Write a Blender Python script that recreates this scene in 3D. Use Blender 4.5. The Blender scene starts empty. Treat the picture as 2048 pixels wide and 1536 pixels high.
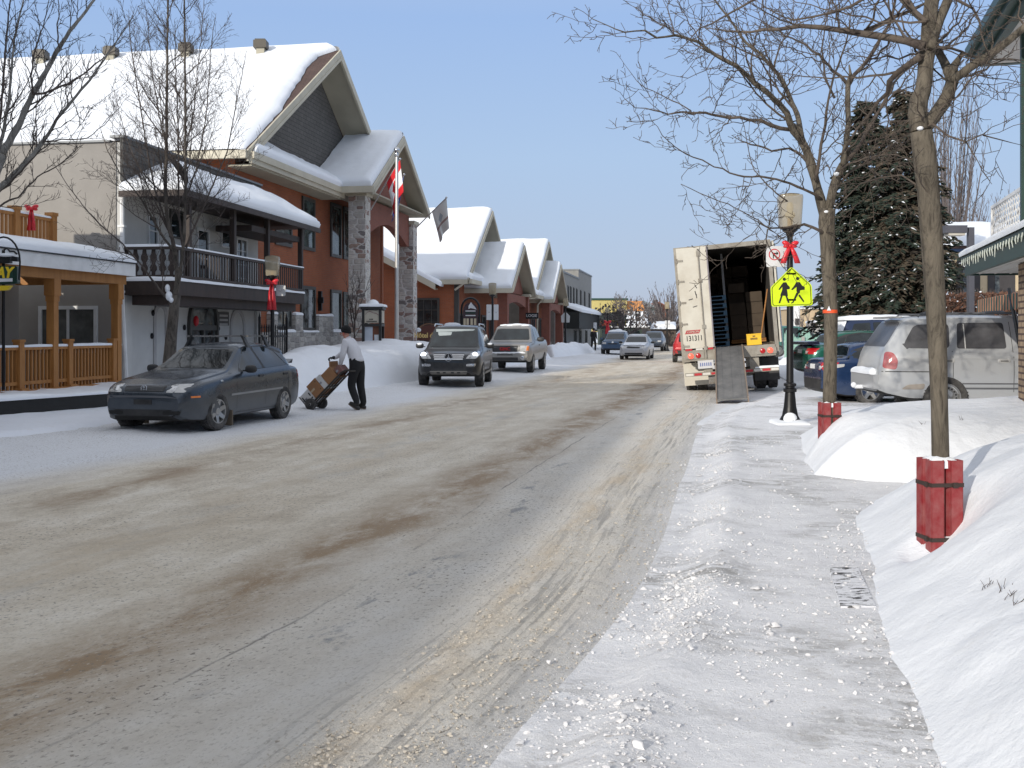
import bpy, bmesh, math, random
import numpy as np
from mathutils import Vector, Matrix, noise
from mathutils.bvhtree import BVHTree
C = bpy.context.scene
COL = C.collection
R = math.radians
rnd = random.Random(7)
# ------------------------------------------------------------------ camera
F, CX, HY, EYE = 2150.0, 1024.0, 663.0, 1.65
cam = bpy.data.cameras.new('camera')
cam.sensor_width = 36.0
cam.lens = 36.0 * F / 2048.0
cam.shift_y = -(768.0 - HY) / 2048.0
cam.clip_start = 0.05
cam.clip_end = 3000.0
camo = bpy.data.objects.new('camera', cam)
COL.objects.link(camo)
camo.location = (0, 0, EYE)
camo.rotation_euler = (R(90), 0, 0)
C.camera = camo
# ------------------------------------------------------------------ light
SUN_AZ, SUN_EL = 34.0, 19.0          # light travels towards +X+Y
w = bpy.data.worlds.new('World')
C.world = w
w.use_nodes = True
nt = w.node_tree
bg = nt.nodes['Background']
sky = nt.nodes.new('ShaderNodeTexSky')
sky.sky_type = 'NISHITA'
sky.sun_disc = False
sky.sun_elevation = R(SUN_EL)
sky.sun_rotation = R(180 + SUN_AZ)
sky.air_density = 1.0
sky.dust_density = 1.2
sky.ozone_density = 2.0
sky.altitude = 300
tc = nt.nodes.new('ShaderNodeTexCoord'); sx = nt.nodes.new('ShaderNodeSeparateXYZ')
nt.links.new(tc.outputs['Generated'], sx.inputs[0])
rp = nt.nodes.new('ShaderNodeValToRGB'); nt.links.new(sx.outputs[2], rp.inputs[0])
for p_, c_ in ((0.0, (.275, .312, .405)), (.16, (.258, .345, .485)), (.28, (.215, .314, .505)), (.42, (.32, .375, .49)), (.62, (.50, .52, .56)), (1.0, (.52, .53, .56))):  # upper stops, above the frame, are brightened to add fill in the shade
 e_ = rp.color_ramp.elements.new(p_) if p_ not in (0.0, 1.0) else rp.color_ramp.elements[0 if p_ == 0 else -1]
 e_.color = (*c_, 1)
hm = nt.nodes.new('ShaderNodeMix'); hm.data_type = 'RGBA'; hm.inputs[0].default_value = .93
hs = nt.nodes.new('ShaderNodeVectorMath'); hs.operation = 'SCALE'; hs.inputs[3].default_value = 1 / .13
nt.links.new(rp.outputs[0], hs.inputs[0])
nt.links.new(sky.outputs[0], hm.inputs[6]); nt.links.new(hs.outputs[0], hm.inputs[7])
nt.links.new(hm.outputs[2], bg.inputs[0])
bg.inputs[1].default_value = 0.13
sl = bpy.data.lights.new('sun', 'SUN')
sl.energy = 2.15
sl.angle = R(0.5)
sl.color = (1.0, 0.93, 0.82)
so = bpy.data.objects.new('sun', sl)
COL.objects.link(so)
ld = Vector((math.sin(R(SUN_AZ)) * math.cos(R(SUN_EL)), math.cos(R(SUN_AZ)) * math.cos(R(SUN_EL)), -math.sin(R(SUN_EL))))
so.rotation_euler = ld.to_track_quat('-Z', 'Y').to_euler()
so.location = (-20, -20, 30)
C.view_settings.view_transform = 'Standard'
C.view_settings.look = 'None'
C.view_settings.exposure = 0.68
C.view_settings.gamma = 1.0
# ------------------------------------------------------------------ picture -> place
def gx(px, Y): return (px - CX) / F * Y
def gz(py, Y): return EYE - (py - HY) / F * Y
def at(px, py, Y): return Vector((gx(px, Y), Y, gz(py, Y)))
class Fr:
 """street frame: a = along the street, o = out towards the street, z = up"""
 def __init__(s, x, y, sl):
  n = math.hypot(1, sl)
  s.O = Vector((x, y, 0)); s.a = Vector((sl / n, 1 / n, 0)); s.o = Vector((1 / n, -sl / n, 0))
 def P(s, a, o, z): return s.O + s.a * a + s.o * o + Vector((0, 0, z))
 def ho(s, px, py, o):               # picture ray meets plane o = const -> (a, z)
  k = (px - CX) / F
  b = s.O + s.o * o
  a = (k * b.y - b.x) / (s.a.x - k * s.a.y)
  return a, gz(py, b.y + a * s.a.y)
 def ha(s, px, py, a):               # plane a = const -> (o, z)
  k = (px - CX) / F
  b = s.O + s.a * a
  o = (k * b.y - b.x) / (s.o.x - k * s.o.y)
  return o, gz(py, b.y + o * s.o.y)
# ------------------------------------------------------------------ object helpers
WM = {}
def wm(o): return WM.get(o.name, Matrix.Identity(4))
def tag(o, label=None, cat=None, group=None, kind=None):
 if label: o['label'] = label
 if cat: o['category'] = cat
 if group: o['group'] = group
 if kind: o['kind'] = kind
 return o
def thing(name, label, cat, loc=(0, 0, 0), rotz=0.0, group=None):
 o = bpy.data.objects.new(name, None)
 o.empty_display_size = 0.2
 COL.objects.link(o)
 o.location = loc; o.rotation_euler = (0, 0, rotz)
 WM[o.name] = Matrix.Translation(Vector(loc)) @ Matrix.Rotation(rotz, 4, 'Z')
 return tag(o, label, cat, group)
def children(o): return [c for c in bpy.data.objects if c.parent == o]
def copy_tree(o, parent=None):
 c = o.copy(); COL.objects.link(c)
 if parent is not None: c.parent = parent
 for ch in children(o): copy_tree(ch, c)
 return c
class MB:
 def __init__(s): s.v = []; s.f = []; s.m = []
 def add(s, vs, fs, mi=0):
  b = len(s.v); s.v.extend([tuple(q) for q in vs])
  for q in fs: s.f.append([i + b for i in q]); s.m.append(mi)
  return s
 def poly(s, pts, mi=0): return s.add(pts, [list(range(len(pts)))], mi)
 def hexa(s, p, mi=0):               # 8 corners: bottom 4 ccw, top 4
  return s.add(p, [[3, 2, 1, 0], [4, 5, 6, 7], [0, 1, 5, 4], [1, 2, 6, 5], [2, 3, 7, 6], [3, 0, 4, 7]], mi)
 def box(s, c, d, mi=0, rot=None):
  x, y, z = d[0] / 2, d[1] / 2, d[2] / 2
  p = [Vector(q) for q in [(-x, -y, -z), (x, -y, -z), (x, y, -z), (-x, y, -z), (-x, -y, z), (x, -y, z), (x, y, z), (-x, y, z)]]
  if rot is not None: p = [rot @ q for q in p]
  return s.hexa([q + Vector(c) for q in p], mi)
 def fbox(s, fr, a0, a1, o0, o1, z0, z1, mi=0):
  return s.hexa([fr.P(a0, o1, z0), fr.P(a0, o0, z0)][::-1] + [fr.P(a1, o1, z0), fr.P(a1, o0, z0)] +
      [fr.P(a0, o0, z1), fr.P(a0, o1, z1), fr.P(a1, o1, z1), fr.P(a1, o0, z1)], mi)
 def prism(s, pts, d, mi=0):         # polygon extruded by vector d
  n = len(pts); d = Vector(d); P = [Vector(q) for q in pts]
  nn = Vector((0, 0, 0))
  for i in range(n): nn += P[i].cross(P[(i + 1) % n])
  if nn.dot(d) > 0: P = P[::-1]
  vs = P + [q + d for q in P]
  fs = [list(range(n)), list(range(2 * n - 1, n - 1, -1))]
  for i in range(n):
   j = (i + 1) % n; fs.append([j, i, n + i, n + j])
  return s.add(vs, fs, mi)
 def tube(s, path, rad, n=6, mi=0, cap=True):
  P = [Vector(q) for q in path]; k = len(P)
  if not hasattr(rad, '__len__'): rad = [rad] * k
  vs = []; fs = []
  t = (P[1] - P[0]).normalized()
  u = t.orthogonal().normalized()
  for i in range(k):
   if i == 0: t = P[1] - P[0]
   elif i == k - 1: t = P[-1] - P[-2]
   else: t = P[i + 1] - P[i - 1]
   if t.length < 1e-9: t = Vector((0, 0, 1))
   t.normalize()
   u = u - t * u.dot(t)
   if u.length < 1e-6: u = t.orthogonal()
   u.normalize(); w_ = t.cross(u)
   for j in range(n):
    a = 2 * math.pi * j / n
    vs.append(P[i] + (u * math.cos(a) + w_ * math.sin(a)) * rad[i])
  for i in range(k - 1):
   for j in range(n):
    j2 = (j + 1) % n
    fs.append([i * n + j, i * n + j2, (i + 1) * n + j2, (i + 1) * n + j])
  if cap:
   fs.append(list(range(n - 1, -1, -1))); fs.append([(k - 1) * n + j for j in range(n)])
  return s.add(vs, fs, mi)
 def lathe(s, prof, n=16, mi=0, M=None, closed=False, caps=True):   # prof: (r, z)
  vs = []; fs = []; k = len(prof)
  for r, z in prof:
   for j in range(n):
    a = 2 * math.pi * j / n
    q = Vector((r * math.cos(a), r * math.sin(a), z))
    vs.append(M @ q if M else q)
  for i in range(k - 1 + (1 if closed else 0)):
   i2 = (i + 1) % k
   for j in range(n):
    j2 = (j + 1) % n
    fs.append([i * n + j, i * n + j2, i2 * n + j2, i2 * n + j])
  if not closed and caps:
   if prof[0][0] > 1e-6: fs.append(list(range(n - 1, -1, -1)))
   if prof[-1][0] > 1e-6: fs.append([(k - 1) * n + j for j in range(n)])
  return s.add(vs, fs, mi)
 def ell(s, c, d, nu=12, nv=8, mi=0, M=None, pw=1.0):
  vs = []; fs = []
  def sp(x): return math.copysign(abs(x) ** pw, x)
  for i in range(nv + 1):
   p = math.pi * i / nv
   for j in range(nu):
    a = 2 * math.pi * j / nu
    q = Vector((d[0] * sp(math.sin(p)) * sp(math.cos(a)), d[1] * sp(math.sin(p)) * sp(math.sin(a)), -d[2] * sp(math.cos(p))))
    if M: q = M @ q
    vs.append(q + Vector(c))
  for i in range(nv):
   for j in range(nu):
    j2 = (j + 1) % nu
    fs.append([i * nu + j, i * nu + j2, (i + 1) * nu + j2, (i + 1) * nu + j])
  return s.add(vs, fs, mi)
 def snow(s, p00, p10, p11, p01, T=0.22, nx=16, ny=12, r=0.25, nz=0.05, seed=0.0, edge=0.35, open_=(0, 0, 0, 0), mi=0, up=None):
  """rounded snow blanket on a quad; open_ = sides (u0,u1,v0,v1) that do not taper"""
  p00, p10, p11, p01 = [Vector(q) for q in (p00, p10, p11, p01)]
  N = (p10 - p00).cross(p01 - p00).normalized()
  if N.z < 0: N = -N
  if up is not None: N = (N + Vector((0, 0, up))).normalized()
  lu = ((p10 - p00).length + (p11 - p01).length) / 2; lv = ((p01 - p00).length + (p11 - p10).length) / 2
  vs = []; fs = []
  def ser(n, l):                   # denser near the ends
   e = min(r / max(l, 1e-3), .3)
   a = [e * t for t in (0, .05, .2, .5)]
   mid = [e + (1 - 2 * e) * i / max(1, n) for i in range(n + 1)]
   return a + mid + [1 - x for x in a[::-1]]
  U = ser(nx, lu); V = ser(ny, lv)
  for v in V:
   for u in U:
    q = (p00 * (1 - u) + p10 * u) * (1 - v) + (p01 * (1 - u) + p11 * u) * v
    ds = []
    if not open_[0]: ds.append(u * lu)
    if not open_[1]: ds.append((1 - u) * lu)
    if not open_[2]: ds.append(v * lv)
    if not open_[3]: ds.append((1 - v) * lv)
    d = min(ds) if ds else 9
    k = min(1, d / r); h = 0 if d < 1e-6 else edge + (1 - edge) * math.sqrt(max(0, 1 - (1 - k) ** 2))
    if d < 1e-6: h = 0
    nn = noise.noise(q * 0.6 + Vector((seed, seed, 0))) * nz * 2 + noise.noise(q * 2.3 + Vector((seed, 0, 0))) * nz * .6
    vs.append(q + N * (T * h + (nn * k if d > 1e-6 else -.004)))
  a = len(U); b = len(V)
  for j in range(b - 1):
   for i in range(a - 1):
    fs.append([j * a + i, j * a + i + 1, (j + 1) * a + i + 1, (j + 1) * a + i])
  if (p10 - p00).cross(p01 - p00).z < 0: fs = [q[::-1] for q in fs]
  return s.add(vs, fs, mi)
 def build(s, name, mat, parent=None, smooth=False, angle=40, local=False, origin=None, uv=True):
  me = bpy.data.meshes.new(name)
  if parent is not None and not local:
   Mi = wm(parent).inverted(); vs = [Mi @ Vector(q) for q in s.v]
  elif origin is not None:
   oo = Vector(origin); vs = [Vector(q) - oo for q in s.v]
  else: vs = s.v
  me.from_pydata([tuple(q) for q in vs], [], s.f)
  ms = mat if isinstance(mat, (list, tuple)) else [mat]
  for q in ms: me.materials.append(q)
  if any(s.m): me.polygons.foreach_set('material_index', s.m)
  if uv: auto_uv(me)
  if smooth:
   me.polygons.foreach_set('use_smooth', [True] * len(me.polygons))
   if angle < 179: me.set_sharp_from_angle(angle=R(angle))
  me.update()
  o = bpy.data.objects.new(name, me); COL.objects.link(o)
  if parent is not None:
   o.parent = parent; WM[o.name] = wm(parent).copy()
  elif origin is not None:
   o.location = origin; WM[o.name] = Matrix.Translation(Vector(origin))
  return o
def auto_uv(me):
 n = len(me.polygons)
 if n == 0: return
 uvl = me.uv_layers.new(name='uv')
 nl = len(me.loops)
 nor = np.empty(n * 3, 'f'); me.polygons.foreach_get('normal', nor); nor = nor.reshape(-1, 3)
 tot = np.empty(n, 'i'); me.polygons.foreach_get('loop_total', tot)
 lv = np.empty(nl, 'i'); me.loops.foreach_get('vertex_index', lv)
 co = np.empty(len(me.vertices) * 3, 'f'); me.vertices.foreach_get('co', co); co = co.reshape(-1, 3)
 N = np.repeat(nor, tot, axis=0); p = co[lv]
 flat = np.abs(N[:, 2]) > 0.8
 hx, hy = -N[:, 1], N[:, 0]
 ln = np.sqrt(hx * hx + hy * hy) + 1e-9
 u = np.where(flat, p[:, 0], (p[:, 0] * hx + p[:, 1] * hy) / ln)
 sl = np.where(flat, 1, np.maximum(ln, .3))
 v = np.where(flat, p[:, 1], p[:, 2] / sl)
 uvl.data.foreach_set('uv', np.stack([u, v], 1).astype('f').ravel())
def text_mb(body, size, M, mi=0, depth=0.006, bold=0.0, shear=0.0, spacing=1.0, width=None):
 cu = bpy.data.curves.new('lettering', 'FONT')
 cu.body = body; cu.size = size; cu.extrude = depth; cu.align_x = 'CENTER'; cu.align_y = 'CENTER'
 cu.offset = bold; cu.shear = shear; cu.space_character = spacing; cu.resolution_u = 3
 ob = bpy.data.objects.new('lettering', cu); COL.objects.link(ob)
 bpy.context.view_layer.update()
 dg = bpy.context.evaluated_depsgraph_get()
 me = bpy.data.meshes.new_from_object(ob.evaluated_get(dg))
 mb = MB()
 vs = [v.co.copy() for v in me.vertices]
 if width and vs:
  xs = [v.x for v in vs]; k = width / max(1e-6, max(xs) - min(xs))
  for v in vs: v.x *= k
 mb.add([M @ v for v in vs], [list(p.vertices) for p in me.polygons], mi)
 bpy.data.objects.remove(ob); bpy.data.curves.remove(cu); bpy.data.meshes.remove(me)
 return mb
def basis(o, x, y):                      # matrix with x, y axes and origin
 x = Vector(x).normalized(); y = Vector(y); y = (y - x * y.dot(x)).normalized(); z = x.cross(y)
 return Matrix(((x.x, y.x, z.x, o[0]), (x.y, y.y, z.y, o[1]), (x.z, y.z, z.z, o[2]), (0, 0, 0, 1)))
# ------------------------------------------------------------------ materials
MATS = {}
def node_mat(name):
 m = bpy.data.materials.new(name); m.use_nodes = True
 t = m.node_tree; return m, t, t.nodes['Principled BSDF']
def ramp(t, stops, fac, interp='LINEAR'):
 r = t.nodes.new('ShaderNodeValToRGB'); r.color_ramp.interpolation = interp
 e = r.color_ramp.elements
 while len(e) < len(stops): e.new(0.5)
 for i, (p, c) in enumerate(stops):
  e[i].position = p
  if not hasattr(c, '__len__'): c = (c, c, c)
  e[i].color = (*c, 1)
 t.links.new(fac, r.inputs[0]); return r.outputs[0]
def nz(t, vec, scale, detail=4, rough=.55, dist=0.0):
 n = t.nodes.new('ShaderNodeTexNoise'); n.inputs['Scale'].default_value = scale
 n.inputs['Detail'].default_value = detail; n.inputs['Roughness'].default_value = rough
 n.inputs['Distortion'].default_value = dist
 if vec is not None: t.links.new(vec, n.inputs['Vector'])
 return n.outputs['Fac']
def mapping(t, vec, scale=(1, 1, 1), loc=(0, 0, 0), rot=(0, 0, 0)):
 m = t.nodes.new('ShaderNodeMapping'); m.inputs['Scale'].default_value = scale
 m.inputs['Location'].default_value = loc; m.inputs['Rotation'].default_value = rot
 t.links.new(vec, m.inputs['Vector']); return m.outputs[0]
def mixc(t, fac, a, b, mode='MIX'):
 m = t.nodes.new('ShaderNodeMix'); m.data_type = 'RGBA'; m.blend_type = mode
 for s_, q in ((m.inputs[0], fac), (m.inputs[6], a), (m.inputs[7], b)):
  if hasattr(q, 'links'): t.links.new(q, s_)
  elif hasattr(q, '__len__'): s_.default_value = (*q[:3], 1)
  else: s_.default_value = q
 return m.outputs[2]
def mth(t, op, a, b=0.0, clamp=False):
 m = t.nodes.new('ShaderNodeMath'); m.operation = op; m.use_clamp = clamp
 for s_, q in ((m.inputs[0], a), (m.inputs[1], b)):
  if hasattr(q, 'links'): t.links.new(q, s_)
  else: s_.default_value = q
 return m.outputs[0]
def bump(t, p, h, strength=.3, dist=.02):
 b = t.nodes.new('ShaderNodeBump'); b.inputs['Strength'].default_value = strength; b.inputs['Distance'].default_value = dist
 t.links.new(h, b.inputs['Height']); t.links.new(b.outputs[0], p.inputs['Normal']); return b
def obj_co(t): return t.nodes.new('ShaderNodeTexCoord').outputs['Object']
def uv_co(t): return t.nodes.new('ShaderNodeTexCoord').outputs['UV']
def mat(name, col, rough=.6, metal=0.0, var=.12, vs=3.0, bs=0.0, bscale=20.0, bd=.01, coat=0.0, spec=.5, dirt=None, dscale=2.0, damt=.5, alpha=1.0, emit=None, es=0.0):
 if name in MATS: return MATS[name]
 m, t, p = node_mat(name)
 co = obj_co(t)
 n = nz(t, co, vs, 5)
 lo = tuple(max(0, c * (1 - var)) for c in col); hi = tuple(min(1, c * (1 + var)) for c in col)
 c = ramp(t, [(.25, lo), (.75, hi)], n)
 if dirt:
  d = ramp(t, [(.5 - .12, 0), (.5 + .2, damt)], nz(t, co, dscale, 7, .65))
  c = mixc(t, d, c, dirt)
 t.links.new(c, p.inputs['Base Color'])
 p.inputs['Roughness'].default_value = rough; p.inputs['Metallic'].default_value = metal
 p.inputs['Coat Weight'].default_value = coat; p.inputs['Specular IOR Level'].default_value = spec
 p.inputs['Alpha'].default_value = alpha
 if bs: bump(t, p, nz(t, co, bscale, 4), bs, bd)
 if emit: p.inputs['Emission Color'].default_value = (*emit, 1); p.inputs['Emission Strength'].default_value = es
 MATS[name] = m; return m
def snow_mat(name, col=(.84, .87, .91), b1=.35, fine=60, dirt=0.0, dirtc=(.45, .38, .3)):
 if name in MATS: return MATS[name]
 m, t, p = node_mat(name); co = obj_co(t)
 c = ramp(t, [(.3, tuple(x * .955 for x in col)), (.7, col)], nz(t, co, 1.1, 6))
 if dirt:
  d = ramp(t, [(.56, 0), (.76, dirt)], nz(t, co, 5.0, 8, .7))
  c = mixc(t, d, c, dirtc)
 t.links.new(c, p.inputs['Base Color']); p.inputs['Roughness'].default_value = .65
 p.inputs['Specular IOR Level'].default_value = .25
 h = mth(t, 'ADD', mth(t, 'MULTIPLY', nz(t, co, 3.0, 6, .6), 1.0), mth(t, 'MULTIPLY', nz(t, co, fine, 4, .7), .12))
 bump(t, p, h, b1, .05)
 MATS[name] = m; return m
def brick_mat(name, c1, c2, mortar, bw=.22, bh=.075, ms=.012, bumpd=.008, off=.5, var=.25, rough=.85):
 if name in MATS: return MATS[name]
 m, t, p = node_mat(name); uv = uv_co(t)
 b = t.nodes.new('ShaderNodeTexBrick')
 b.inputs['Scale'].default_value = 1.0; b.inputs['Brick Width'].default_value = bw; b.inputs['Row Height'].default_value = bh
 b.inputs['Mortar Size'].default_value = ms; b.offset = off
 b.inputs['Color1'].default_value = (*c1, 1); b.inputs['Color2'].default_value = (*c2, 1); b.inputs['Mortar'].default_value = (*mortar, 1)
 b.inputs['Bias'].default_value = 0.0
 t.links.new(uv, b.inputs['Vector'])
 n = nz(t, uv, 1.2, 6, .6)
 c = mixc(t, 1.0, b.outputs['Color'], ramp(t, [(.2, 1 - var), (.8, 1 + var * .4)], n), 'MULTIPLY')
 t.links.new(c, p.inputs['Base Color']); p.inputs['Roughness'].default_value = rough
 h = mth(t, 'SUBTRACT', mth(t, 'MULTIPLY', nz(t, uv, 40, 3), .3), b.outputs['Fac'])
 bump(t, p, h, .6, bumpd)
 MATS[name] = m; return m
def stone_mat(name, stops, scale=2.6, mortar=(.36, .35, .33)):
 """coursed rubble: stretched voronoi cells with mortar"""
 if name in MATS: return MATS[name]
 m, t, p = node_mat(name); uv = uv_co(t)
 v = mapping(t, uv, (scale * .8, scale * 1.7, 1))
 a = t.nodes.new('ShaderNodeTexVoronoi'); a.voronoi_dimensions = '2D'; a.distance = 'CHEBYCHEV'
 a.inputs['Scale'].default_value = 1.0; a.inputs['Randomness'].default_value = .75; t.links.new(v, a.inputs['Vector'])
 e = t.nodes.new('ShaderNodeTexVoronoi'); e.voronoi_dimensions = '2D'; e.feature = 'F2'; e.distance = 'CHEBYCHEV'
 e.inputs['Scale'].default_value = 1.0; e.inputs['Randomness'].default_value = .75; t.links.new(v, e.inputs['Vector'])
 gap = mth(t, 'SUBTRACT', e.outputs['Distance'], a.outputs['Distance'])
 sep = t.nodes.new('ShaderNodeSeparateColor'); t.links.new(a.outputs['Color'], sep.inputs[0])
 c = ramp(t, stops, sep.outputs[0], 'CONSTANT')
 c = mixc(t, 1.0, c, ramp(t, [(.2, .75), (.8, 1.2)], nz(t, uv, 9, 6)), 'MULTIPLY')
 mk = ramp(t, [(.09, 1), (.15, 0)], gap)
 c = mixc(t, mk, c, mortar)
 t.links.new(c, p.inputs['Base Color']); p.inputs['Roughness'].default_value = .9
 h = mth(t, 'ADD', ramp(t, [(.06, 0), (.3, 1)], gap), mth(t, 'MULTIPLY', nz(t, uv, 25, 5), .4))
 bump(t, p, h, .8, .03)
 MATS[name] = m; return m
def glass_mat(name, tint=(.02, .028, .03), rough=.04, var=.5):
 if name in MATS: return MATS[name]
 m, t, p = node_mat(name); co = obj_co(t)
 c = ramp(t, [(.35, tuple(x * (1 - var) for x in tint)), (.65, tuple(x * (1 + var) for x in tint))], nz(t, co, 2.2, 3))
 t.links.new(c, p.inputs['Base Color']); p.inputs['Roughness'].default_value = rough
 p.inputs['Specular IOR Level'].default_value = .6
 bump(t, p, nz(t, co, 1.5, 2), .03, .05)
 MATS[name] = m; return m
def paint(name, col, rough=.3, metal=.3, dirt=.55, salt=(.42, .40, .37), high=.95):
 """car paint under road salt: grime thickens towards the sills"""
 if name in MATS: return MATS[name]
 m, t, p = node_mat(name); co = obj_co(t)
 z = t.nodes.new('ShaderNodeSeparateXYZ'); t.links.new(co, z.inputs[0])
 n = nz(t, co, 4, 8, .65)
 low = mth(t, 'SUBTRACT', high * .72, z.outputs[2])
 f = mth(t, 'MULTIPLY', mth(t, 'ADD', mth(t, 'MULTIPLY', low, 1.1), mth(t, 'MULTIPLY', mth(t, 'SUBTRACT', n, .46), .9)), dirt, True)
 c = mixc(t, f, col, salt)
 t.links.new(c, p.inputs['Base Color'])
 t.links.new(ramp(t, [(0, rough), (.6, .75)], f), p.inputs['Roughness'])
 p.inputs['Metallic'].default_value = metal
 p.inputs['Coat Weight'].default_value = .35; p.inputs['Coat Roughness'].default_value = .12
 MATS[name] = m; return m
def bark_mat(name, c1, c2, sc=9, stretch=.22, strength=.9):
 if name in MATS: return MATS[name]
 m, t, p = node_mat(name); co = obj_co(t)
 v = mapping(t, co, (1, 1, stretch))
 n = nz(t, v, sc, 9, .72, 1.2)
 c = ramp(t, [(.40, c1), (.5, tuple((a * .4 + b * .6) for a, b in zip(c1, c2))), (.64, c2)], n)
 c = mixc(t, 1.0, c, ramp(t, [(.25, .7), (.75, 1.15)], nz(t, co, 1.6, 3)), 'MULTIPLY')
 t.links.new(c, p.inputs['Base Color']); p.inputs['Roughness'].default_value = .9
 bump(t, p, n, strength, .025)
 MATS[name] = m; return m
def wood_mat(name, c1, c2, sc=6):
 if name in MATS: return MATS[name]
 m, t, p = node_mat(name); co = obj_co(t)
 n = nz(t, mapping(t, co, (1, 1, .25)), sc, 5, .6, .6)
 t.links.new(ramp(t, [(.3, c1), (.7, c2)], n), p.inputs['Base Color']); p.inputs['Roughness'].default_value = .65
 bump(t, p, n, .2, .005)
 MATS[name] = m; return m
SNOW = snow_mat('snow'); SNOW_ROUGH = snow_mat('snow_trodden', (.80, .82, .86), .8, 45, .35)
RUBBER = mat('rubber', (.018, .018, .019), .85, bs=.3, bscale=60, dirt=(.17, .16, .15), dscale=6, damt=.6)
BLACKP = mat('black_plastic', (.014, .014, .015), .55, dirt=(.1, .095, .09), dscale=3, damt=.35)
BLACKM = mat('black_metal', (.012, .012, .013), .42, .3, bs=.1)
CHROME = mat('chrome', (.62, .63, .65), .2, 1.0, var=.05, dirt=(.3, .29, .27), damt=.4)
ALLOY = mat('alloy', (.42, .42, .42), .4, .8, var=.05, dirt=(.2, .19, .17), damt=.6, dscale=5)
GLASS = glass_mat('window_glass')
CARGLASS = glass_mat('car_glass', (.012, .017, .020), .03, .5)
REDLAMP = mat('red_lens', (.42, .012, .014), .2, coat=.5)
REDLIT = mat('red_lamp_lit', (.8, .05, .03), .3, emit=(1, .07, .04), es=1.6)
ORANGE = mat('orange_lens', (.75, .2, .03), .25, coat=.5)
LENS = mat('clear_lens', (.50, .50, .49), .15, .2, coat=.6)
WHITELIT = mat('headlamp_lit', (.9, .92, 1), .3, emit=(.78, .86, 1), es=5.0)
WHITEP = mat('white_paint', (.74, .74, .73), .5, bs=.05)
CREAM = mat('cream_trim', (.50, .46, .36), .6, vs=1.5)
RED = mat('red_ribbon', (.62, .02, .03), .35, coat=.3)
# ------------------------------------------------------------------ ground, road, snow
def itp(pts):
 xs = np.array([p[0] for p in pts], float); ys = np.array([p[1] for p in pts], float)
 def f(y):                           # smooth (cubic hermite) interpolation
  y = np.asarray(y, float); m = np.gradient(ys, xs)
  i = np.clip(np.searchsorted(xs, y) - 1, 0, len(xs) - 2)
  h = xs[i + 1] - xs[i]; t = np.clip((y - xs[i]) / h, -.5, 1.5)
  return (2*t**3-3*t**2+1)*ys[i] + (t**3-2*t**2+t)*h*m[i] + (-2*t**3+3*t**2)*ys[i+1] + (t**3-t**2)*h*m[i+1]
 return f
ROAD_R = itp([(-8, -2.9), (0, -.95), (4.06, .1), (6.04, .75), (11.9, 2.05), (20, 3.87), (24, 5.3), (29, 7.7), (40, 10.2), (60, 13.6), (90, 19), (170, 34)])
ROAD_U = itp([(-8, -2.9), (0, -.95), (4.06, .1), (6.04, .75), (11.9, 2.05), (20, 3.87), (29, 6.0), (40, 8.4), (60, 12.5), (90, 18.5), (170, 34)])
ROAD_L = itp([(-8, -13.9), (0, -11.9), (15.6, -7.5), (18.2, -6.8), (25.9, -5.2), (33.8, -3.1), (45, -1.2), (68, 3.0), (84, 6.3), (120, 13.8), (170, 24)])
def vnoise(x, y, s, seed=0, octv=3):
 """fast tileless value noise on arrays"""
 out = np.zeros_like(x); amp = 1; tot = 0
 for o in range(octv):
  X = x * s + seed * 17.3; Y = y * s + seed * 9.1
  i = np.floor(X).astype(np.int64); j = np.floor(Y).astype(np.int64)
  fx = X - i; fy = Y - j; fx = fx*fx*(3-2*fx); fy = fy*fy*(3-2*fy)
  def hsh(a, b):
   h = (a * 374761393 + b * 668265263 + seed * 1442695 + o * 977) & 0xffffffff
   h = ((h ^ (h >> 13)) * 1274126177) & 0xffffffff
   return ((h ^ (h >> 16)) & 0xffff) / 65535.0
  n = (hsh(i, j)*(1-fx) + hsh(i+1, j)*fx)*(1-fy) + (hsh(i, j+1)*(1-fx) + hsh(i+1, j+1)*fx)*fy
  out += amp * (n - .5) * 2; tot += amp; amp *= .5; s *= 2.03
 return out / tot
def grid_obj(name, X, Y, Z, mat, uv=None, kind='structure', mask=None):
 ny, nx = X.shape
 v = np.stack([X, Y, Z], -1).reshape(-1, 3)
 idx = np.arange(nx * ny).reshape(ny, nx)
 q = np.stack([idx[:-1, :-1], idx[:-1, 1:], idx[1:, 1:], idx[1:, :-1]], -1).reshape(-1, 4)
 if mask is not None:
  mk = mask.reshape(-1); q = q[mk[q].any(1)]
 me = bpy.data.meshes.new(name)
 me.vertices.add(len(v)); me.vertices.foreach_set('co', v.astype('f').ravel())
 me.loops.add(q.size); me.loops.foreach_set('vertex_index', q.astype('i').ravel())
 me.polygons.add(len(q)); me.polygons.foreach_set('loop_start', np.arange(0, q.size, 4, dtype='i'))
 me.polygons.foreach_set('loop_total', np.full(len(q), 4, 'i'))
 me.update(calc_edges=True); me.validate()
 me.polygons.foreach_set('use_smooth', [True] * len(me.polygons))
 if uv is not None:
  u = me.uv_layers.new(name='uv'); U = np.stack(uv, -1).reshape(-1, 2)[q.ravel()]
  u.data.foreach_set('uv', U.astype('f').ravel())
 me.materials.append(mat)
 o = bpy.data.objects.new(name, me); COL.objects.link(o)
 return tag(o, kind=kind)
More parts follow.
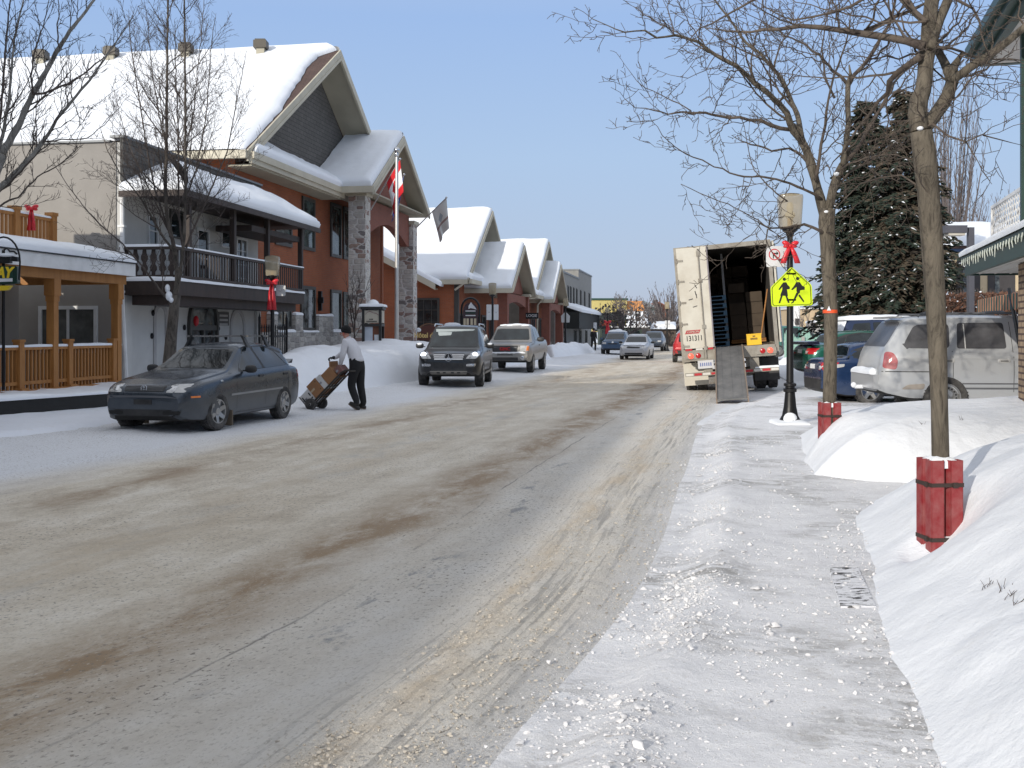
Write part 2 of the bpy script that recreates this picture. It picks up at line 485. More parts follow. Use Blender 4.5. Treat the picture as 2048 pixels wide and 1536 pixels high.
def seg_sdf(px, py, poly):
 """signed distance to polygon, positive inside"""
 d = np.full(px.shape, 1e9); ins = np.zeros(px.shape, bool); n = len(poly)
 for i in range(n):
  ax, ay = poly[i]; bx, by = poly[(i + 1) % n]
  ex, ey = bx - ax, by - ay; wx, wy = px - ax, py - ay
  t = np.clip((wx * ex + wy * ey) / (ex * ex + ey * ey), 0, 1)
  d = np.minimum(d, (wx - ex * t) ** 2 + (wy - ey * t) ** 2)
  c = ((ay <= py) & (by > py)) | ((by <= py) & (ay > py))
  with np.errstate(divide='ignore', invalid='ignore'):
   xi = ax + (py - ay) * ex / (ey if ey else 1e-9)
  ins ^= c & (px < xi)
 d = np.sqrt(d); return np.where(ins, d, -d)
# ---- materials of the ground
def road_mat():
 m, t, p = node_mat('sanded_ice')
 uv = uv_co(t)
 xyz = t.nodes.new('ShaderNodeSeparateXYZ'); t.links.new(uv, xyz.inputs[0]); u = xyz.outputs[0]
 st = mapping(t, uv, (1, .10, 1)); st2 = mapping(t, uv, (1, .35, 1))
 wob = mth(t, 'MULTIPLY', mth(t, 'SUBTRACT', nz(t, mapping(t, uv, (.5, .22, 1)), 1.0, 5, .6), .5), 1.5)
 uu = mth(t, 'ADD', u, wob)
 n1 = nz(t, st, 2.6, 9, .62); n2 = nz(t, mapping(t, uv, (1, .62, 1)), 2.0, 13, .72); n3 = nz(t, mapping(t, uv, (1, .75, 1)), 16, 8, .78)
 nn = mth(t, 'ADD', mth(t, 'MULTIPLY', n1, .30), mth(t, 'ADD', mth(t, 'MULTIPLY', n2, .40), mth(t, 'MULTIPLY', n3, .30)))
 base = ramp(t, [(.40, (.48, .415, .325)), (.49, (.635, .57, .46)), (.58, (.75, .695, .595))], nn)
 snowy = ramp(t, [(7.0 / 14, 0), (8.2 / 14, 1)], mth(t, 'DIVIDE', mth(t, 'ADD', uu, 0.2), 14.0))
 c = mixc(t, mth(t, 'MULTIPLY', snowy, .85), base, (.74, .77, .82))
 icy = ramp(t, [(.0, .0), (.06, .0), (.09, .55), (.14, .35), (.20, .0)], mth(t, 'DIVIDE', uu, 14.0))
 c = mixc(t, mth(t, 'MULTIPLY', icy, ramp(t, [(.35, .0), (.65, .8)], nz(t, st2, 1.2, 6, .6))), c, (.68, .665, .635))
 kerb = ramp(t, [(.0, .85), (.5 / 14, .8), (2.0 / 14, .35), (3.0 / 14, 0)], mth(t, 'DIVIDE', mth(t, 'ADD', uu, .0), 14.0))
 c = mixc(t, mth(t, 'MULTIPLY', kerb, ramp(t, [(.36, .55), (.6, 1)], n2)), c, (.63, .615, .585))  # greyish sand and snow near the kerb, with some shade mixed into the colour
 tl = ramp(t, [(.53, 0), (.60, .75)], nz(t, mapping(t, uv, (1, .03, 1)), 22, 4, .6))
 tm = ramp(t, [(.1 / 14, 0), (.3 / 14, 1), (1.0 / 14, 1), (1.25 / 14, 0)], mth(t, 'DIVIDE', u, 14.0))
 c = mixc(t, mth(t, 'MULTIPLY', tl, tm), c, (.36, .345, .32))
 def streak(center, width, amt, col, lo, hi, sc=.8, sd=0.0):
  nonlocal c
  d = mth(t, 'ABSOLUTE', mth(t, 'SUBTRACT', uu, center))
  k = mth(t, 'SUBTRACT', 1.0, mth(t, 'DIVIDE', d, width), True)
  pm = ramp(t, [(lo, 0), (hi, 1)], nz(t, mapping(t, uv, (1.2, .50, 1), (sd, sd, 0)), sc, 14, .76, .3))
  c = mixc(t, mth(t, 'MULTIPLY', mth(t, 'MULTIPLY', k, pm), amt, True), c, col)
 streak(2.55, .70, 1.25, (.33, .235, .14), .36, .58, 1.5, 3.1)
 streak(6.1, .80, .95, (.33, .245, .16), .43, .60, 1.2, 8.3)
 streak(4.6, 1.6, .55, (.50, .40, .27), .45, .60, .6, 4.4)
 streak(4.4, .5, .5, (.40, .41, .41), .48, .62, 1.2, 5.7)
 streak(1.62, .20, 1.4, (.32, .315, .31), .54, .61, 2.6, 12.9)
 streak(.90, .16, .9, (.56, .47, .35), .36, .6, 2.0, 1.4)
 streak(.30, .25, .6, (.47, .465, .45), .40, .58, 1.4, 6.6)
 g = ramp(t, [(.585, 0), (.64, .95)], nz(t, mapping(t, uv, (1, .75, 1)), 34, 3, .6))
 g = mth(t, 'MULTIPLY', g, ramp(t, [(.40, .30), (.60, 1)], nz(t, st2, .9, 5)))
 c = mixc(t, g, c, (.20, .17, .135))
 g2 = ramp(t, [(.56, 0), (.68, .55)], nz(t, mapping(t, uv, (1, .45, 1)), 70, 3, .7))
 c = mixc(t, g2, c, (.30, .26, .205))
 g3 = ramp(t, [(.60, 0), (.70, .5)], nz(t, mapping(t, uv, (1, .5, 1), (7, 3, 0)), 45, 3, .7))
 c = mixc(t, g3, c, (.78, .74, .68))
 wv = mth(t, 'ABSOLUTE', mth(t, 'SUBTRACT', mth(t, 'ADD', u, mth(t, 'MULTIPLY', mth(t, 'SUBTRACT', nz(t, mapping(t, uv, (1, .5, 1)), 2.5, 3), .5), .10)), 2.02))
 ln = ramp(t, [(0, .75), (.016, 0)], wv)
 ln = mth(t, 'MULTIPLY', ln, ramp(t, [(.44, 0), (.56, 1)], nz(t, mapping(t, uv, (.2, .5, 1)), 1.0, 5, .7)))
 c = mixc(t, ln, c, (.10, .09, .08))
 rub = ramp(t, [(.0, .95), (.10 / 14, .8), (.48 / 14, 0)], mth(t, 'DIVIDE', mth(t, 'ADD', u, mth(t, 'MULTIPLY', mth(t, 'SUBTRACT', n2, .5), .9)), 14.0))
 c = mixc(t, rub, c, (.72, .722, .735))
 t.links.new(c, p.inputs['Base Color'])
 p.inputs['Roughness'].default_value = .62; p.inputs['Specular IOR Level'].default_value = .3
 h = mth(t, 'ADD', mth(t, 'MULTIPLY', nz(t, mapping(t, uv, (1, .3, 1)), 9, 8, .7), .8), mth(t, 'MULTIPLY', nz(t, uv, 60, 5, .75), .55))
 bump(t, p, h, .8, .03)
 return m
def walk_mat():
 m, t, p = node_mat('packed_snow_pavers'); co = obj_co(t)
 rt = mapping(t, co, (1, 1, 1), rot=(0, 0, R(12)))
 c = ramp(t, [(.36, (.73, .735, .76)), (.60, (.85, .855, .875))], nz(t, mapping(t, rt, (.9, 1.5, 1)), 2.2, 12, .72))
 wr = nz(t, mapping(t, rt, (.8, 1.5, 1)), 4.0, 13, .78)
 ar = ramp(t, [(.46, 0), (.62, 1)], nz(t, co, .8, 5))
 k = mth(t, 'MULTIPLY', ramp(t, [(.45, 0), (.55, .9)], wr), ar)
 c = mixc(t, k, c, (.33, .32, .305))
 b = t.nodes.new('ShaderNodeTexBrick'); b.inputs['Scale'].default_value = 1; b.inputs['Brick Width'].default_value = .42; b.inputs['Row Height'].default_value = .21
 b.inputs['Mortar Size'].default_value = .014; t.links.new(rt, b.inputs['Vector'])
 pv = mth(t, 'MULTIPLY', mth(t, 'MULTIPLY', b.outputs['Fac'], k), 1.2, True)
 c = mixc(t, pv, c, (.72, .73, .75))
 g = ramp(t, [(.60, 0), (.70, .6)], nz(t, co, 38, 4, .7))
 c = mixc(t, g, c, (.52, .47, .39))
 g2 = ramp(t, [(.62, 0), (.70, .7)], nz(t, mapping(t, co, (1, 1, 1), (5, 9, 0)), 24, 3))
 c = mixc(t, g2, c, (.88, .88, .88))
 t.links.new(c, p.inputs['Base Color']); p.inputs['Roughness'].default_value = .55; p.inputs['Specular IOR Level'].default_value = .3
 h = mth(t, 'ADD', mth(t, 'MULTIPLY', wr, -.5), mth(t, 'MULTIPLY', nz(t, co, 26, 7, .75), 1.0))
 bump(t, p, h, .6, .03)
 return m
ROADM = road_mat(); WALKM = walk_mat()
BANK = snow_mat('bank_snow', (.80, .825, .865), .6, 40, .18, (.58, .54, .48))
LOTM = snow_mat('lot_snow', (.72, .735, .76), .8, 25, .5, (.46, .42, .36))
SHOULDER = snow_mat('shoulder_snow', (.74, .77, .83), .7, 30, .3, (.5, .45, .38))
# ---- base ground far and wide
gx_, gy_ = np.meshgrid(np.concatenate([np.linspace(-900, -70, 12), np.linspace(-60, 80, 60), np.linspace(95, 900, 12)]),
      np.concatenate([np.linspace(-200, -20, 6), np.linspace(-12, 180, 80), np.linspace(200, 1500, 12)]))
grid_obj('ground', gx_, gy_, -.10 + .03 * vnoise(gx_, gy_, .2, 3), SNOW)
# ---- the road: across 0..1 from left kerb to right kerb, rows tighten towards the camera
rows = np.concatenate([np.linspace(-8, 2.6, 10), np.geomspace(3.0, 172, 620)])
tt = 1 - np.concatenate([np.linspace(0, .2, 90) , np.linspace(.205, 1.0, 150)])
tt = tt[::-1]
T_, Y_ = np.meshgrid(tt, rows)
Lx = ROAD_L(Y_) - .35; Rx = ROAD_R(Y_) + .05
X_ = Lx * (1 - T_) + Rx * T_
U_ = ROAD_U(Y_) - X_
wob = .12 * vnoise(U_ * 0, Y_, .5, 11, 2)
lump = np.clip(vnoise(X_, Y_, 15, 5, 3) + .15, 0, 1)
nearf = np.clip((40 - Y_) / 30, 0, 1)
prof = lambda c, w_: np.exp(-((U_ + wob - c) / w_) ** 2)
ridgeamt = .6 + .7 * vnoise(U_ * 0, Y_, .7, 21, 2)
Z_ = (.012 * vnoise(X_, Y_, .8, 2) + nearf * (.006 * vnoise(X_, Y_, 14, 8)
  + (prof(.86, .12) * .030 + prof(.50, .10) * .034) * ridgeamt * (.55 + lump * .9)
  - prof(.68, .07) * .015 + prof(.70, .02) * .018 + prof(.62, .015) * .015
  + np.clip(.28 - (Rx - X_), 0, .28) / .28 * (.006 + .010 * lump)))
Z_ += .05 * np.clip((U_ - 8.4), 0, 1) * (1 + .6 * vnoise(X_, Y_, 3, 6))
grid_obj('road', X_, Y_, Z_, ROADM, uv=(U_, Y_))
# ---- right sidewalk
ys = np.concatenate([np.linspace(-6, 3, 8), np.geomspace(3.2, 26, 460)])
us = np.linspace(0, 1, 190) ** 1.25
UU, YY = np.meshgrid(us, ys)
XX = ROAD_R(YY) - .16 + UU ** 1.15 * 6.0
du = XX - ROAD_R(YY)
ed = np.clip(du / .38, 0, 1); ed = ed * ed * (3 - 2 * ed)
lump = np.clip(vnoise(XX, YY, 16, 31, 3) + .12, 0, 1)
ZZ = .035 + .06 * ed + .010 * vnoise(XX, YY, 1.3, 4) + .004 * vnoise(XX, YY, 17, 9)
ZZ += np.exp(-((du - .32 - .12 * vnoise(XX * 0, YY, .8, 3)) / .17) ** 2) * (.030 + .006 * lump)
ZZ += np.clip(1.5 - du, 0, 1) * np.clip((9 - YY) / 5, 0, 1) * .006 * lump
grid_obj('sidewalk', XX, YY, ZZ, WALKM)
# ---- the cleared parking lot on the right
ys = np.geomspace(16.5, 90, 150); us = np.linspace(0, 1, 120)
UU, YY = np.meshgrid(us, ys)
XX = ROAD_R(YY) - .3 + UU ** 1.3 * 60
def lot_z(x, y):
 d = x - ROAD_R(y)
 return .03 + .05 * np.clip(d / 3, 0, 1) + np.clip((y - 24) / 14, 0, 1) * .25 * np.clip((d - 1) / 4, 0, 1)
ZZ = lot_z(XX, YY) + .02 * vnoise(XX, YY, .9, 14) + .012 * vnoise(XX, YY, 5, 15)
ZZ -= .2 * np.clip((19 - YY) / 2.5, 0, 1)
grid_obj('parking_lot', XX, YY, ZZ, LOTM)
# ---- snow mounds on the right, cleared path between them
MND1 = [(1.25, 2.8), (1.48, 3.9), (1.70, 4.75), (1.96, 5.9), (2.26, 7.0), (2.48, 7.8), (2.88, 9.1), (3.3, 10.0), (4.6, 10.5), (9, 10.6), (12, 4), (9, -4), (2, -4), (1.2, 0)]
MND2 = [(3.28, 11.7), (3.42, 12.3), (3.60, 13.2), (3.86, 14.5), (4.26, 16.1), (5, 16.8), (7, 17.1), (11, 17), (12, 11.6), (7, 10.7), (5, 10.95), (4.1, 11.0), (3.7, 11.2)]
def mound_z(x, y):
 d1 = seg_sdf(x, y, MND1) + .07 * vnoise(x, y, 1.3, 43, 3); d2 = seg_sdf(x, y, MND2) + .09 * vnoise(x, y, .9, 44, 3)
 h1 = (.98 + .12 * np.clip((7 - y) / 4, -1, 1)) * (1 - np.exp(-(np.clip(d1, 0, 9) / .92) ** 1.3)) * (1 + .10 * vnoise(x, y, .5, 7, 2))
 h1 += np.clip(d1 / .8, 0, 1) * (.09 * vnoise(x, y, .9, 45, 2) + 0.010 * vnoise(x, y, 2.8, 46, 3) + .004 * vnoise(x, y, 11, 47, 2))
 g2 = np.exp(-((x - 3.95) ** 2 + (y - 12.7) ** 2) / .35)
 h2 = .70 * (1 - .5 * np.clip((y - 14.6) / 2, 0, 1)) * (1 - np.exp(-np.clip(d2, 0, 9) / (.55 - .27 * g2))) * (1 + .14 * vnoise(x, y, .45, 8, 2))
 h2 += np.clip(d2 / .6, 0, 1) * (.010 * vnoise(x, y, 2.5, 48, 3) + .006 * vnoise(x, y, 10, 49, 2))
 z = np.maximum(h1, h2)
 dd = np.maximum(d1, d2)
 z += np.exp(-((dd - .25) / .25) ** 2) * .010 * vnoise(x, y, 3, 3, 2)
 z *= 1 - .62 * np.exp(-((x - 2.66) ** 2 + (y - 6.92) ** 2) / .10) * np.clip((d1 - .08) / .2, 0, 1)
 z -= .13 * np.exp(-(((x - 2.35) / .25) ** 2 + ((y - 5.4) / .6) ** 2)) * np.clip(d1, 0, 1)
 return z + .07 - np.clip(-dd, 0, .4) * .8, dd
xs = np.concatenate([np.linspace(1.1, 5.4, 200), np.linspace(5.5, 11, 30)]); ys = np.concatenate([np.linspace(-3, 2.8, 12), np.linspace(2.9, 18, 420)])
XX, YY = np.meshgrid(xs, ys); ZZ, dd = mound_z(XX, YY)
grid_obj('snow_bank', XX, YY, ZZ, BANK, mask=dd > -.45)
def mz(x, y): return float(mound_z(np.array([float(x)]), np.array([float(y)]))[0][0])
# ---- left side: sidewalk and the ploughed bank
ys = np.geomspace(8, 60, 110); us = np.linspace(0, 1, 80)
UU, YY = np.meshgrid(us, ys)
XX = ROAD_L(YY) + .05 - UU ** 1.3 * 11
du = ROAD_L(YY) - XX
ZZ = .0 + .13 * np.clip((du - .1) / .35, 0, 1) + .05 * np.clip((du - 1.8) / 1.5, 0, 1) + .03 * vnoise(XX, YY, .8, 51) + .02 * vnoise(XX, YY, 4, 52) * np.clip(du, 0, 1)
ZZ += .28 * np.clip((-XX + (-9.1 + .2 * (YY - 21)) - .0) / .8, 0, 1) * np.clip((27 - YY) / 1.5, 0, 1)
grid_obj('sidewalk', XX, YY, ZZ, SHOULDER)
LBANK = [(-5.6, 25.6), (-4.5, 29.0), (-3.6, 32.5), (-2.9, 35), (-2.0, 39), (-1.1, 45), (.6, 54), (2.3, 63), (2.2, 65), (.2, 64), (-2.4, 56), (-4.4, 48), (-6.3, 42), (-7.2, 37), (-7.4, 31.5), (-6.9, 27)]
LBANK2 = [(2.6, 66.5), (4.6, 74), (6.4, 82.5), (5.6, 83.5), (3.6, 78), (1.6, 69)]
def lbank_z(x, y):
 d = np.maximum(seg_sdf(x, y, LBANK), seg_sdf(x, y, LBANK2))
 hh = 1.12 + .18 * np.clip((37 - np.abs(y - 37)) / 10 - 2.9, -.6, .8)
 z = hh * (1 - np.exp(-np.clip(d, 0, 9) / .55)) * (1 + .12 * vnoise(x, y, .5, 61, 2)) + .09 * vnoise(x, y, 1.5, 62, 3) * np.clip(d / .4, 0, 1)
 z += .05 * np.exp(-((d - .5) / .3) ** 2) * vnoise(x, y, 2.5, 63, 2)
 return z + .06 - np.clip(-d, 0, .5), d
xs = np.linspace(-8.5, 7.5, 200); ys = np.linspace(25, 85, 330)
XX, YY = np.meshgrid(xs, ys); ZZ, dd = lbank_z(XX, YY)
grid_obj('snow_bank', XX, YY, ZZ, BANK, mask=dd > -.35)
LB3 = [(-12.5, 17.5), (-9.75, 18.6), (-8.6, 20.7), (-8.1, 22.6), (-8.0, 25.2), (-8.4, 26.6), (-10.6, 26.3), (-13, 22)]
xs = np.linspace(-13, -7.6, 120); ys = np.linspace(17, 27, 160)
XX, YY = np.meshgrid(xs, ys); d = seg_sdf(XX, YY, LB3)
ZZ = .12 + .36 * (1 - np.exp(-np.clip(d, 0, 9) / .30)) + .05 * vnoise(XX, YY, 1.6, 71, 3) * np.clip(d / .3, 0, 1) - np.clip(-d, 0, .5)
grid_obj('snow_bank', XX, YY, ZZ, BANK, mask=d > -.3)
LB4 = [(13, 52), (17, 66), (22, 82), (29, 84), (30, 60), (24, 48), (17, 47)]
xs = np.linspace(11, 34, 90); ys = np.linspace(45, 88, 100)
XX, YY = np.meshgrid(xs, ys); d = seg_sdf(XX, YY, LB4)
ZZ = .3 + .5 * (1 - np.exp(-np.clip(d, 0, 9) / .6)) + .12 * vnoise(XX, YY, .7, 75, 3) * np.clip(d, 0, 1) - np.clip(-d, 0, .6)
grid_obj('snow_bank', XX, YY, ZZ, BANK, mask=d > -.5)
# ---- loose lumps of snow thrown along the kerb and the ruts
def chunks(name, spots, mat, seed):
 r = random.Random(seed); var = []
 for k in range(14):
  bm = bmesh.new()
  for _ in range(11):
   q = Vector((r.uniform(-1, 1), r.uniform(-1, 1), r.uniform(-.5, 1))).normalized() * r.uniform(.75, 1.15); bm.verts.new((q.x, q.y, q.z * .75))
  bmesh.ops.convex_hull(bm, input=bm.verts); bm.verts.ensure_lookup_table()
  for v in [v for v in bm.verts if not v.link_faces]: bm.verts.remove(v)
  bm.verts.index_update(); var.append((np.array([tuple(v.co) for v in bm.verts]), [[v.index for v in f.verts] for f in bm.faces])); bm.free()
 mb = MB()
 for (x, y, z, s) in spots:
  V, fs = r.choice(var); a = r.uniform(0, 6.28); ca, sa = math.cos(a), math.sin(a); k = r.uniform(.7, 1.4)
  P = V * s; X = (P[:, 0] * ca - P[:, 1] * sa) * k + x; Yy = P[:, 0] * sa + P[:, 1] * ca + y
  mb.add(list(zip(X, Yy, P[:, 2] + z)), fs)
 o = mb.build(name, mat, smooth=True, angle=60, uv=False); return tag(o, kind='stuff')
rr = random.Random(3); sp = []
def walk_z(x, y):
 d = x - float(ROAD_R(y)); e = min(1, max(0, d / .38)); e = e * e * (3 - 2 * e); return .035 + .06 * e if d > -.16 else .012
for i in range(15000):
 y = 3.5 * math.exp(rr.random() ** 1.15 * 1.5); r_ = float(ROAD_R(y)); k = rr.random()
 if k < .62: d = rr.gauss(.16, .20)
 elif k < .9: d = abs(rr.gauss(.0, .8))
 else: d = rr.uniform(0, 2.2)
 dens = noise.noise(Vector(((r_ + d) * 1.6, y * 1.1, 3.3)))
 if dens < rr.uniform(-.5, .35): continue
 if d > 1.75 + .1 * (y - 4): continue
 s = .0025 + .010 * rr.random() ** 3 + (.016 if rr.random() < .02 else 0)
 sp.append((r_ + d, y, walk_z(r_ + d, y) + s * .15 + .03 * math.exp(-((d - .32) / .17) ** 2), s))
for i in range(900):                    # crumbs rolled down to the foot of the near bank
 y = 3.4 + 6 * rr.random() ** 1.5; x = float(np.interp(y, [q[1] for q in MND1[:8]], [q[0] for q in MND1[:8]])) + rr.gauss(.0, .09)
 s = .003 + .014 * rr.random() ** 4; sp.append((x, y, .10 + s * .2, s))
CHUNKM = snow_mat('chunk_snow', (.76, .755, .76), .3, 50, .35)
tag(chunks('snow_chunks', sp, CHUNKM, 4), 'loose lumps of snow along the kerb')
sp = []
for i in range(8000):
 y = 3.6 * math.exp(rr.random() ** 1.2 * 1.35)
 c = rr.choice((.88, .88, .88, .52, .52, .52, .25)); x = float(ROAD_U(y)) - c + rr.gauss(0, .055) * rr.choice((1, 1, 2.2))
 s = .002 + .009 * rr.random() ** 3.5
 sp.append((x, y, .010 + s * .3, s))
SLUSH = snow_mat('slush', (.52, .475, .405), .4, 50, .5, (.34, .28, .21))
tag(chunks('slush_crumbs', sp, SLUSH, 5), 'sandy crumbs of slush along the wheel ruts')
# ------------------------------------------------------------------ buildings on the left
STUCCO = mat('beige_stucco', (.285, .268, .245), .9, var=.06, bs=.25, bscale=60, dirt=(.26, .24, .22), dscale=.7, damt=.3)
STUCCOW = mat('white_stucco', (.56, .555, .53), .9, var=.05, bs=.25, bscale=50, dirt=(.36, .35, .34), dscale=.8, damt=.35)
NICHE = mat('grey_niche', (.40, .385, .375), .9, bs=.2, bscale=50)
DKSHING = brick_mat('dark_shingle', (.085, .085, .08), (.11, .105, .10), (.035, .035, .034), .45, .19, .012, .012)
SIDING = brick_mat('grey_shingle_siding', (.105, .098, .088), (.128, .118, .108), (.055, .052, .048), .38, .17, .010, .012, var=.2)
BRICK = brick_mat('orange_brick', (.36, .098, .034), (.31, .080, .030), (.24, .12, .07), .22, .075, .010, .006)
BRICK2 = brick_mat('plum_brick', (.27, .085, .05), (.24, .075, .05), (.18, .10, .08), .22, .075, .010, .006)
STONE = stone_mat('rubble_stone', [(0, (.50, .47, .43)), (.25, (.30, .215, .185)), (.42, (.58, .55, .50)), (.66, (.22, .20, .19)), (.74, (.46, .43, .40)), (.92, (.36, .27, .22))], 2.9, (.60, .58, .55))
STONEB = stone_mat('grey_stone_base', [(0, (.40, .385, .36)), (.3, (.30, .285, .27)), (.6, (.46, .44, .41))], 2.8, (.36, .35, .33))
DKBROWN = wood_mat('dark_brown_wood', (.028, .019, .016), (.05, .034, .028))
HONEY = wood_mat('honey_wood', (.30, .125, .03), (.42, .19, .05))
WINFR = mat('dark_window_frame', (.05, .048, .042), .5)
WHITEFR = mat('white_window_frame', (.62, .63, .63), .45)
SHINGLE = brick_mat('brown_roof_shingle', (.085, .05, .042), (.10, .06, .05), (.04, .03, .028), .35, .14, .008, .012)
SOFFIT = mat('cream_soffit', (.40, .37, .285), .7, vs=1)
PANE_W = glass_mat('window_glass_bright', (.09, .10, .10), .05, .9)
GREYMET = mat('grey_flashing', (.16, .17, .18), .5, .3)
class Pl:
 def __init__(s, fr, kind, val): s.fr, s.k, s.v = fr, kind, val
 def P(s, u, z, d=0.0):
  return s.fr.P(u, s.v + d, z) if s.k == 'o' else s.fr.P(s.v - d, u, z)
 def hit(s, px, py): return s.fr.ho(px, py, s.v) if s.k == 'o' else s.fr.ha(px, py, s.v)
 def rect(s, x0, x1, y0, y1):        # picture rectangle -> u0,u1,z0,z1 on the plane
  ym = (y0 + y1) / 2; xm = (x0 + x1) / 2
  u0 = s.hit(x0, ym)[0]; u1 = s.hit(x1, ym)[0]
  return u0, u1, s.hit(xm, y1)[1], s.hit(xm, y0)[1]
 def block(s, mb, u0, u1, z0, z1, d0, d1, mi=0):
  c = [s.P(u0, z0, d0), s.P(u1, z0, d0), s.P(u1, z0, d1), s.P(u0, z0, d1), s.P(u0, z1, d0), s.P(u1, z1, d0), s.P(u1, z1, d1), s.P(u0, z1, d1)]
  a = (c[1] - c[0]).cross(c[3] - c[0])
  if a.z < 0: c = [c[0], c[3], c[2], c[1], c[4], c[7], c[6], c[5]]
  mb.hexa(c, mi)
 def poly(s, mb, pts, d=0.0, mi=0):
  P = [s.P(u, z, d) for u, z in pts]
  nn = Vector((0, 0, 0))
  for i in range(len(P)): nn += P[i].cross(P[(i + 1) % len(P)])
  if nn.dot(s.P(0, 0, 1) - s.P(0, 0, 0)) < 0: P = P[::-1]
  mb.poly(P, mi)
 def wall(s, mb, pts, thick, d=0.0, mi=0):   # polygon wall with thickness going inwards
  P = [s.P(u, z, d) for u, z in pts]
  mb.prism(P, (s.P(0, 0, -thick) - s.P(0, 0, 0)), mi)
def window(parent, pl, r, fm, gm=None, fw=.07, proud=.06, nu=1, nv=1, mw=.035, d=0.0, name='window', sill=None):
 u0, u1, z0, z1 = r
 mb = MB()
 pl.block(mb, u0, u0 + fw, z0, z1, d, d + proud); pl.block(mb, u1 - fw, u1, z0, z1, d, d + proud)
 pl.block(mb, u0 + fw, u1 - fw, z1 - fw, z1, d, d + proud); pl.block(mb, u0 + fw, u1 - fw, z0, z0 + fw, d, d + proud)
 for i in range(1, nu):
  c = u0 + (u1 - u0) * i / nu; pl.block(mb, c - mw / 2, c + mw / 2, z0 + fw, z1 - fw, d, d + proud * .8)
 for i in range(1, nv):
  c = z0 + (z1 - z0) * i / nv; pl.block(mb, u0 + fw, u1 - fw, c - mw / 2, c + mw / 2, d, d + proud * .7)
 w_ = mb.build(name, fm, parent)
 g = MB(); pl.block(g, u0 + fw * .8, u1 - fw * .8, z0 + fw * .8, z1 - fw * .8, d + .002, d + .018); g.build('pane', gm or GLASS, w_)
 if sill:
  m2 = MB(); pl.block(m2, u0 - .1, u1 + .1, z0 - .16, z0 - .02, d, d + .16); m2.build('sill', sill, w_)
 return w_
def arch_pts(u0, u1, z0, zs, n=12):
 r = (u1 - u0) / 2; c = (u0 + u1) / 2
 return [(u0, z0), (u0, zs)] + [(c - r * math.cos(math.pi * i / n), zs + r * math.sin(math.pi * i / n)) for i in range(1, n)] + [(u1, zs), (u1, z0)]
def arch_ring(pl, mb, u0, u1, z0, zs, wd, d0, d1, n=14):
 r = (u1 - u0) / 2; c = (u0 + u1) / 2
 pl.block(mb, u0, u0 + wd, z0, zs, d0, d1); pl.block(mb, u1 - wd, u1, z0, zs, d0, d1)
 for i in range(n):
  t0, t1 = math.pi * i / n, math.pi * (i + 1) / n
  q = [(c - rr_ * math.cos(t), zs + rr_ * math.sin(t)) for rr_, t in ((r - wd, t0), (r, t0), (r, t1), (r - wd, t1))]
  pl.wall(mb, q, d1 - d0, d1)
F1 = Fr(-9.6, 26.4, .15)
wb = thing('white_building', 'pale stucco two storey building with dark balcony and snowy porch roof', 'building', F1.P(4, -4, 0))
fo = Pl(F1, 'o', 0.0); fa = Pl(F1, 'a', 0.0)
LEN = F1.ho(516, 600, 0)[0]
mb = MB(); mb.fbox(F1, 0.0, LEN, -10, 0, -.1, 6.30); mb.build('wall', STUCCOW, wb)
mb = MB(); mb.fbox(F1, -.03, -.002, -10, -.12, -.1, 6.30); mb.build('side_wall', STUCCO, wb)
mb = MB(); mb.fbox(F1, -.06, LEN + .05, .003, .09, 5.35, 6.40); mb.build('parapet', DKSHING, wb)
mb = MB(); mb.fbox(F1, -.10, LEN + .08, -.25, .13, 6.40, 6.46); mb.fbox(F1, -.10, .2, -10, -.25, 6.30, 6.35); mb.build('flashing', GREYMET, wb)
mb = MB(); mb.snow(F1.P(.1, -.1, 6.36), F1.P(LEN, -.1, 6.36), F1.P(LEN, -10, 6.31), F1.P(.1, -10, 6.31), .12, 10, 10, .3); mb.build('roof_snow', SNOW, wb, smooth=True, angle=180)
BO = 1.5
z_d = 2.72
mb = MB(); mb.fbox(F1, -.12, 9.0, 0.004, BO, z_d - .18, z_d + .16); mb.fbox(F1, -.02, 8.9, .3, BO - .25, z_d - .42, z_d - .18); mb.build('balcony_deck', DKBROWN, wb)
for a in (1.2, 3.1, 5.0, 6.9, 8.5):
 mb = MB(); mb.fbox(F1, a, a + .18, .006, .298, z_d - .40, z_d - .184); mb.build('bracket', DKBROWN, wb)
zr = 3.72
rail = MB(); rail.fbox(F1, -.12, 9.0, BO - .11, BO - .01, zr - .07, zr); rail.fbox(F1, -.12, 9.0, BO - .10, BO - .02, z_d + .24, z_d + .31)
rail.fbox(F1, -.12, -.02, .02, BO - .11, zr - .07, zr); rail.fbox(F1, -.11, -.03, .02, BO - .11, z_d + .24, z_d + .31)
rail_o = rail.build('railing', DKBROWN, wb)
def baluster(a, o, wd):
 prof = [(0, .5), (.12, .5), (.2, .95), (.32, 1.0), (.42, .55), (.5, .5), (.6, .95), (.74, 1.0), (.86, .6), (1, .5)]
 return prof
b0 = None
H0 = zr - .07 - (z_d + .31)
for i in range(52):
 a = .08 + i * (8.85 / 51)
 if b0 is None:
  mb = MB()
  for k in range(9):
   p0 = baluster(0, 0, 0)[k]; p1 = baluster(0, 0, 0)[k + 1]
   mb.hexa([(-.025, -.012, p0[0] * H0), (.025, -.012, p0[0] * H0), (.025, .012, p0[0] * H0), (-.025, .012, p0[0] * H0),
      (-.025, -.012, p1[0] * H0), (.025, -.012, p1[0] * H0), (.025, .012, p1[0] * H0), (-.025, .012, p1[0] * H0)])
  b0 = mb.build('baluster', DKBROWN, rail_o, local=True); b = b0
 else:
  b = b0.copy(); COL.objects.link(b)
 q = wm(rail_o).inverted() @ F1.P(a, BO - .06, z_d + .31); b.location = q; b.rotation_euler = (0, 0, math.atan2(F1.a.y, F1.a.x))
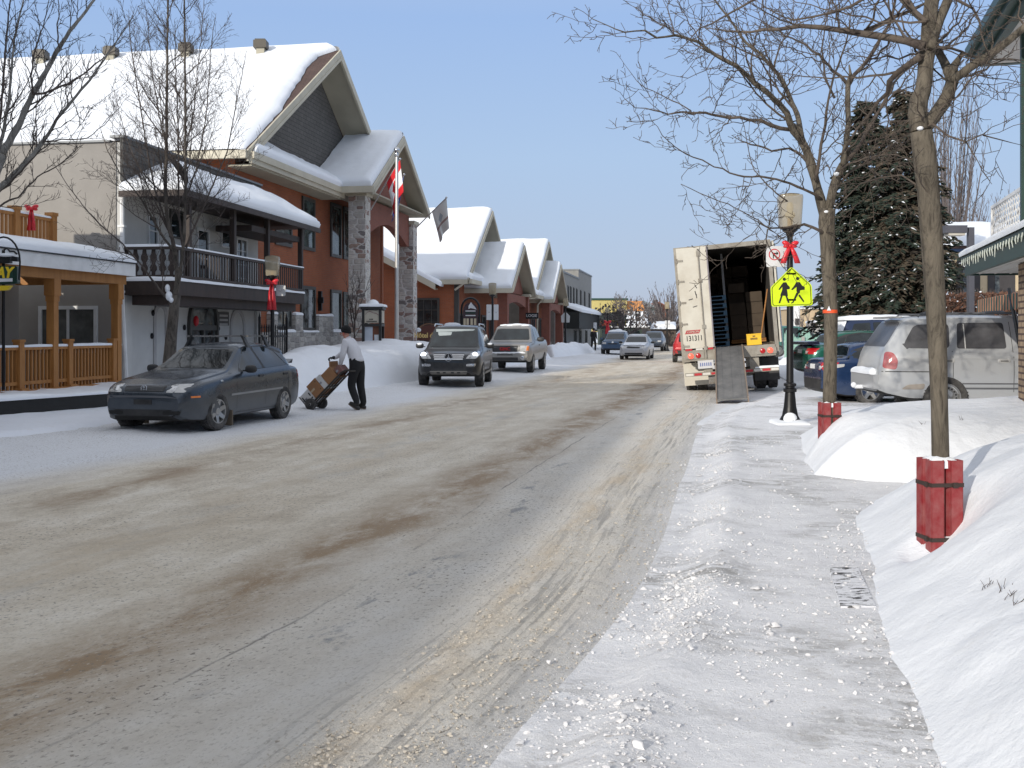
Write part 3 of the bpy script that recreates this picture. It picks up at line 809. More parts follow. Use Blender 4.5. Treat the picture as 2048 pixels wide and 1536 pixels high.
for i in range(6):
 mb = MB(); o_ = .16 + i * .235; pr = baluster(0, 0, 0)
 pts = [(o_ - .085 * w_, z_d + .31 + t * H0) for t, w_ in pr] + [(o_ + .085 * w_, z_d + .31 + t * H0) for t, w_ in pr[::-1]]
 Pl(F1, 'a', -.05).wall(mb, pts, .03); mb.build('end_baluster', DKBROWN, rail_o)
mb = MB(); mb.snow(F1.P(-.12, BO - .12, zr), F1.P(-.12, BO, zr), F1.P(9, BO, zr), F1.P(9, BO - .12, zr), .045, 3, 40, .05, .01)
mb.snow(F1.P(-.13, .02, zr), F1.P(-.01, .02, zr), F1.P(-.01, BO - .12, zr), F1.P(-.13, BO - .12, zr), .06, 3, 8, .05, .01)
mb.snow(F1.P(-.14, BO - .06, z_d + .165), F1.P(-.14, BO + .03, z_d + .165), F1.P(9, BO + .03, z_d + .165), F1.P(9, BO - .06, z_d + .165), .07, 3, 60, .04, .02)
mb.snow(F1.P(-.14, .02, z_d + .165), F1.P(-.02, .02, z_d + .165), F1.P(-.02, BO, z_d + .165), F1.P(-.14, BO, z_d + .165), .09, 3, 10, .05, .03)
mb.build('railing_snow', SNOW, wb, smooth=True, angle=180)
for px in (376, 466, 534, 601):
 a = F1.ho(px, 480, BO - .1)[0]
 mb = MB(); mb.fbox(F1, a - .07, a + .07, BO - .17, BO - .03, z_d + .16, 5.0); mb.build('post', DKBROWN, wb)
e0, e1, eo = -.25, 9.7, BO + .28
zE, zT = 5.05, 5.98
mb = MB()
A0 = F1.P(e0, .09, zE); A1 = F1.P(e0, eo, zE); A2 = F1.P(e1, eo, zE); A3 = F1.P(e1, .09, zE); B0 = F1.P(2.4, .10, zT); B1 = F1.P(e1, .10, zT)
mb.poly([A1, A2, B1, B0]); mb.poly([A0, A1, B0]); mb.poly([A3, B1, A2]); mb.poly([A0, A3, A2, A1])
mb.fbox(F1, e0, e1, eo - .02, eo + .05, zE - .13, zE + .02); mb.fbox(F1, e0 - .05, e0, .09, eo, zE - .13, zE + .02)
mb.build('porch_roof', DKBROWN, wb)
mb = MB(); mb.fbox(F1, F1.ho(510, 450, BO)[0], 8.9, .3, BO - .1, 4.55, 4.72); mb.build('beam', DKBROWN, wb)
mb = MB()
up = Vector((0, 0, .02))
mb.snow(A1 + up, A2 + up, B1 + up, B0 + up, .27, 30, 12, .45, .05, open_=(1, 0, 0, 1))
mb.snow(A0 + up, A1 + up, B0 + up + F1.o * .02, B0 + up, .20, 12, 12, .3, .03, open_=(1, 1, 0, 1))
mb.build('porch_snow', SNOW, wb, smooth=True, angle=180)
zb_, zt_ = z_d + .16, 4.95
window(wb, fo, fo.rect(294, 313, 430, 494), WHITEFR, GLASS, .05, nv=2)
window(wb, fo, fo.rect(338, 364, 420, 477), WINFR, GLASS, .05)
u = fo.rect(391, 416, 448, 520); window(wb, fo, (u[0], u[1], zb_, 4.62), WHITEFR, GLASS, .09, nv=2, name='door')
window(wb, fo, fo.rect(440, 461, 449, 496), WHITEFR, GLASS, .05)
u = fo.rect(470, 492, 456, 520); window(wb, fo, (u[0], u[1], zb_, 4.60), WHITEFR, PANE_W, .09, nu=2, nv=4, name='door')
for x0, x1, y0, y1, dk in ((306, 334, 605, 730, 0), (459, 489, 617, 730, 0)):
 u0, u1, _, zt2 = fo.rect(x0, x1, y0, y1); rr_ = (u1 - u0) / 2
 mb = MB(); arch_ring(fo, mb, u0, u1, .0, zt2 - rr_, .13, .003, .035); mb.build('arched_niche', NICHE, wb)
u0, u1, _, zt2 = fo.rect(374, 432, 598, 720)
mb = MB(); arch_ring(fo, mb, u0, u1, -.1, zt2 - .75, .10, .003, .10); dr = mb.build('entrance', WINFR, wb)
mb = MB(); fo.block(mb, u0 + .1, u1 - .1, zt2 - .9, zt2 - .75, .004, .08); fo.block(mb, (u0 + u1) / 2 - .06, (u0 + u1) / 2 + .06, -.1, zt2 - .9, .004, .08); mb.build('door_frame', WINFR, dr)
mb = MB(); fo.poly(mb, arch_pts(u0 + .09, u1 - .09, -.1, zt2 - .76), .012); mb.build('pane', PANE_W, dr)
mb = MB(); mb.ell(fo.P(u0 + .36, 1.95, .10), (.08, .04, .15)); mb.build('christmas_ornament', RED, dr, smooth=True)
pl_r = fo.rect(433, 455, 624, 651)
mb = MB(); fo.block(mb, *pl_r, .004, .05); pq = mb.build('plaque', WINFR, wb)
mb = MB()
for i in range(3): fo.block(mb, pl_r[0] + .1, pl_r[1] - .1, pl_r[3] - .14 - i * .13, pl_r[3] - .08 - i * .13, .052, .056)
mb.build('plaque_lines', NICHE, pq)
for px, py in ((304, 626), (302, 672), (369, 609), (367, 655), (434, 608), (435, 657), (450, 675)):
 a, z = fo.hit(px, py); mb = MB(); mb.ell(fo.P(a, z, .03), (.05, .05, .08), 8, 6); mb.build('iron_anchor', BLACKM, wb, smooth=True)
mb = MB(); fo.block(mb, 0.002, .32, -.1, z_d - .18, .003, .12); mb.build('pilaster', STUCCOW, wb)
mb = MB(); fo.block(mb, LEN - .3, LEN, -.1, z_d - .18, .003, .10); mb.build('pilaster', STUCCOW, wb)
mb = MB(); mb.tube([F1.P(-.10, .08, 5.0), F1.P(-.12, .10, 2.4), F1.P(-.16, .24, .1)], .055, 8)
for z in (4.2, 2.6, 1.3): mb.fbox(F1, -.18, -.04, .0, .17, z, z + .05)
mb.build('drainpipe', WHITEP, wb, smooth=True)
sw = Pl(F1, 'a', -.03)
window(wb, sw, sw.rect(79, 196, 612, 706), WHITEFR, glass_mat('curtained_glass', (.10, .105, .10), .08, .35), .085, nu=2, mw=.06)
rb = thing('restaurant_building', 'stucco restaurant building beside the honey wooden porch, mostly out of frame', 'building', (-14, 10, 0))
F0 = Fr(-10.9, 20.6, .2)
mb = MB(); mb.fbox(F0, -9.99, 0, -3.4, 0, -.1, 6.0); mb.build('wall', STUCCO, rb)
mb = MB(); mb.fbox(F0, -9.89, .1, -3.5, .1, 6.0, 6.2); mb.build('cornice', CREAM, rb)
nbld = thing('stucco_building', 'tall stucco building standing left of the camera, out of frame', 'building', F0.P(-30, 0, 0))
mb = MB(); mb.fbox(F0, -60, -10, -7, 2.2, -.1, 9.4); mb.build('wall', STUCCO, nbld)
mb = MB(); mb.fbox(F0, -60.1, -9.9, -7.1, 2.3, 9.4, 9.7); mb.build('cornice', CREAM, nbld)
mb = MB()
mb.fbox(F0, 0.01, 5.0, -3.4, -2.0, -.1, 3.1); mb.build('porch_wall', STUCCO, rb)
fp = Pl(F0, 'o', 0)
fp2 = Pl(F0, 'o', 2.2)
window(rb, fp, (-7, -4.6, 1.0, 2.8), WHITEFR, GLASS)
for k in range(6): window(nbld, fp2, (-48 + k * 5.5, -45.6 + k * 5.5, 1.0, 2.8), WHITEFR, GLASS); window(nbld, fp2, (-48 + k * 5.5, -46.4 + k * 5.5, 4.6, 6.2), WHITEFR, GLASS)
FP = Fr(-9.2, 25.0, .17)
pp = thing('wooden_porch', 'honey stained timber porch with balustrade and snow covered roof', 'porch', FP.P(-3, -1, 0))
zd = .48
mb = MB(); mb.fbox(FP, -6, .15, -2.6, .15, .1, zd); mb.build('deck', HONEY, pp)
a_post = [0.0, FP.ho(105, 640, 0)[0], FP.ho(105, 640, 0)[0] * 2.0]
for a in a_post:
 mb = MB(); mb.fbox(FP, a - .085, a + .085, -.085, .085, zd, 2.75); mb.fbox(FP, a - .12, a + .12, -.12, .12, 2.40, 2.75); mb.fbox(FP, a - .10, a + .10, -.10, .10, 2.28, 2.40); mb.build('post', HONEY, pp)
mb = MB(); mb.fbox(FP, -6, .25, -.11, .11, 2.751, 3.06); mb.fbox(FP, .02, .24, -2.6, -.11, 2.751, 3.06); mb.build('beam', HONEY, pp)
mb = MB(); mb.fbox(FP, -6, .40, .20, .26, 2.95, 3.24); mb.fbox(FP, .34, .40, -2.6, .20, 2.95, 3.24)
mb.poly([FP.P(-6, .26, 3.24), FP.P(.40, .26, 3.24), FP.P(.40, -2.6, 3.70), FP.P(-6, -2.6, 3.70)]); mb.fbox(FP, -6, .34, -2.6, .20, 3.06, 3.10)
mb.build('porch_roof', WHITEP, pp)
mb = MB(); mb.tube([FP.P(-6, .285, 3.25), FP.P(.42, .285, 3.25)], .018, 6); mb.build('light_string', BLACKM, pp)
mb = MB(); mb.snow(FP.P(-6, .29, 3.25), FP.P(.42, .29, 3.25), FP.P(.42, -2.6, 3.72), FP.P(-6, -2.6, 3.72), .20, 24, 12, .35, .05, open_=(1, 0, 0, 1)); mb.build('roof_snow', SNOW, pp, smooth=True, angle=180)
zr_ = 1.34
rb2 = MB(); rb2.fbox(FP, -6, 0, -.055, .055, zr_ - .06, zr_); rb2.fbox(FP, -6, 0, -.04, .04, zd + .10, zd + .17)
ro = rb2.build('balustrade', HONEY, pp)
b0 = None
for i in range(34):
 a = -.18 - i * .128
 if b0 is None:
  mb = MB(); mb.box((0, 0, (zr_ - zd - .06) / 2), (.045, .045, zr_ - zd - .06)); b0 = mb.build('baluster', HONEY, ro, local=True); b = b0
 else: b = b0.copy(); COL.objects.link(b)
 b.location = wm(ro).inverted() @ FP.P(a, 0, zd); b.rotation_euler = (0, 0, math.atan2(FP.a.y, FP.a.x))
for px in (38, 137, 225):
 a = FP.ho(px, 690, 0.02)[0]
 mb = MB(); mb.fbox(FP, a - .075, a + .075, -.06, .09, zd - .05, zr_ + .10); mb.fbox(FP, a - .09, a + .09, -.075, .105, zr_ + .10, zr_ + .15); mb.fbox(FP, a - .12, a + .12, -.1, .16, zd - .08, zd + .04); mb.build('newel', HONEY, ro)
mb = MB(); mb.snow(FP.P(-6, -.06, zr_), FP.P(0, -.06, zr_), FP.P(0, .06, zr_), FP.P(-6, .06, zr_), .05, 60, 3, .04, .02); mb.build('rail_snow', SNOW, pp, smooth=True, angle=180)
uo = -1.75; uz0, uz1 = 3.62, 4.36
ua0 = FP.ho(103, 440, uo)[0]
ur = MB(); ur.fbox(FP, -7, ua0, uo - .05, uo + .05, uz1 - .11, uz1 - .04); ur.fbox(FP, -7, ua0, uo - .035, uo + .035, uz0 + .0, uz0 + .07)
uro = ur.build('roof_railing', HONEY, pp)
for i in range(20):
 b = b0.copy(); COL.objects.link(b); b.parent = uro; b.scale = (1.15, 1.15, .86)
 b.location = wm(uro).inverted() @ FP.P(ua0 - .16 - i * .14, uo, uz0 - .04); b.rotation_euler = (0, 0, math.atan2(FP.a.y, FP.a.x))
for px in (103, 29):
 a = FP.ho(px, 440, uo)[0]
 mb = MB(); mb.fbox(FP, a - .09, a + .09, uo - .09, uo + .09, uz0 - .12, uz1 + .02); mb.fbox(FP, a - .11, a + .11, uo - .11, uo + .11, uz1 + .02, uz1 + .10); mb.build('newel', HONEY, uro)
mb = MB(); mb.snow(FP.P(-7, uo - .055, uz1 - .04), FP.P(ua0, uo - .055, uz1 - .04), FP.P(ua0, uo + .055, uz1 - .04), FP.P(-7, uo + .055, uz1 - .04), .05, 50, 3, .04, .02); mb.build('rail_snow', SNOW, uro, smooth=True, angle=180)
mb = MB(); mb.prism([(-9.95, 18.2, .0), (-9.70, 18.1, .0), (-8.12, 21.75, .0), (-8.35, 21.9, 0)], (0, 0, .40))
o = mb.build('retaining_wall', mat('wet_black_timber', (.012, .012, .012), .6, bs=.4, bscale=12), origin=(-9, 20, 0)); tag(o, 'low black timber retaining wall half buried in snow by the porch', 'retaining wall')
mb = MB(); mb.snow((-9.95, 18.2, .40), (-9.68, 18.1, .40), (-8.10, 21.75, .40), (-8.35, 21.9, .40), .07, 4, 30, .08, .04); q_ = mb.build('snow_cap', SNOW, o, smooth=True, angle=180)
def gable_roof(root, fr, a0, a1, zE, zA, o_front, o_back, th=.16, snowT=.26, fascia=.32, overhang=.0, snow_from=(.35, .35), name='roof', ragged=False, both=True, seed=0.0, soffit_o=None, oE=None):
 am = (a0 + a1) / 2
 mb = MB()                            # two slabs
 for s_, aE in ((1, a0), (-1, a1)):
  p = [fr.P(aE, o_front, zE), fr.P(am, o_front, zA), fr.P(am, o_front, zA - th * 1.25), fr.P(aE, o_front, zE - th * 1.25)]
  if oE is not None and aE == a0: mb.hexa(p + [fr.P(aE, oE, zE), fr.P(am, o_back, zA), fr.P(am, o_back, zA - th * 1.25), fr.P(aE, oE, zE - th * 1.25)])
  else: mb.prism(p, fr.o * (o_back - o_front))
 r = mb.build(name, SHINGLE, root)
 mb = MB()                            # cream rake boards on the front, underside lining
 L = math.hypot(am - a0, zA - zE); ca = (am - a0) / L; sa = (zA - zE) / L
 for s_, aE in ((1, a0), (-1, a1)):
  p = [fr.P(aE, o_front + .05, zE + .03), fr.P(am, o_front + .05, zA + .03), fr.P(am, o_front + .05, zA - fascia), fr.P(aE, o_front + .05, zE - fascia * .8)]
  mb.prism(p, fr.o * -.06)
  q = [fr.P(aE + s_ * .12, o_front + .075, zE - fascia * .35), fr.P(am, o_front + .075, zA - fascia * .62), fr.P(am, o_front + .075, zA - fascia * .95), fr.P(aE + s_ * .12, o_front + .075, zE - fascia * .7)]
  mb.prism(q, fr.o * -.02)
 for aE, s_ in ((a0, -1), (a1, 1)):   # gutters along the eaves
  mb.fbox(fr, min(aE, aE + s_ * .14), max(aE, aE + s_ * .14), oE if oE is not None and aE == a0 else o_back, o_front + .02, zE - .24, zE + .02)
 mb.build('fascia', CREAM, r)
 if soffit_o is not None:
  mb = MB()
  for s_, aE in ((1, a0), (-1, a1)):
   p = [fr.P(aE, o_front - .02, zE - th * 1.25 - .01), fr.P(am, o_front - .02, zA - th * 1.25 - .01), fr.P(am, o_front - .02, zA - th * 1.25 - .05), fr.P(aE, o_front - .02, zE - th * 1.25 - .05)]
   mb.prism(p, fr.o * (soffit_o - o_front))
  mb.build('soffit', SOFFIT, r)
 mb = MB()
 up = Vector((0, 0, .02))
 for aE, sf in ((a0, snow_from[0]), (a1, snow_from[1])):
  if not both and aE == a1: continue
  p00 = fr.P(aE, o_front - .03, zE) + up; p10 = fr.P(am, o_front - .03, zA) + up; p11 = fr.P(am, o_back, zA) + up; p01 = fr.P(aE, oE if oE is not None and aE == a0 else o_back, zE) + up
  if ragged and aE == a0:          # the snow has slid off a strip along the rake near the top
   N = 40; U = [i / N for i in range(N + 1)]
   NV = 50; V = [0, .002, .006, .012, .02] + [.02 + .98 * i / NV for i in range(1, NV + 1)]
   vs = []; fs = []
   nrm = (p10 - p00).cross(p01 - p00).normalized(); nrm = nrm if nrm.z > 0 else -nrm
   for v in V:
    for u in U:
     edge = (.04 + .62 * max(0, min(1, (u - .30) / .5)) + .12 * noise.noise(Vector((u * 16, 3, 0))) + .06 * noise.noise(Vector((u * 60, 9, 0)))) * (1.0 if u < .93 else (1 - (u - .93) / .07 * .85))
     edge = max(edge, .03)
     f0 = edge / (o_front - o_back); vv = f0 + v * (1 - f0)
     q = (p00 * (1 - u) + p10 * u) * (1 - vv) + (p01 * (1 - u) + p11 * u) * vv
     k = min(1, v / .02) ** .5 * min(1, .25 + u * 20)
     vs.append(q + nrm * ((snowT * k) + noise.noise(q * .5) * .06 * k) + Vector((0, 0, .05 * k * max(0, (u - .9) * 10))))
   a_ = len(U)
   for j in range(len(V) - 1):
    for i in range(a_ - 1): fs.append([j * a_ + i, j * a_ + i + 1, (j + 1) * a_ + i + 1, (j + 1) * a_ + i][::-1])
   mb.add(vs, fs)
  else:
   mb.snow(p00, p10, p11, p01, snowT, 22, 26, .30, .05, seed, open_=(0, 1, 0, 1))
 mb.build('roof_snow', SNOW, r, smooth=True, angle=180)
 return r
def brick_front(root, pl, pts, mat_=BRICK, name='wall', t=.3):
 mb = MB(); pl.wall(mb, pts, t); return mb.build(name, mat_, root)
def pillar(root, fr, a, o, s_, z0, z1, m):
 mb = MB(); mb.fbox(fr, a - s_ / 2, a + s_ / 2, o - s_ / 2, o + s_ / 2, z0, z1)
 p = mb.build('stone_pillar', m, root)
 mb = MB(); mb.fbox(fr, a - s_ / 2 - .08, a + s_ / 2 + .08, o - s_ / 2 - .08, o + s_ / 2 + .08, z1, z1 + .16); mb.build('capital', CREAM, p); return p
def arch_beam(root, fr, a0, a1, o, z0, zc, z1, m, t=.35):
 pts = [(a0, z0)]; n = 14
 for i in range(n + 1):
  k = i / n; pts.append((a0 + .35 + (a1 - a0 - .7) * k, z0 + (zc - z0) * math.sin(math.pi * k)))
 pts += [(a1, z0), (a1, z1), (a0, z1)]
 mb = MB(); Pl(fr, 'o', o).wall(mb, pts, t); return mb.build('arched_beam', m, root)
def roof_vent(root, p, s_=.5):
 mb = MB(); mb.box(p + Vector((0, 0, .25)), (s_ * .62, s_ * .62, .5)); v = mb.build('roof_vent', SOFFIT, root)
 mb = MB(); mb.box(p + Vector((0, 0, .62)), (s_, s_, .30)); mb.box(p + Vector((0, 0, .80)), (s_ * .8, s_ * .8, .06)); mb.build('vent_cap', mat('brown_metal', (.06, .05, .035), .5), v)
# ---- the hotel
FH = Fr(-8.6, 35.0, .166)
ho_ = thing('hotel_building', 'big orange brick hotel with tall snowy gable and stone pillared porch', 'hotel', FH.P(9, -8, 0))
aL, aR, aM = -.2, 18.5, 9.15
zE, zA = 7.50, 13.15
fw_ = Pl(FH, 'o', -.75); fs_ = Pl(FH, 'a', .7)
brick_front(ho_, fw_, [(.7, -.1), (17.7, -.1), (17.7, 7.45), (.7, 7.45)])
brick_front(ho_, Pl(FH, 'a', .7), [(-16, -.1), (-1.05, -.1), (-1.05, 7.45), (-16, 7.45)], name='side_wall')
brick_front(ho_, Pl(FH, 'a', 18.0), [(-16, -.1), (-.76, -.1), (-.76, 7.45), (-16, 7.45)], name='side_wall')
gp = Pl(FH, 'o', -1.10)
brick_front(ho_, gp, [(.75, 7.46), (17.6, 7.46), (aM, 12.75)], SIDING, 'gable_wall', .25)
rf = gable_roof(ho_, FH, aL, aR, zE, zA, .05, -19, ragged=True, fascia=.42, soffit_o=-1.15)
mb = MB(); mb.prism([FH.P(.3, .10, 7.42), FH.P(.3, -1.08, 8.15), FH.P(.3, -1.08, 7.47), FH.P(.3, .02, 7.30)], FH.a * 9.6); pr_ = mb.build('pent_roof', SHINGLE, ho_)
mb = MB(); mb.fbox(FH, -.1, 9.4, .10, .26, 7.28, 7.50); mb.fbox(FH, -.1, 9.4, .085, .19, 7.12, 7.28); mb.build('gutter', CREAM, pr_)
mb = MB(); mb.fbox(FH, .1, 9.2, -.74, .085, 7.06, 7.12); mb.build('soffit', SOFFIT, pr_)
mb = MB(); mb.snow(FH.P(.1, .20, 7.50), FH.P(10.2, .20, 7.50), FH.P(10.2, -1.08, 8.20), FH.P(1.3, -1.08, 8.20), .30, 40, 12, .5, .06, 3.0, open_=(0, 1, 0, 1)); mb.build('roof_snow', SNOW, pr_, smooth=True, angle=180)
pA, pB, pM = 8.92, 18.55, 13.72
rp_ = gable_roof(ho_, FH, pA, pB, 7.52, 10.40, 1.5, -1.05, th=.15, fascia=.40, snowT=.34, name='porch_roof', soffit_o=-.9, seed=5.0)
mb = MB(); Pl(FH, 'o', .75).wall(mb, [(pA + .8, 7.4), (pB - .8, 7.4), (pM, 9.95)], .2); mb.build('porch_gable', BRICK2, ho_)
po = .62
ap1 = FH.ho(719, 500, po)[0]; ap2 = FH.ho(816, 500, po)[0]
pillar(ho_, FH, ap1, po, .72, -.1, 7.25, STONE); pillar(ho_, FH, ap2, po, .72, -.1, 6.85, STONE)
arch_beam(ho_, FH, ap1 + .37, ap2 - .37, po + .15, 5.75, 6.45, 7.25, BRICK2)
mb = MB(); mb.fbox(FH, pA + .3, pB - .3, -.7, 1.3, 7.36, 7.42); mb.build('porch_ceiling', SOFFIT, ho_)
gl = glass_mat('hotel_glass', (.05, .065, .06), .05, .9)
for x0, x1, y0, y1, nu in ((549, 582, 432, 492, 1), (603, 628, 396, 501, 1), (660, 681, 408, 515, 1), (685, 699, 415, 519, 1)):
 window(ho_, fw_, fw_.rect(x0, x1, y0, y1), WINFR, gl, .13, .07, nu)
for x0, x1, y0, y1, nu in ((549, 581, 604, 660, 2), (600, 629, 572, 662, 1), (660, 681, 580, 664, 1), (685, 699, 584, 664, 1)):
 window(ho_, fw_, fw_.rect(x0, x1, y0, y1), WINFR, PANE_W if x0 in (600, 549) else gl, .13, .07, nu, sill=STONEB)
mb = MB(); mb.fbox(FH, .6, 17, -.748, -.60, -.1, 1.62)
mb.build('stone_base', STONEB, ho_)
for x0, x1 in ((583, 598), (630, 659), (533, 547)):
 u0, u1 = fw_.hit(x0, 650)[0], fw_.hit(x1, 650)[0]; mb = MB(); fw_.block(mb, u0, u1, 1.62, 2.28, .003, .17); mb.build('stone_pier', STONEB, ho_)
mb = MB()
for x0, x1, zc in ((583, 598, 2.28), (630, 659, 2.28), (533, 547, 2.28), (599, 630, 1.62), (547, 583, 1.62), (659, 700, 1.62)):
 u0, u1 = fw_.hit(x0, 650)[0], fw_.hit(x1, 650)[0]
 mb.snow(FH.P(u0, -.74, zc), FH.P(u1, -.74, zc), FH.P(u1, -.56, zc), FH.P(u0, -.56, zc), .10, 8, 3, .08, .03)
mb.build('ledge_snow', SNOW, ho_, smooth=True, angle=180)
a, z = fw_.hit(637, 602); mb = MB(); mb.fbox(FH, a - .06, a + .06, -.748, -.60, z - .4, z + .4); mb.fbox(FH, a - .16, a - .06, -.70, -.50, z - .1, z + .15); mb.build('wall_lamp', BLACKM, ho_)
for px in (522, 372, 222, 82):
 k = (px - CX) / F                    # along the ridge, on the near slope
 b = FH.P(aM - .75, 0, 0); o_ = (k * b.y - b.x) / (FH.o.x - k * FH.o.y)
 roof_vent(rf, FH.P(aM - .75, o_, zA - .45), .52)
# ---- the two lodge shops beyond it
def lodge(label, fr, half, zE, zA, ph, pzE, pzA, po_, seed, oE=None):
 root = thing('lodge_shop', label, 'shop', fr.P(half, -4, 0), group='gabled brick shops beyond the hotel')
 brick_front(root, Pl(fr, 'o', -.8), [(.6, -.1), (2 * half - .6, -.1), (2 * half - .6, zE + .1), (.6, zE + .1)], BRICK)
 brick_front(root, Pl(fr, 'o', -1.2), [(.6, zE), (2 * half - .6, zE), (half, zA - .35)], SIDING, 'gable_wall', .2)
 gable_roof(root, fr, 0, 2 * half, zE, zA, 0, -15, fascia=.30, snowT=.30, seed=seed, soffit_o=-1.25, oE=oE)
 gable_roof(root, fr, half - ph, half + ph, pzE, pzA, po_, -1.2, th=.12, fascia=.28, snowT=.30, name='porch_roof', seed=seed + 2, soffit_o=-.8)
 mb = MB(); Pl(fr, 'o', po_ - .7).wall(mb, [(half - ph + .6, pzE - .1), (half + ph - .6, pzE - .1), (half, pzA - .4)], .2); mb.build('porch_gable', BRICK2, root)
 for a in (half - ph + .7, half + ph - .7):
  mb = MB(); mb.fbox(fr, a - .3, a + .3, po_ - .95, po_ - .35, -.1, pzE - .2); mb.build('porch_pillar', BRICK2, root)
  mb = MB(); mb.fbox(fr, a - .55, a + .55, po_ - 1.0, po_ - .2, pzE - .2, pzE - .02); mb.build('capital', CREAM, root)
 arch_beam(root, fr, half - ph + 1.0, half + ph - 1.0, po_ - .5, pzE - .9, pzE - .65, pzE - .2, BRICK2)
 mb = MB(); mb.hexa([fr.P(0, .12, zE - .02), fr.P(1.4, -1.2, zE + .8), fr.P(.3, -1.2, zE), fr.P(0, .05, zE - .12)] + [fr.P(half - ph, .12, zE - .02), fr.P(half - ph, -1.2, zE + .8), fr.P(half - ph, -1.2, zE), fr.P(half - ph, .05, zE - .12)]); pr = mb.build('pent_roof', SHINGLE, root)
 mb = MB(); mb.fbox(fr, -.14, half - ph, .12, .26, zE - .2, zE + .04); mb.build('gutter', CREAM, pr)
 mb = MB(); mb.snow(fr.P(0, .2, zE + .04), fr.P(half - ph + 1, .2, zE + .04), fr.P(half - ph + 1, -1.2, zE + .85), fr.P(1.45, -1.2, zE + .85), .3, 14, 8, .4, .05, seed, open_=(0, 1, 0, 1)); mb.build('roof_snow', SNOW, pr, smooth=True, angle=180)
 f = Pl(fr, 'o', -.8)
 for k, (u0, u1) in enumerate(((1.2, 2.4), (3.2, 5.2), (6.2, 7.4), (8.0, 9.4), (10.6, 12.2))):
  window(root, f, (u0, u1, .2 if k in (2, 3) else .9, 2.7), WINFR, PANE_W if k == 1 else GLASS, .12, .07, 2 if k != 2 else 1)
 mb = MB(); mb.fbox(fr, .5, 2 * half - .5, -.798, -.62, -.1, .8); mb.build('stone_base', STONEB, root)
 return root
FB = Fr(-1.23 - .166 * 7.6, 68 - 7.6, .166)
b2 = lodge('nearer of two gabled brick shops, its eave just right of the flagpole', FB, 7.7, 4.55, 9.25, 4.8, 4.15, 7.05, 2.05, 11.0, oE=-2.1)
nb = Pl(FB, 'a', .35)
o0, z0 = nb.hit(876, 572); o1, z1 = nb.hit(738, 498)
brick_front(b2, nb, [(-.82, -.1), (-.82, 4.5), (o0, 4.5), (o1, z1), (o1 - 5, z1 + 2.5), (o1 - 5, -.1)], BRICK, 'side_wall')
sl_ = (z1 - z0) / (o1 - o0)
mb = MB(); mb.prism([FB.P(-.35, o0, z0 + .12), FB.P(-.35, o0, z0 - .25), FB.P(-.35, o1 - 6, z0 - .25 + sl_ * (o1 - 6 - o0)), FB.P(-.35, o1 - 6, z0 + .12 + sl_ * (o1 - 6 - o0))], FB.a * .10)
mb.prism([FB.P(-.25, o0, z0 - .16), FB.P(-.25, o0, z0 - .22), FB.P(-.25, o1 - 6, z0 - .22 + sl_ * (o1 - 6 - o0)), FB.P(-.25, o1 - 6, z0 - .16 + sl_ * (o1 - 6 - o0))], FB.a * .6)
mb.build('rake_board', CREAM, b2)
mb = MB(); q = lambda a, o: FB.P(a, o, z0 + .12 + sl_ * (o - o0))
mb.prism([q(-.25, o0), q(8, o0), q(8, o1 - 6), q(-.25, o1 - 6)], (0, 0, -.14)); wr_ = mb.build('wing_roof', SHINGLE, b2)
mb = MB(); mb.snow(q(-.36, o0 + .3), q(8, o0 + .3), q(8, o1 - 6), q(-.36, o1 - 6), .30, 16, 16, .35, .05, 4.0, open_=(0, 1, 0, 1)); mb.build('roof_snow', SNOW, wr_, smooth=True, angle=180)
window(b2, nb, nb.rect(832, 879, 596, 668), WINFR, GLASS, .12, .07, 3, 3)
mb = MB()
for zz in (-.1,): mb.fbox(FB, .30, .55, -.85, -.6, -.1, 4.4)
mb.build('dark_post', WINFR, b2)
mb = MB(); mb.tube([FB.P(-.1, -.2, 4.35), FB.P(.1, -.75, 4.0)], .06, 6); mb.build('downpipe', CREAM, b2)
roof_vent(b2, FB.P(7.0, -7, 8.9), .7)
FB3 = Fr(2.9 - .166 * 7.6, 84 - 7.6, .166)
b3 = lodge('farther of two gabled brick shops, sunlit snow roof beside grey flat building', FB3, 7.7, 4.2, 8.65, 4.8, 4.0, 6.85, .95, 17.0)
mb = MB(); mb.tube([FB3.P(2.6, .2, 4.1), FB3.P(2.7, -.2, 3.6), FB3.P(2.7, -.25, .2)], .07, 6); mb.build('downpipe', CREAM, b3)
a = FB3.ho(1065, 630, .6)
mb = MB(); mb.fbox(FB3, a[0] - .03, a[0] + .03, .15, 1.0, a[1] - .25, a[1] + .15); ss = mb.build('hanging_sign', BLACKM, origin=FB3.P(a[0], .5, a[1])); tag(ss, 'black hanging shop sign with pale capitals under the farther gabled shop', 'shop sign')
M = basis(FB3.P(a[0] - .045, .55, a[1] - .05), FB3.o, (0, 0, 1))
text_mb('LOGIE', .26, M, width=.70).build('lettering', WHITEP, ss)
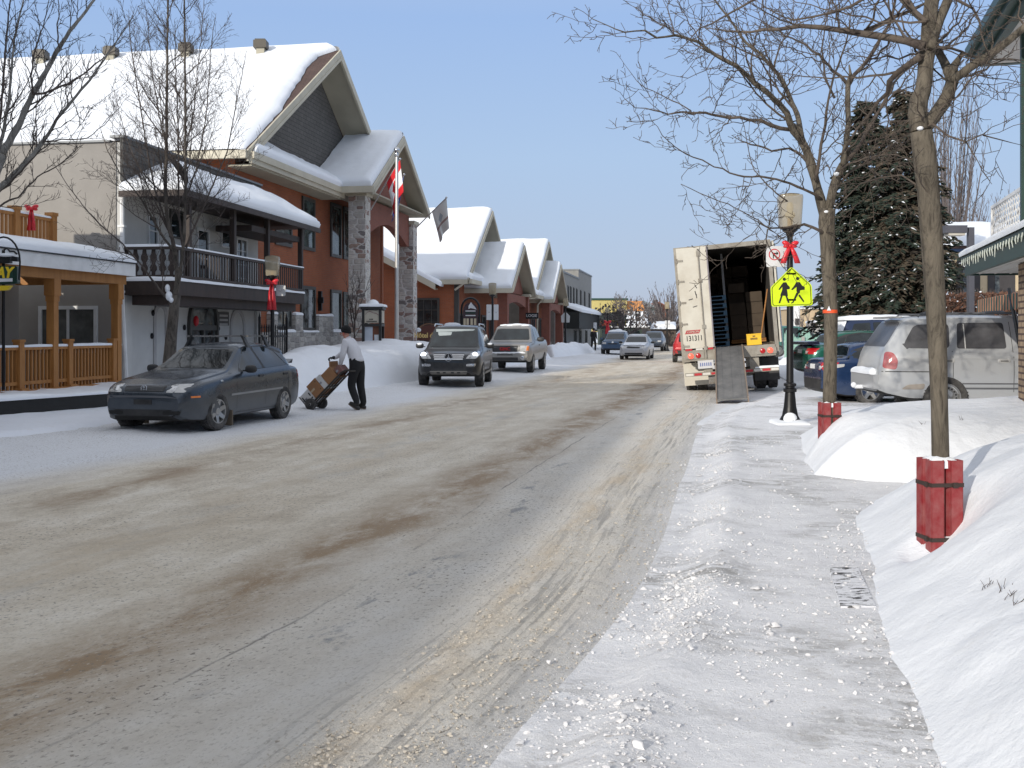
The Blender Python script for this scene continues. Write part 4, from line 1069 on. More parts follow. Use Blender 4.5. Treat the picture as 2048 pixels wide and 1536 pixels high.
# ---- grey flat building with awnings
FG = Fr(4.6, 96.0, .172)
gb = thing('flat_roofed_building', 'grey flat roofed commercial building with narrow upper windows and awnings', 'building', FG.P(12, -6, 0))
GSTUC = mat('grey_stucco', (.25, .245, .23), .9, bs=.2, bscale=10)
Lg = FG.ho(1183, 600, 0)[0]
mb = MB(); mb.fbox(FG, -6, Lg, -14, 0, -.1, 6.9); mb.fbox(FG, FG.ho(1157, 600, 0)[0], Lg, -14, 0.0, 6.9, 7.8); mb.build('wall', GSTUC, gb)
mb = MB(); a7 = FG.ho(1157, 600, 0)[0]; mb.fbox(FG, a7 - .05, Lg + .05, -14, .08, 7.8, 7.95); mb.fbox(FG, -6, a7 - .06, -.3, .08, 6.9, 7.05); mb.build('coping', GREYMET, gb)
fg = Pl(FG, 'o', 0)
for px in (1136, 1141, 1147, 1153, 1161, 1169, 1178):
 a = FG.ho(px, 590, 0)[0]; window(gb, fg, (a - .45, a + .45, 3.9, 5.9), WINFR, GLASS, .08)
BLUEAW = mat('blue_awning', (.03, .06, .13), .7)
a0_, a1_ = FG.ho(1137, 640, .8)[0], FG.ho(1165, 640, .8)[0]
mb = MB(); n = 8
for i in range(n):
 t0, t1 = math.pi / 2 * i / n, math.pi / 2 * (i + 1) / n
 q = lambda a, t: FG.P(a, .01 + 1.3 * math.sin(t), 1.9 + 1.3 * math.cos(t))
 mb.add([q(a0_, t0), q(a1_, t0), q(a1_, t1), q(a0_, t1)], [[3, 2, 1, 0]])
for a in (a0_, a1_): mb.poly([FG.P(a, .01, 1.9)] + [FG.P(a, .01 + 1.3 * math.sin(math.pi / 2 * i / n), 1.9 + 1.3 * math.cos(math.pi / 2 * i / n)) for i in range(n + 1)])
mb.build('blue_awning', BLUEAW, gb)
mb = MB(); mb.snow(FG.P(a0_, .75, 3.0), FG.P(a1_, .75, 3.0), FG.P(a1_, .02, 3.25), FG.P(a0_, .02, 3.25), .14, 14, 5, .3, .10, open_=(0, 0, 0, 1)); mb.build('awning_snow', SNOW, gb, smooth=True, angle=180)
a0_, a1_ = FG.ho(1166, 640, 1.9)[0] - 3, FG.ho(1199, 640, 1.9)[0]
mb = MB(); mb.fbox(FG, a0_, a1_, .01, 1.9, 1.9, 3.3); mb.build('canopy', mat('black_green_canvas', (.012, .014, .012), .7), gb)
mb = MB(); mb.snow(FG.P(a0_, 2.1, 3.3), FG.P(a1_, 2.1, 3.3), FG.P(a1_, .0, 4.0), FG.P(a0_, .0, 4.0), .35, 14, 8, .5, .05, open_=(0, 0, 0, 1)); mb.build('canopy_snow', SNOW, gb, smooth=True, angle=180)
for px in (1128, 1150, 1160, 1172):
 a = FG.ho(px, 670, 0)[0]; window(gb, fg, (a - 1.0, a + 1.0, .3, 1.8), WINFR, PANE_W, .1, nu=2)
# ------------------------------------------------------------------ far end of the street
YEL = mat('pale_yellow_wall', (.52, .43, .16), .85, var=.05); ORG = mat('orange_roof', (.60, .26, .08), .8, var=.06)
DKGREEN = mat('dark_green_trim', (.012, .05, .035), .5); PEACH = mat('peach_wall', (.50, .39, .25), .85, var=.05)
def pbox(mb, x0, x1, y0, y1, Y, dep, d=0.0):   # block whose front face fills a picture rectangle at depth Y
 a = at(x0, y1, Y); b = at(x1, y0, Y)
 mb.box(((a.x + b.x) / 2, Y + dep / 2 - d, (a.z + b.z) / 2), (b.x - a.x, dep, b.z - a.z))
yb = thing('yellow_shop', 'pale yellow flat building with green roof trim at the far end of the street', 'building', (13, 150, 0))
mb = MB(); pbox(mb, 1150, 1254, 600, 664, 150, 12); mb.build('wall', YEL, yb)
mb = MB(); pbox(mb, 1149, 1256, 596.5, 600, 150, 12.4, .2); mb.build('roof_trim', DKGREEN, yb)
mb = MB(); pbox(mb, 1184, 1252, 626, 640, 150, 1.2, 1.25); mb.build('dark_awning', mat('dark_canvas', (.02, .03, .03), .8), yb)
for x0 in (1186, 1202, 1222, 1238):
 mb = MB(); pbox(mb, x0, x0 + 12, 644, 662, 150, .1, .12); mb.build('shop_window', GLASS, yb)
ob = thing('orange_roofed_shop', 'shop with bright orange mansard roof above a snowy lower roof at the far corner', 'building', (18, 152, 0))
mb = MB(); mb.prism([at(1254, 624, 150), at(1292, 624, 150), at(1288, 601, 150) + Vector((0, 2, 0)), at(1254, 601, 150) + Vector((0, 2, 0))], (0, 9, 0)); mb.build('mansard_roof', ORG, ob)
mb = MB(); pbox(mb, 1254, 1293, 624, 664, 150.3, 9); mb.build('wall', mat('red_brown_wall', (.2, .08, .06), .9), ob)
mb = MB(); mb.snow(at(1252, 652, 146), at(1297, 652, 146), at(1294, 625, 150.2), at(1253, 625, 150.2), .3, 12, 8, .4); mb.build('roof_snow', SNOW, ob, smooth=True, angle=180)
mb = MB(); pbox(mb, 1252, 1298, 652, 654, 146, 4); mb.build('eave', DKGREEN, ob)
for x0 in (1258, 1272, 1284):
 mb = MB(); pbox(mb, x0, x0 + 8, 655, 664, 150.2, .2, .2); mb.build('shop_window', PANE_W, ob)
bb = thing('slate_roofed_shop', 'small grey shop with steep slate gable and green band beside the orange roof', 'building', (20, 160, 0))
mb = MB(); mb.prism([at(1296, 664, 160), at(1312, 664, 160), at(1312, 612, 160), at(1304, 609, 160), at(1288, 601, 160), at(1296, 620, 160)], (0, 10, 0)); mb.build('wall', mat('slate_wall', (.22, .26, .28), .8), bb)
mb = MB(); pbox(mb, 1295, 1312, 614, 620, 159.8, .3); mb.build('green_band', DKGREEN, bb)
mb = MB(); pbox(mb, 1297, 1308, 628, 640, 159.8, .3); mb.build('shop_window', PANE_W, bb)
cb = thing('terracotta_house', 'red brown chimneyed house peeking over the far shops', 'building', (23, 170, 0))
mb = MB(); mb.prism([at(1298, 664, 170), at(1340, 664, 170), at(1340, 615, 170), at(1318, 603, 170), at(1298, 612, 170)], (0, 8, 0)); mb.build('wall', mat('terracotta', (.26, .10, .06), .9), cb)
mb = MB(); pbox(mb, 1309, 1316, 600, 664, 168, 1); mb.build('chimney', mat('dark_brick', (.10, .06, .05), .9), cb)
lb = thing('low_shop', 'low dark shop front under a snowy flat roof on the right of the far street', 'building', (19, 120, 0))
mb = MB(); pbox(mb, 1302, 1352, 658, 694, 118, 8); mb.build('wall', mat('brown_wall', (.10, .075, .06), .9), lb)
mb = MB(); mb.snow(at(1300, 658, 117.5), at(1352, 658, 117.5), at(1352, 650, 126), at(1306, 650, 126), .5, 14, 6, .5, .12); mb.build('roof_snow', SNOW, lb, smooth=True, angle=180)
gb2 = thing('dark_shop', 'dark green shop front with cluttered windows behind the blue van', 'building', (12, 138, 0))
mb = MB(); pbox(mb, 1200, 1300, 655, 690, 140, 4); mb.build('wall', mat('dark_green_wall', (.04, .055, .045), .8), gb2)
mb = MB(); pbox(mb, 1199, 1301, 652, 655, 139.6, 4.4); mb.build('roof_edge', WHITEP, gb2)
for i, x0 in enumerate((1204, 1216, 1232, 1250, 1266, 1284)):
 mb = MB(); pbox(mb, x0, x0 + 9, 660, 676, 139.7, .2, .2); mb.build('shop_window', PANE_W if i % 2 else GLASS, gb2)
mb = MB(); pbox(mb, 1194, 1212, 645, 652, 130, .5); sg = mb.build('red_shop_sign', mat('red_orange_sign', (.6, .10, .04), .5), origin=(11, 130, 2.4)); tag(sg, 'red and orange shop sign low on the far left pavement', 'shop sign')
mb = MB(); pbox(mb, 1196, 1213, 652, 655, 129.9, .1); mb.build('sign_band', BLACKP, sg)
# ---- right far: cream bungalow with stone wall, car park lamp behind
cr = thing('cream_shop', 'cream flat roofed shop with brown door behind the parking lot', 'building', (21, 76, 0))
mb = MB(); pbox(mb, 1584, 1720, 618, 690, 76, 12); mb.build('wall', PEACH, cr)
mb = MB(); pbox(mb, 1582, 1722, 615.5, 618, 75.8, 12.4); mb.build('roof_edge', WHITEP, cr)
mb = MB(); pbox(mb, 1624, 1634, 612, 615.5, 79, 2); mb.build('roof_unit', BLACKP, cr)
for x0, x1, m_ in ((1630, 1633, DKBROWN), (1634, 1644, GLASS), (1646, 1652, DKBROWN)):
 mb = MB(); pbox(mb, x0, x1, 625, 643, 76, .1, .1); mb.build('window' if m_ is GLASS else 'shutter', m_, cr)
mb = MB(); pbox(mb, 1588, 1600, 612, 700, 72, 1.2); wp = mb.build('white_sign_pylon', WHITEP, origin=(19.5, 72, 0)); tag(wp, 'white pylon sign with dark picture board left of the cream shop', 'pylon sign')
mb = MB(); pbox(mb, 1590, 1598, 637, 650, 72, .1, .08); mb.build('picture_board', BLACKP, wp)
mb = MB(); pbox(mb, 1617, 1660, 646, 690, 70, .6); sw2 = mb.build('stone_wall', STONEB, origin=(20, 70, 0)); tag(sw2, 'low stone garden wall topped with snow before the cream shop', 'stone wall')
mb = MB(); mb.snow(at(1616, 646, 70), at(1661, 646, 70), at(1661, 646, 70) + Vector((0, .7, 0)), at(1616, 646, 70) + Vector((0, .7, 0)), .14, 14, 3, .1); mb.build('snow_cap', SNOW, sw2, smooth=True, angle=180)
# ---- pale green picket fence along the lot
pf = thing('picket_fence', 'pale green picket fence standing in snow behind the lorry and lamp post', 'fence', (16, 52, .3))
PGREEN = mat('pale_green_paint', (.30, .48, .40), .6)
for i in range(34):
 px = 1570 + i * 2.9
 p = at(px, 700, 52); hh = 1.25 + .25 * math.sin(i * .55)
 mb = MB(); mb.prism([(p.x - .03, 52, .35), (p.x + .03, 52, .35), (p.x + .03, 52, .35 + hh - .1), (p.x, 52, .35 + hh), (p.x - .03, 52, .35 + hh - .1)], (0, .03, 0)); mb.build('picket', PGREEN, pf)
mb = MB(); a = at(1568, 690, 52.05); b = at(1672, 690, 52.05)
for z in (.75, 1.15): mb.box(((a.x + b.x) / 2, 52.06, z), (b.x - a.x, .05, .08))
mb.build('rail', PGREEN, pf)
mb = MB(); p = at(1606, 700, 51.9); mb.box((p.x, 51.9, .85), (.14, .1, 1.1)); mb.build('post', mat('grey_wood', (.35, .34, .31), .8), pf)
# ---- house with arches
ah = thing('arcaded_house', 'cream house with arched porch and broad snowy roof behind the hedge', 'house', (22, 52, 0))
def hx(px, Y=50): return gx(px, Y)
yA = 50
mb = MB()
pa = Pl(Fr(0, 0, 1e-6), 'a', yA)      # wall facing the camera
zA0, zA1 = gz(600, yA), gz(502, yA)
mb.prism([(hx(1880), yA, -.1), (hx(2100), yA, -.1), (hx(2100), yA, zA1), (hx(1880), yA, zA1)], (0, 8, 0)); mb.build('wall', PEACH, ah)
for c0, c1 in ((1911, 1960), (1975, 2030)):
 mb = MB(); P = [(hx(u), yA - .03, gz(v, yA)) for u, v in [(c0, 600), (c0, 530)] + [(c0 + (c1 - c0) * (1 - math.cos(math.pi * i / 10)) / 2, 530 - 20 * math.sin(math.pi * i / 10)) for i in range(1, 10)] + [(c1, 530), (c1, 600)]]
 mb.prism(P, (0, .02, 0)); mb.build('arch_opening', mat('dark_porch', (.05, .045, .045), .9), ah)
 mb = MB(); mb.prism([(hx(c0 + 14), yA - .05, gz(600, yA)), (hx(c0 + 24), yA - .05, gz(600, yA)), (hx(c0 + 22), yA - .05, gz(540, yA)), (hx(c0 + 14), yA - .05, gz(540, yA))], (0, .015, 0)); mb.build('pane', PANE_W, ah)
mb = MB(); mb.box(((hx(1880) + hx(2100)) / 2, yA - .2, gz(499, yA)), (hx(2100) - hx(1880) + .4, .5, .26)); mb.build('fascia', mat('blue_fascia', (.03, .06, .13), .5), ah)
mb = MB(); mb.prism([(hx(1876), yA - .5, gz(494, yA)), (hx(2104), yA - .5, gz(494, yA)), (hx(2104), yA + 5.5, gz(430, yA)), (hx(1930), yA + 5.5, gz(430, yA))], (0, 0, -.12)); mb.build('roof', SHINGLE, ah)
mb = MB(); mb.snow((hx(1872), yA - .6, gz(493, yA)), (hx(2106), yA - .6, gz(493, yA)), (hx(2106), yA + 5.6, gz(430, yA)), (hx(1925), yA + 5.6, gz(430, yA)), .32, 16, 12, .5, .08); mb.build('roof_snow', SNOW, ah, smooth=True, angle=180)
# ---- snow slope with reddish hedge
def slope_z(x, y): return .25 + np.clip((x - 11.5) / 6, 0, 1) * 1.5 + np.clip((y - 31) / 8, 0, 1) * .5
us = np.linspace(0, 1, 60); ys = np.linspace(28, 50, 60); UU, YY = np.meshgrid(us, ys); XX = .335 * YY + UU * 20
grid_obj('snow_slope', XX, YY, slope_z(XX, YY) * np.clip(UU * 6, 0, 1) + .1 - np.clip(1 - UU / .05, 0, 1) * .4 - np.clip(1 - (YY - 28) / 2, 0, 1) * .8 + .08 * vnoise(XX, YY, .6, 81), BANK)
# ------------------------------------------------------------------ right hand shop: canopy, awning, upper eave
GREENT = mat('green_fascia', (.007, .036, .027), .45, var=.2, bs=.1, bscale=3)
TANB = brick_mat('tan_brick', (.42, .30, .19), (.36, .25, .16), (.10, .06, .045), .22, .085, .014, .008)
FR_ = Fr(7.16, 17.0, .27)              # o points to +x: away from the street here
rs = thing('corner_shop', 'brick corner shop with green trimmed snowy canopy, lattice balcony and striped awning', 'shop', FR_.P(-3, 4, 0))
mb = MB(); mb.fbox(FR_, -16, -1.2, 1.75, 9, -.1, 6.0); mb.build('wall', TANB, rs)
zc0, zc1 = 2.53, 2.80
mb = MB(); mb.fbox(FR_, -16, .0, .0, .06, zc0, zc1); mb.fbox(FR_, -.06, .0, .06, 2.2, zc0, zc1); mb.fbox(FR_, -16, .06, -.05, .0, zc1 - .06, zc1 + .03); mb.build('canopy_fascia', GREENT, rs)
mb = MB(); mb.fbox(FR_, -16, -.07, .07, 2.2, zc0 + .03, zc0 + .07)
for i in range(9): mb.fbox(FR_, -16, -.07, .2 + i * .22, .21 + i * .22, zc0 + .018, zc0 + .03)
mb.build('canopy_ceiling', mat('white_boards', (.55, .53, .50), .6), rs)
mb = MB(); mb.prism([FR_.P(-16, -.05, zc1), FR_.P(-16, 2.2, zc1 + .95), FR_.P(-16, 2.2, zc1)], FR_.a * 16); mb.build('canopy_roof', SHINGLE, rs)
mb = MB(); mb.snow(FR_.P(-16, -.08, zc1 + .03), FR_.P(.06, -.08, zc1 + .03), FR_.P(-.25, 2.2, zc1 + 1.0), FR_.P(-16, 2.2, zc1 + 1.0), .09, 24, 12, .22, .03, open_=(1, 0, 0, 0)); mb.build('canopy_snow', SNOW, rs, smooth=True, angle=180)
mb = MB()
rr = random.Random(9)
for i in range(34):
 a = -.12 - i * .2; z = zc1 - .02
 mb.tube([FR_.P(a, -.055, z), FR_.P(a + rr.uniform(-.03, .03), -.062, z - .05), FR_.P(a + rr.uniform(-.05, .05), -.06, z - rr.uniform(.08, .17))], [.007, .009, .004], 4)
tag(mb.build('icicle_lights', mat('clear_bulbs', (.62, .66, .60), .3), rs), kind='stuff')
a_p, _ = FR_.ho(2052, 700, .35)
mb = MB(); q = FR_.P(a_p, .35, 0); mb.fbox(FR_, a_p - .24, a_p + .24, .30, .78, -.1, zc0 + .02); mb.build('brick_pillar', TANB, rs)
z6 = 5.98
mb = MB(); mb.fbox(FR_, -16, 0, 0, .10, z6, z6 + .13); mb.fbox(FR_, -16, .0, .10, .22, z6 - .08, z6 + .10); mb.fbox(FR_, -16, .0, .22, .34, z6 - .16, z6 + .02); mb.fbox(FR_, -.12, 0, .34, 4, z6 - .16, z6 + .13); mb.build('eave', GREENT, rs)
mb = MB(); mb.fbox(FR_, -16, -.125, .345, 4, z6 - .15, z6 - .10); mb.build('eave_soffit', mat('white_boards'  , (.55, .53, .50), .6), rs)
mb = MB(); mb.prism([FR_.P(-16, 0, z6 + .13), FR_.P(-16, 4, z6 + 1.8), FR_.P(-16, 4, z6 + .13)], FR_.a * 16); mb.build('roof', SHINGLE, rs)
mb = MB(); mb.snow(FR_.P(-16, 1.6, z6 + .80), FR_.P(-.6, 1.6, z6 + .80), FR_.P(-.6, 4, z6 + 1.82), FR_.P(-16, 4, z6 + 1.82), .22, 16, 10, .3); mb.build('roof_snow', SNOW, rs, smooth=True, angle=180)
a_q, _ = FR_.ho(2046, 300, .5)
mb = MB(); mb.fbox(FR_, a_q - .05, a_q + .05, .47, .57, 2.9, z6 - .10); mb.build('corner_post', GREENT, rs)
o_l = .62; al0 = FR_.ho(1984, 420, o_l)[0]; al1 = a_q
LW = 1.02; zl0, zl1 = 3.02, 3.72
lat = MB()
L_ = abs(al0 - al1); n = int(L_ / .19)
lo, hi = min(al0, al1), max(al0, al1)
for s_ in (1, -1):
 i = -10
 while i < n + 10:
  a = lo + i * .19; x0, x1 = a, a + s_ * (zl1 - zl0)
  z0, z1 = zl0, zl1
  if s_ > 0:
   if x0 < lo: z0 += lo - x0; x0 = lo
   if x1 > hi: z1 -= x1 - hi; x1 = hi
  else:
   if x0 > hi: z0 += x0 - hi; x0 = hi
   if x1 < lo: z1 -= lo - x1; x1 = lo
  if z1 - z0 > .04:
   d = .006 * s_
   lat.prism([FR_.P(x0, o_l + d, z0), FR_.P(x0 + .024, o_l + d, z0), FR_.P(x1 + .024, o_l + d, z1), FR_.P(x1, o_l + d, z1)], FR_.o * .012)
  i += 1
lo_ = lat.build('lattice', WHITEP, rs)
mb = MB(); mb.fbox(FR_, lo, hi, o_l - .02, o_l + .03, zl1, zl1 + .05); mb.fbox(FR_, lo - .0, lo + .05, o_l - .022, o_l + .032, zl0 - .2, zl1 + .05); mb.fbox(FR_, hi - .05, hi, o_l - .022, o_l + .032, zl0 - .2, zl1 + .05); mb.build('lattice_frame', WHITEP, lo_)
m, t, p = node_mat('striped_canvas'); uv = uv_co(t)
wv = t.nodes.new('ShaderNodeTexWave'); wv.wave_type = 'BANDS'; wv.bands_direction = 'X'; wv.inputs['Scale'].default_value = 1.15
t.links.new(uv, wv.inputs['Vector']); t.links.new(ramp(t, [(.0, (.05, .12, .09)), (.45, (.06, .13, .10)), (.55, (.55, .22, .12)), (.8, (.60, .24, .12)), (.92, (.60, .30, .18))], wv.outputs['Fac'], 'CONSTANT'), p.inputs['Base Color']); p.inputs['Roughness'].default_value = .85
AWN = m
oa = .95
aw0, zaw0 = FR_.ho(1954, 592, oa); aw1, zaw1 = FR_.ho(2048, 541, oa)
aw = MB(); zt = 2.28; zb2 = 2.04
N = 26; a_ = [aw1 - 2.5 + (aw0 - aw1 + 2.5) * i / N for i in range(N + 1)]
for i in range(N):
 x0, x1 = a_[i], a_[i + 1]
 pts = [FR_.P(x0, oa, zt), FR_.P(x1, oa, zt), FR_.P(x1, oa, zb2)] + [FR_.P(x1 + (x0 - x1) * k / 4, oa, zb2 - .035 * math.sin(math.pi * k / 4)) for k in (1, 2, 3)] + [FR_.P(x0, oa, zb2)]
 aw.poly(pts); aw.poly([p_ + FR_.o * .004 for p_ in pts[::-1]])
aw.prism([FR_.P(a_[0], oa, zt), FR_.P(a_[-1], oa, zt), FR_.P(a_[-1], 1.75, zt + .16), FR_.P(a_[0], 1.75, zt + .16)], (0, 0, .012))
aw.build('striped_awning', AWN, rs)
a_s, z_s = FR_.ho(2016, 578, oa); a_e, z_e = FR_.ho(2046, 740, .9)
mb = MB(); mb.tube([FR_.P(a_s, oa + .02, z_s), FR_.P(a_e, .92, z_e)], .032, 8); mb.build('awning_arm', BLACKM, rs)
# ---- parking lot light
pl_ = thing('parking_light', 'square grey floodlight on a tall square pole beyond the silver car', 'street light', (gx(1941, 25), 25, 0))
DGREY = mat('dark_grey_metal', (.10, .10, .115), .45, .2)
x = gx(1941, 25); zt_ = gz(455, 25)
mb = MB(); mb.box((x, 25, (zt_) / 2), (.13, .13, zt_)); mb.build('pole', DGREY, pl_)
mb = MB(); mb.box((x - .13, 25, zt_ - .045), (.3, .09, .09)); mb.build('arm', DGREY, pl_)
mb = MB(); mb.box((gx(1907, 25), 25, zt_ - .05), (.50, .36, .17)); hd = mb.build('lamp_head', DGREY, pl_)
mb = MB(); mb.box((gx(1909, 25), 25, zt_ - .165), (.38, .30, .06)); mb.build('lens', mat('milky_lens', (.5, .47, .40), .4), hd)
# ------------------------------------------------------------------ street furniture
SMOKED = None
m, t, p = node_mat('smoky_lantern_acrylic')
p.inputs['Base Color'].default_value = (.42, .36, .25, 1); p.inputs['Roughness'].default_value = .12
p.inputs['Transmission Weight'].default_value = 0.0; p.inputs['Alpha'].default_value = .62; p.inputs['Specular IOR Level'].default_value = .6
SMOKED = m
BULB = mat('cream_bulb', (.66, .60, .46), .4)
BRASS = mat('amber_socket', (.45, .24, .07), .4)
SIGNW = mat('white_sign', (.66, .67, .68), .4); SIGNBACK = mat('bare_sign_back', (.50, .50, .49), .45, .3)
def make_lamp(label, x, y, z0=.06, group='black lantern street lamps', H=3.92):
 L = thing('street_lamp', label, 'street lamp', (x, y, z0), 0, group)
 s = H / 3.92
 def lb(mb, name, m, parent=L, **k): return mb.build(name, m, parent, local=True, **k)
 mb = MB(); mb.lathe([(r_, z * s) for r_, z in [(.20, 0), (.205, .04), (.19, .07), (.135, .17), (.105, .32), (.088, .50), (.082, .56)]], 16); lb(mb, 'base', BLACKM, smooth=True)
 mb = MB(); mb.lathe([(r_, z * s) for r_, z in [(.075, .56), (.11, .57), (.115, .62), (.08, .635), (.08, .66), (.105, .67), (.105, .71), (.062, .73), (.058, 1.6), (.05, 2.95), (.06, 2.96), (.06, 3.0), (.047, 3.02), (.048, 3.18), (.075, 3.26), (.13, 3.30), (.13, 3.32)]], 14); lb(mb, 'post', BLACKM, smooth=True)
 mb = MB(); z0_, z1_ = 3.34 * s, 3.90 * s; a0, a1 = .168, .195
 lant = []
 N = 20
 def ring(r_, z): return [(math.copysign(abs(math.cos(t_)) ** .35, math.cos(t_)) * r_, math.copysign(abs(math.sin(t_)) ** .35, math.sin(t_)) * r_, z) for t_ in [2 * math.pi * i / N for i in range(N)]]
 pr = [(a0 * .9, z0_), (a0, z0_ + .03), (a1, z1_ - .05), (a1 * .97, z1_ - .01), (a1 * .85, z1_)]
 vs = []; fs = []
 for r_, z in pr: vs += ring(r_, z)
 for i in range(len(pr) - 1):
  for j in range(N): fs.append([i * N + j, i * N + (j + 1) % N, (i + 1) * N + (j + 1) % N, (i + 1) * N + j])
 mb.add(vs, fs); la = lb(mb, 'lantern', SMOKED, smooth=True)
 mb = MB(); mb.lathe([(.15, z0_ - .02), (.175, z0_), (.175, z0_ + .015), (.10, z0_ + .03)], 16); lb(mb, 'lantern_seat', BLACKM, la)
 mb = MB(); mb.lathe([(a1 * .8, z1_ + .0), (a1 * .86, z1_ + .012), (.05, z1_ + .03), (0, z1_ + .03)], 16); lb(mb, 'lantern_cap', mat('tan_cap', (.25, .20, .12), .5), la)
 mb = MB(); mb.lathe([(.045, z0_ + .03), (.045, z0_ + .16)], 10); lb(mb, 'socket', BRASS, la)
 mb = MB(); mb.lathe([(.05, z0_ + .16), (.085, z0_ + .20), (.085, z0_ + .25), (.05, z0_ + .28), (.06, z0_ + .36), (.04, z0_ + .43), (0, z0_ + .44)], 12); lb(mb, 'bulb', BULB, la, smooth=True)
 return L
def bow(label, p, s=1.0, tail=.5, face=(0, -1, 0), group='red ribbon bows', spread=.11):
 B = thing('ribbon_bow', label, 'bow', p, 0, group); p = Vector(p)
 def strip(pts, wds, nm):
  mb = MB(); vs = []; fs = []
  for (q, wd) in zip(pts, wds):
   vs += [Vector(q) + Vector((-wd, 0, 0)), Vector(q) + Vector((wd, 0, 0))]
  for i in range(len(pts) - 1): fs.append([2 * i, 2 * i + 1, 2 * i + 3, 2 * i + 2])
  mb.add(vs, fs); o = mb.build(nm, RED, B, local=True, smooth=True, angle=60)
  so_ = o.modifiers.new('thick', 'SOLIDIFY'); so_.thickness = .006
  return o
 for sg in (-1, 1):
  mb = MB()
  for q_, sc_, tl in ((.075, 1.0, -.35), (.062, .8, .25)):
   mb.ell((0, 0, 0), (.072 * s * sc_, .040 * s, .042 * s * sc_), 12, 8, M=Matrix.Translation((sg * q_ * s, -.085 + (.02 if tl > 0 else 0), (.012 - tl * .07) * s)) @ Matrix.Rotation(sg * tl, 4, 'Y'))
  mb.build('loop', RED, B, local=True, smooth=True, angle=180)
  strip([(sg * .01, -.07, 0), (sg * spread * .45 * s, -.085, -tail * .35), (sg * spread * .8 * s, -.075, -tail * .7), (sg * spread * s, -.08, -tail)], [.02 * s, .04 * s, .045 * s, .05 * s], 'tail')
 mb = MB(); mb.ell((0, -.075, 0), (.035 * s, .03 * s, .035 * s)); mb.build('knot', RED, B, local=True, smooth=True)
 return B
Y1 = 18.2; lx = gx(1580, Y1)
make_lamp('nearest black street lamp, holding the yellow school crossing sign', lx, Y1)
mb = MB(); mb.snow((lx - .30, Y1 - .34, .05), (lx + .28, Y1 - .34, .05), (lx + .28, Y1 + .28, .08), (lx - .30, Y1 + .28, .08), .11, 10, 10, .25, .05); tag(mb.build('snow_heap', SNOW, smooth=True, angle=180), kind='structure')
mb = MB(); mb.ell((lx - .02, Y1 - .10, .17), (.12, .08, .12)); tag(mb.build('snow_heap', SNOW, smooth=True, angle=180), kind='structure')
bow('red bow tied on the nearest lamp post above the yellow sign', (lx - .02, Y1 - .02, gz(492, Y1)), 1.0, .30, spread=.12)
YG = mat('fluorescent_yellow_green', (.66, .86, .02), .4, var=.03); SBLK = mat('sign_black', (.012, .012, .012), .5)
ys_ = Y1 - .085
sc = thing('school_crossing_sign', 'yellow green pentagon sign with two walking children on the nearest lamp post', 'road sign', (gx(1583, ys_), ys_, gz(575, ys_)))
def spx(pts, y): return [at(u, v, y) for u, v in pts]
def rounded(pts, r, n=5):
 out = []; N = len(pts)
 for i in range(N):
  p = Vector(pts[i]); a = Vector(pts[i - 1]) - p; b = Vector(pts[(i + 1) % N]) - p
  a.normalize(); b.normalize()
  p0, p1 = p + a * r, p + b * r
  for k in range(n + 1):
   t_ = k / n; out.append(tuple((p0 * (1 - t_) + p * t_) * (1 - t_) + (p * (1 - t_) + p1 * t_) * t_))
 return out
PEN = [(1583, 533), (1623.5, 570), (1625.5, 610.5), (1543, 613.5), (1541, 575)]
cx_, cy_ = 1583, 580
def inset(P, k): return [(cx_ + (u - cx_) * k, cy_ + (v - cy_) * k) for u, v in P]
mb = MB(); mb.prism(spx(rounded(PEN, 5), ys_), (0, .004, 0)); mb.build('panel', YG, sc)
b1, b2_ = rounded(inset(PEN, .945), 4.6), rounded(inset(PEN, .915), 4.4)
mb = MB()
for i in range(len(b1)):
 j = (i + 1) % len(b1); mb.prism(spx([b1[i], b1[j], b2_[j], b2_[i]], ys_ - .003), (0, .0025, 0))
mb.build('border', SBLK, sc)
Z8 = lambda pts: [(1520 + u / 5.907, 360 + v / 5.907) for u, v in pts]
def circ(u, v, r): return [(u + r * math.cos(2 * math.pi * i / 14), v + r * math.sin(2 * math.pi * i / 14)) for i in range(14)]
figs = [[circ(287, 1172, 19), [(275, 1210), (310, 1208), (328, 1240), (352, 1262), (352, 1288), (318, 1292), (325, 1330), (330, 1370), (238, 1366), (262, 1300), (264, 1262), (232, 1298), (218, 1294), (252, 1240)],
   [(246, 1366), (268, 1368), (238, 1456), (219, 1454)], [(300, 1368), (322, 1370), (350, 1446), (330, 1454)]],
  [circ(444, 1164, 20), [(428, 1206), (470, 1206), (500, 1250), (528, 1262), (528, 1296), (492, 1300), (474, 1304), (470, 1335), (440, 1338), (430, 1310), (432, 1262), (385, 1300), (368, 1296), (412, 1236)],
   [(430, 1330), (462, 1332), (396, 1448), (370, 1462), (370, 1446), (384, 1440)], [(452, 1366), (470, 1352), (524, 1432), (514, 1446)]]]
for f_ in figs:
 mb = MB()
 for k, pl2 in enumerate(f_): mb.prism(spx(Z8(pl2), ys_ - .0032 - .0002 * k), (0, .0024, 0))
 mb.build('child_pictogram', SBLK, sc)
mb = MB()
for z in (gz(548, Y1), gz(600, Y1)): mb.box((lx, Y1 - .02, z), (.16, .13, .03))
mb.build('bracket', CHROME, sc)
yn = Y1 + .12
ns = thing('no_turning_sign', 'white sign with red prohibition ring partly behind the lamp post', 'road sign', (gx(1552, yn), yn, gz(512, yn)))
mb = MB(); mb.prism(spx(rounded([(1532, 492), (1572, 492), (1572, 534), (1532, 534)], 5), yn), (0, .004, 0)); mb.build('panel', SIGNW, ns)
mb = MB()
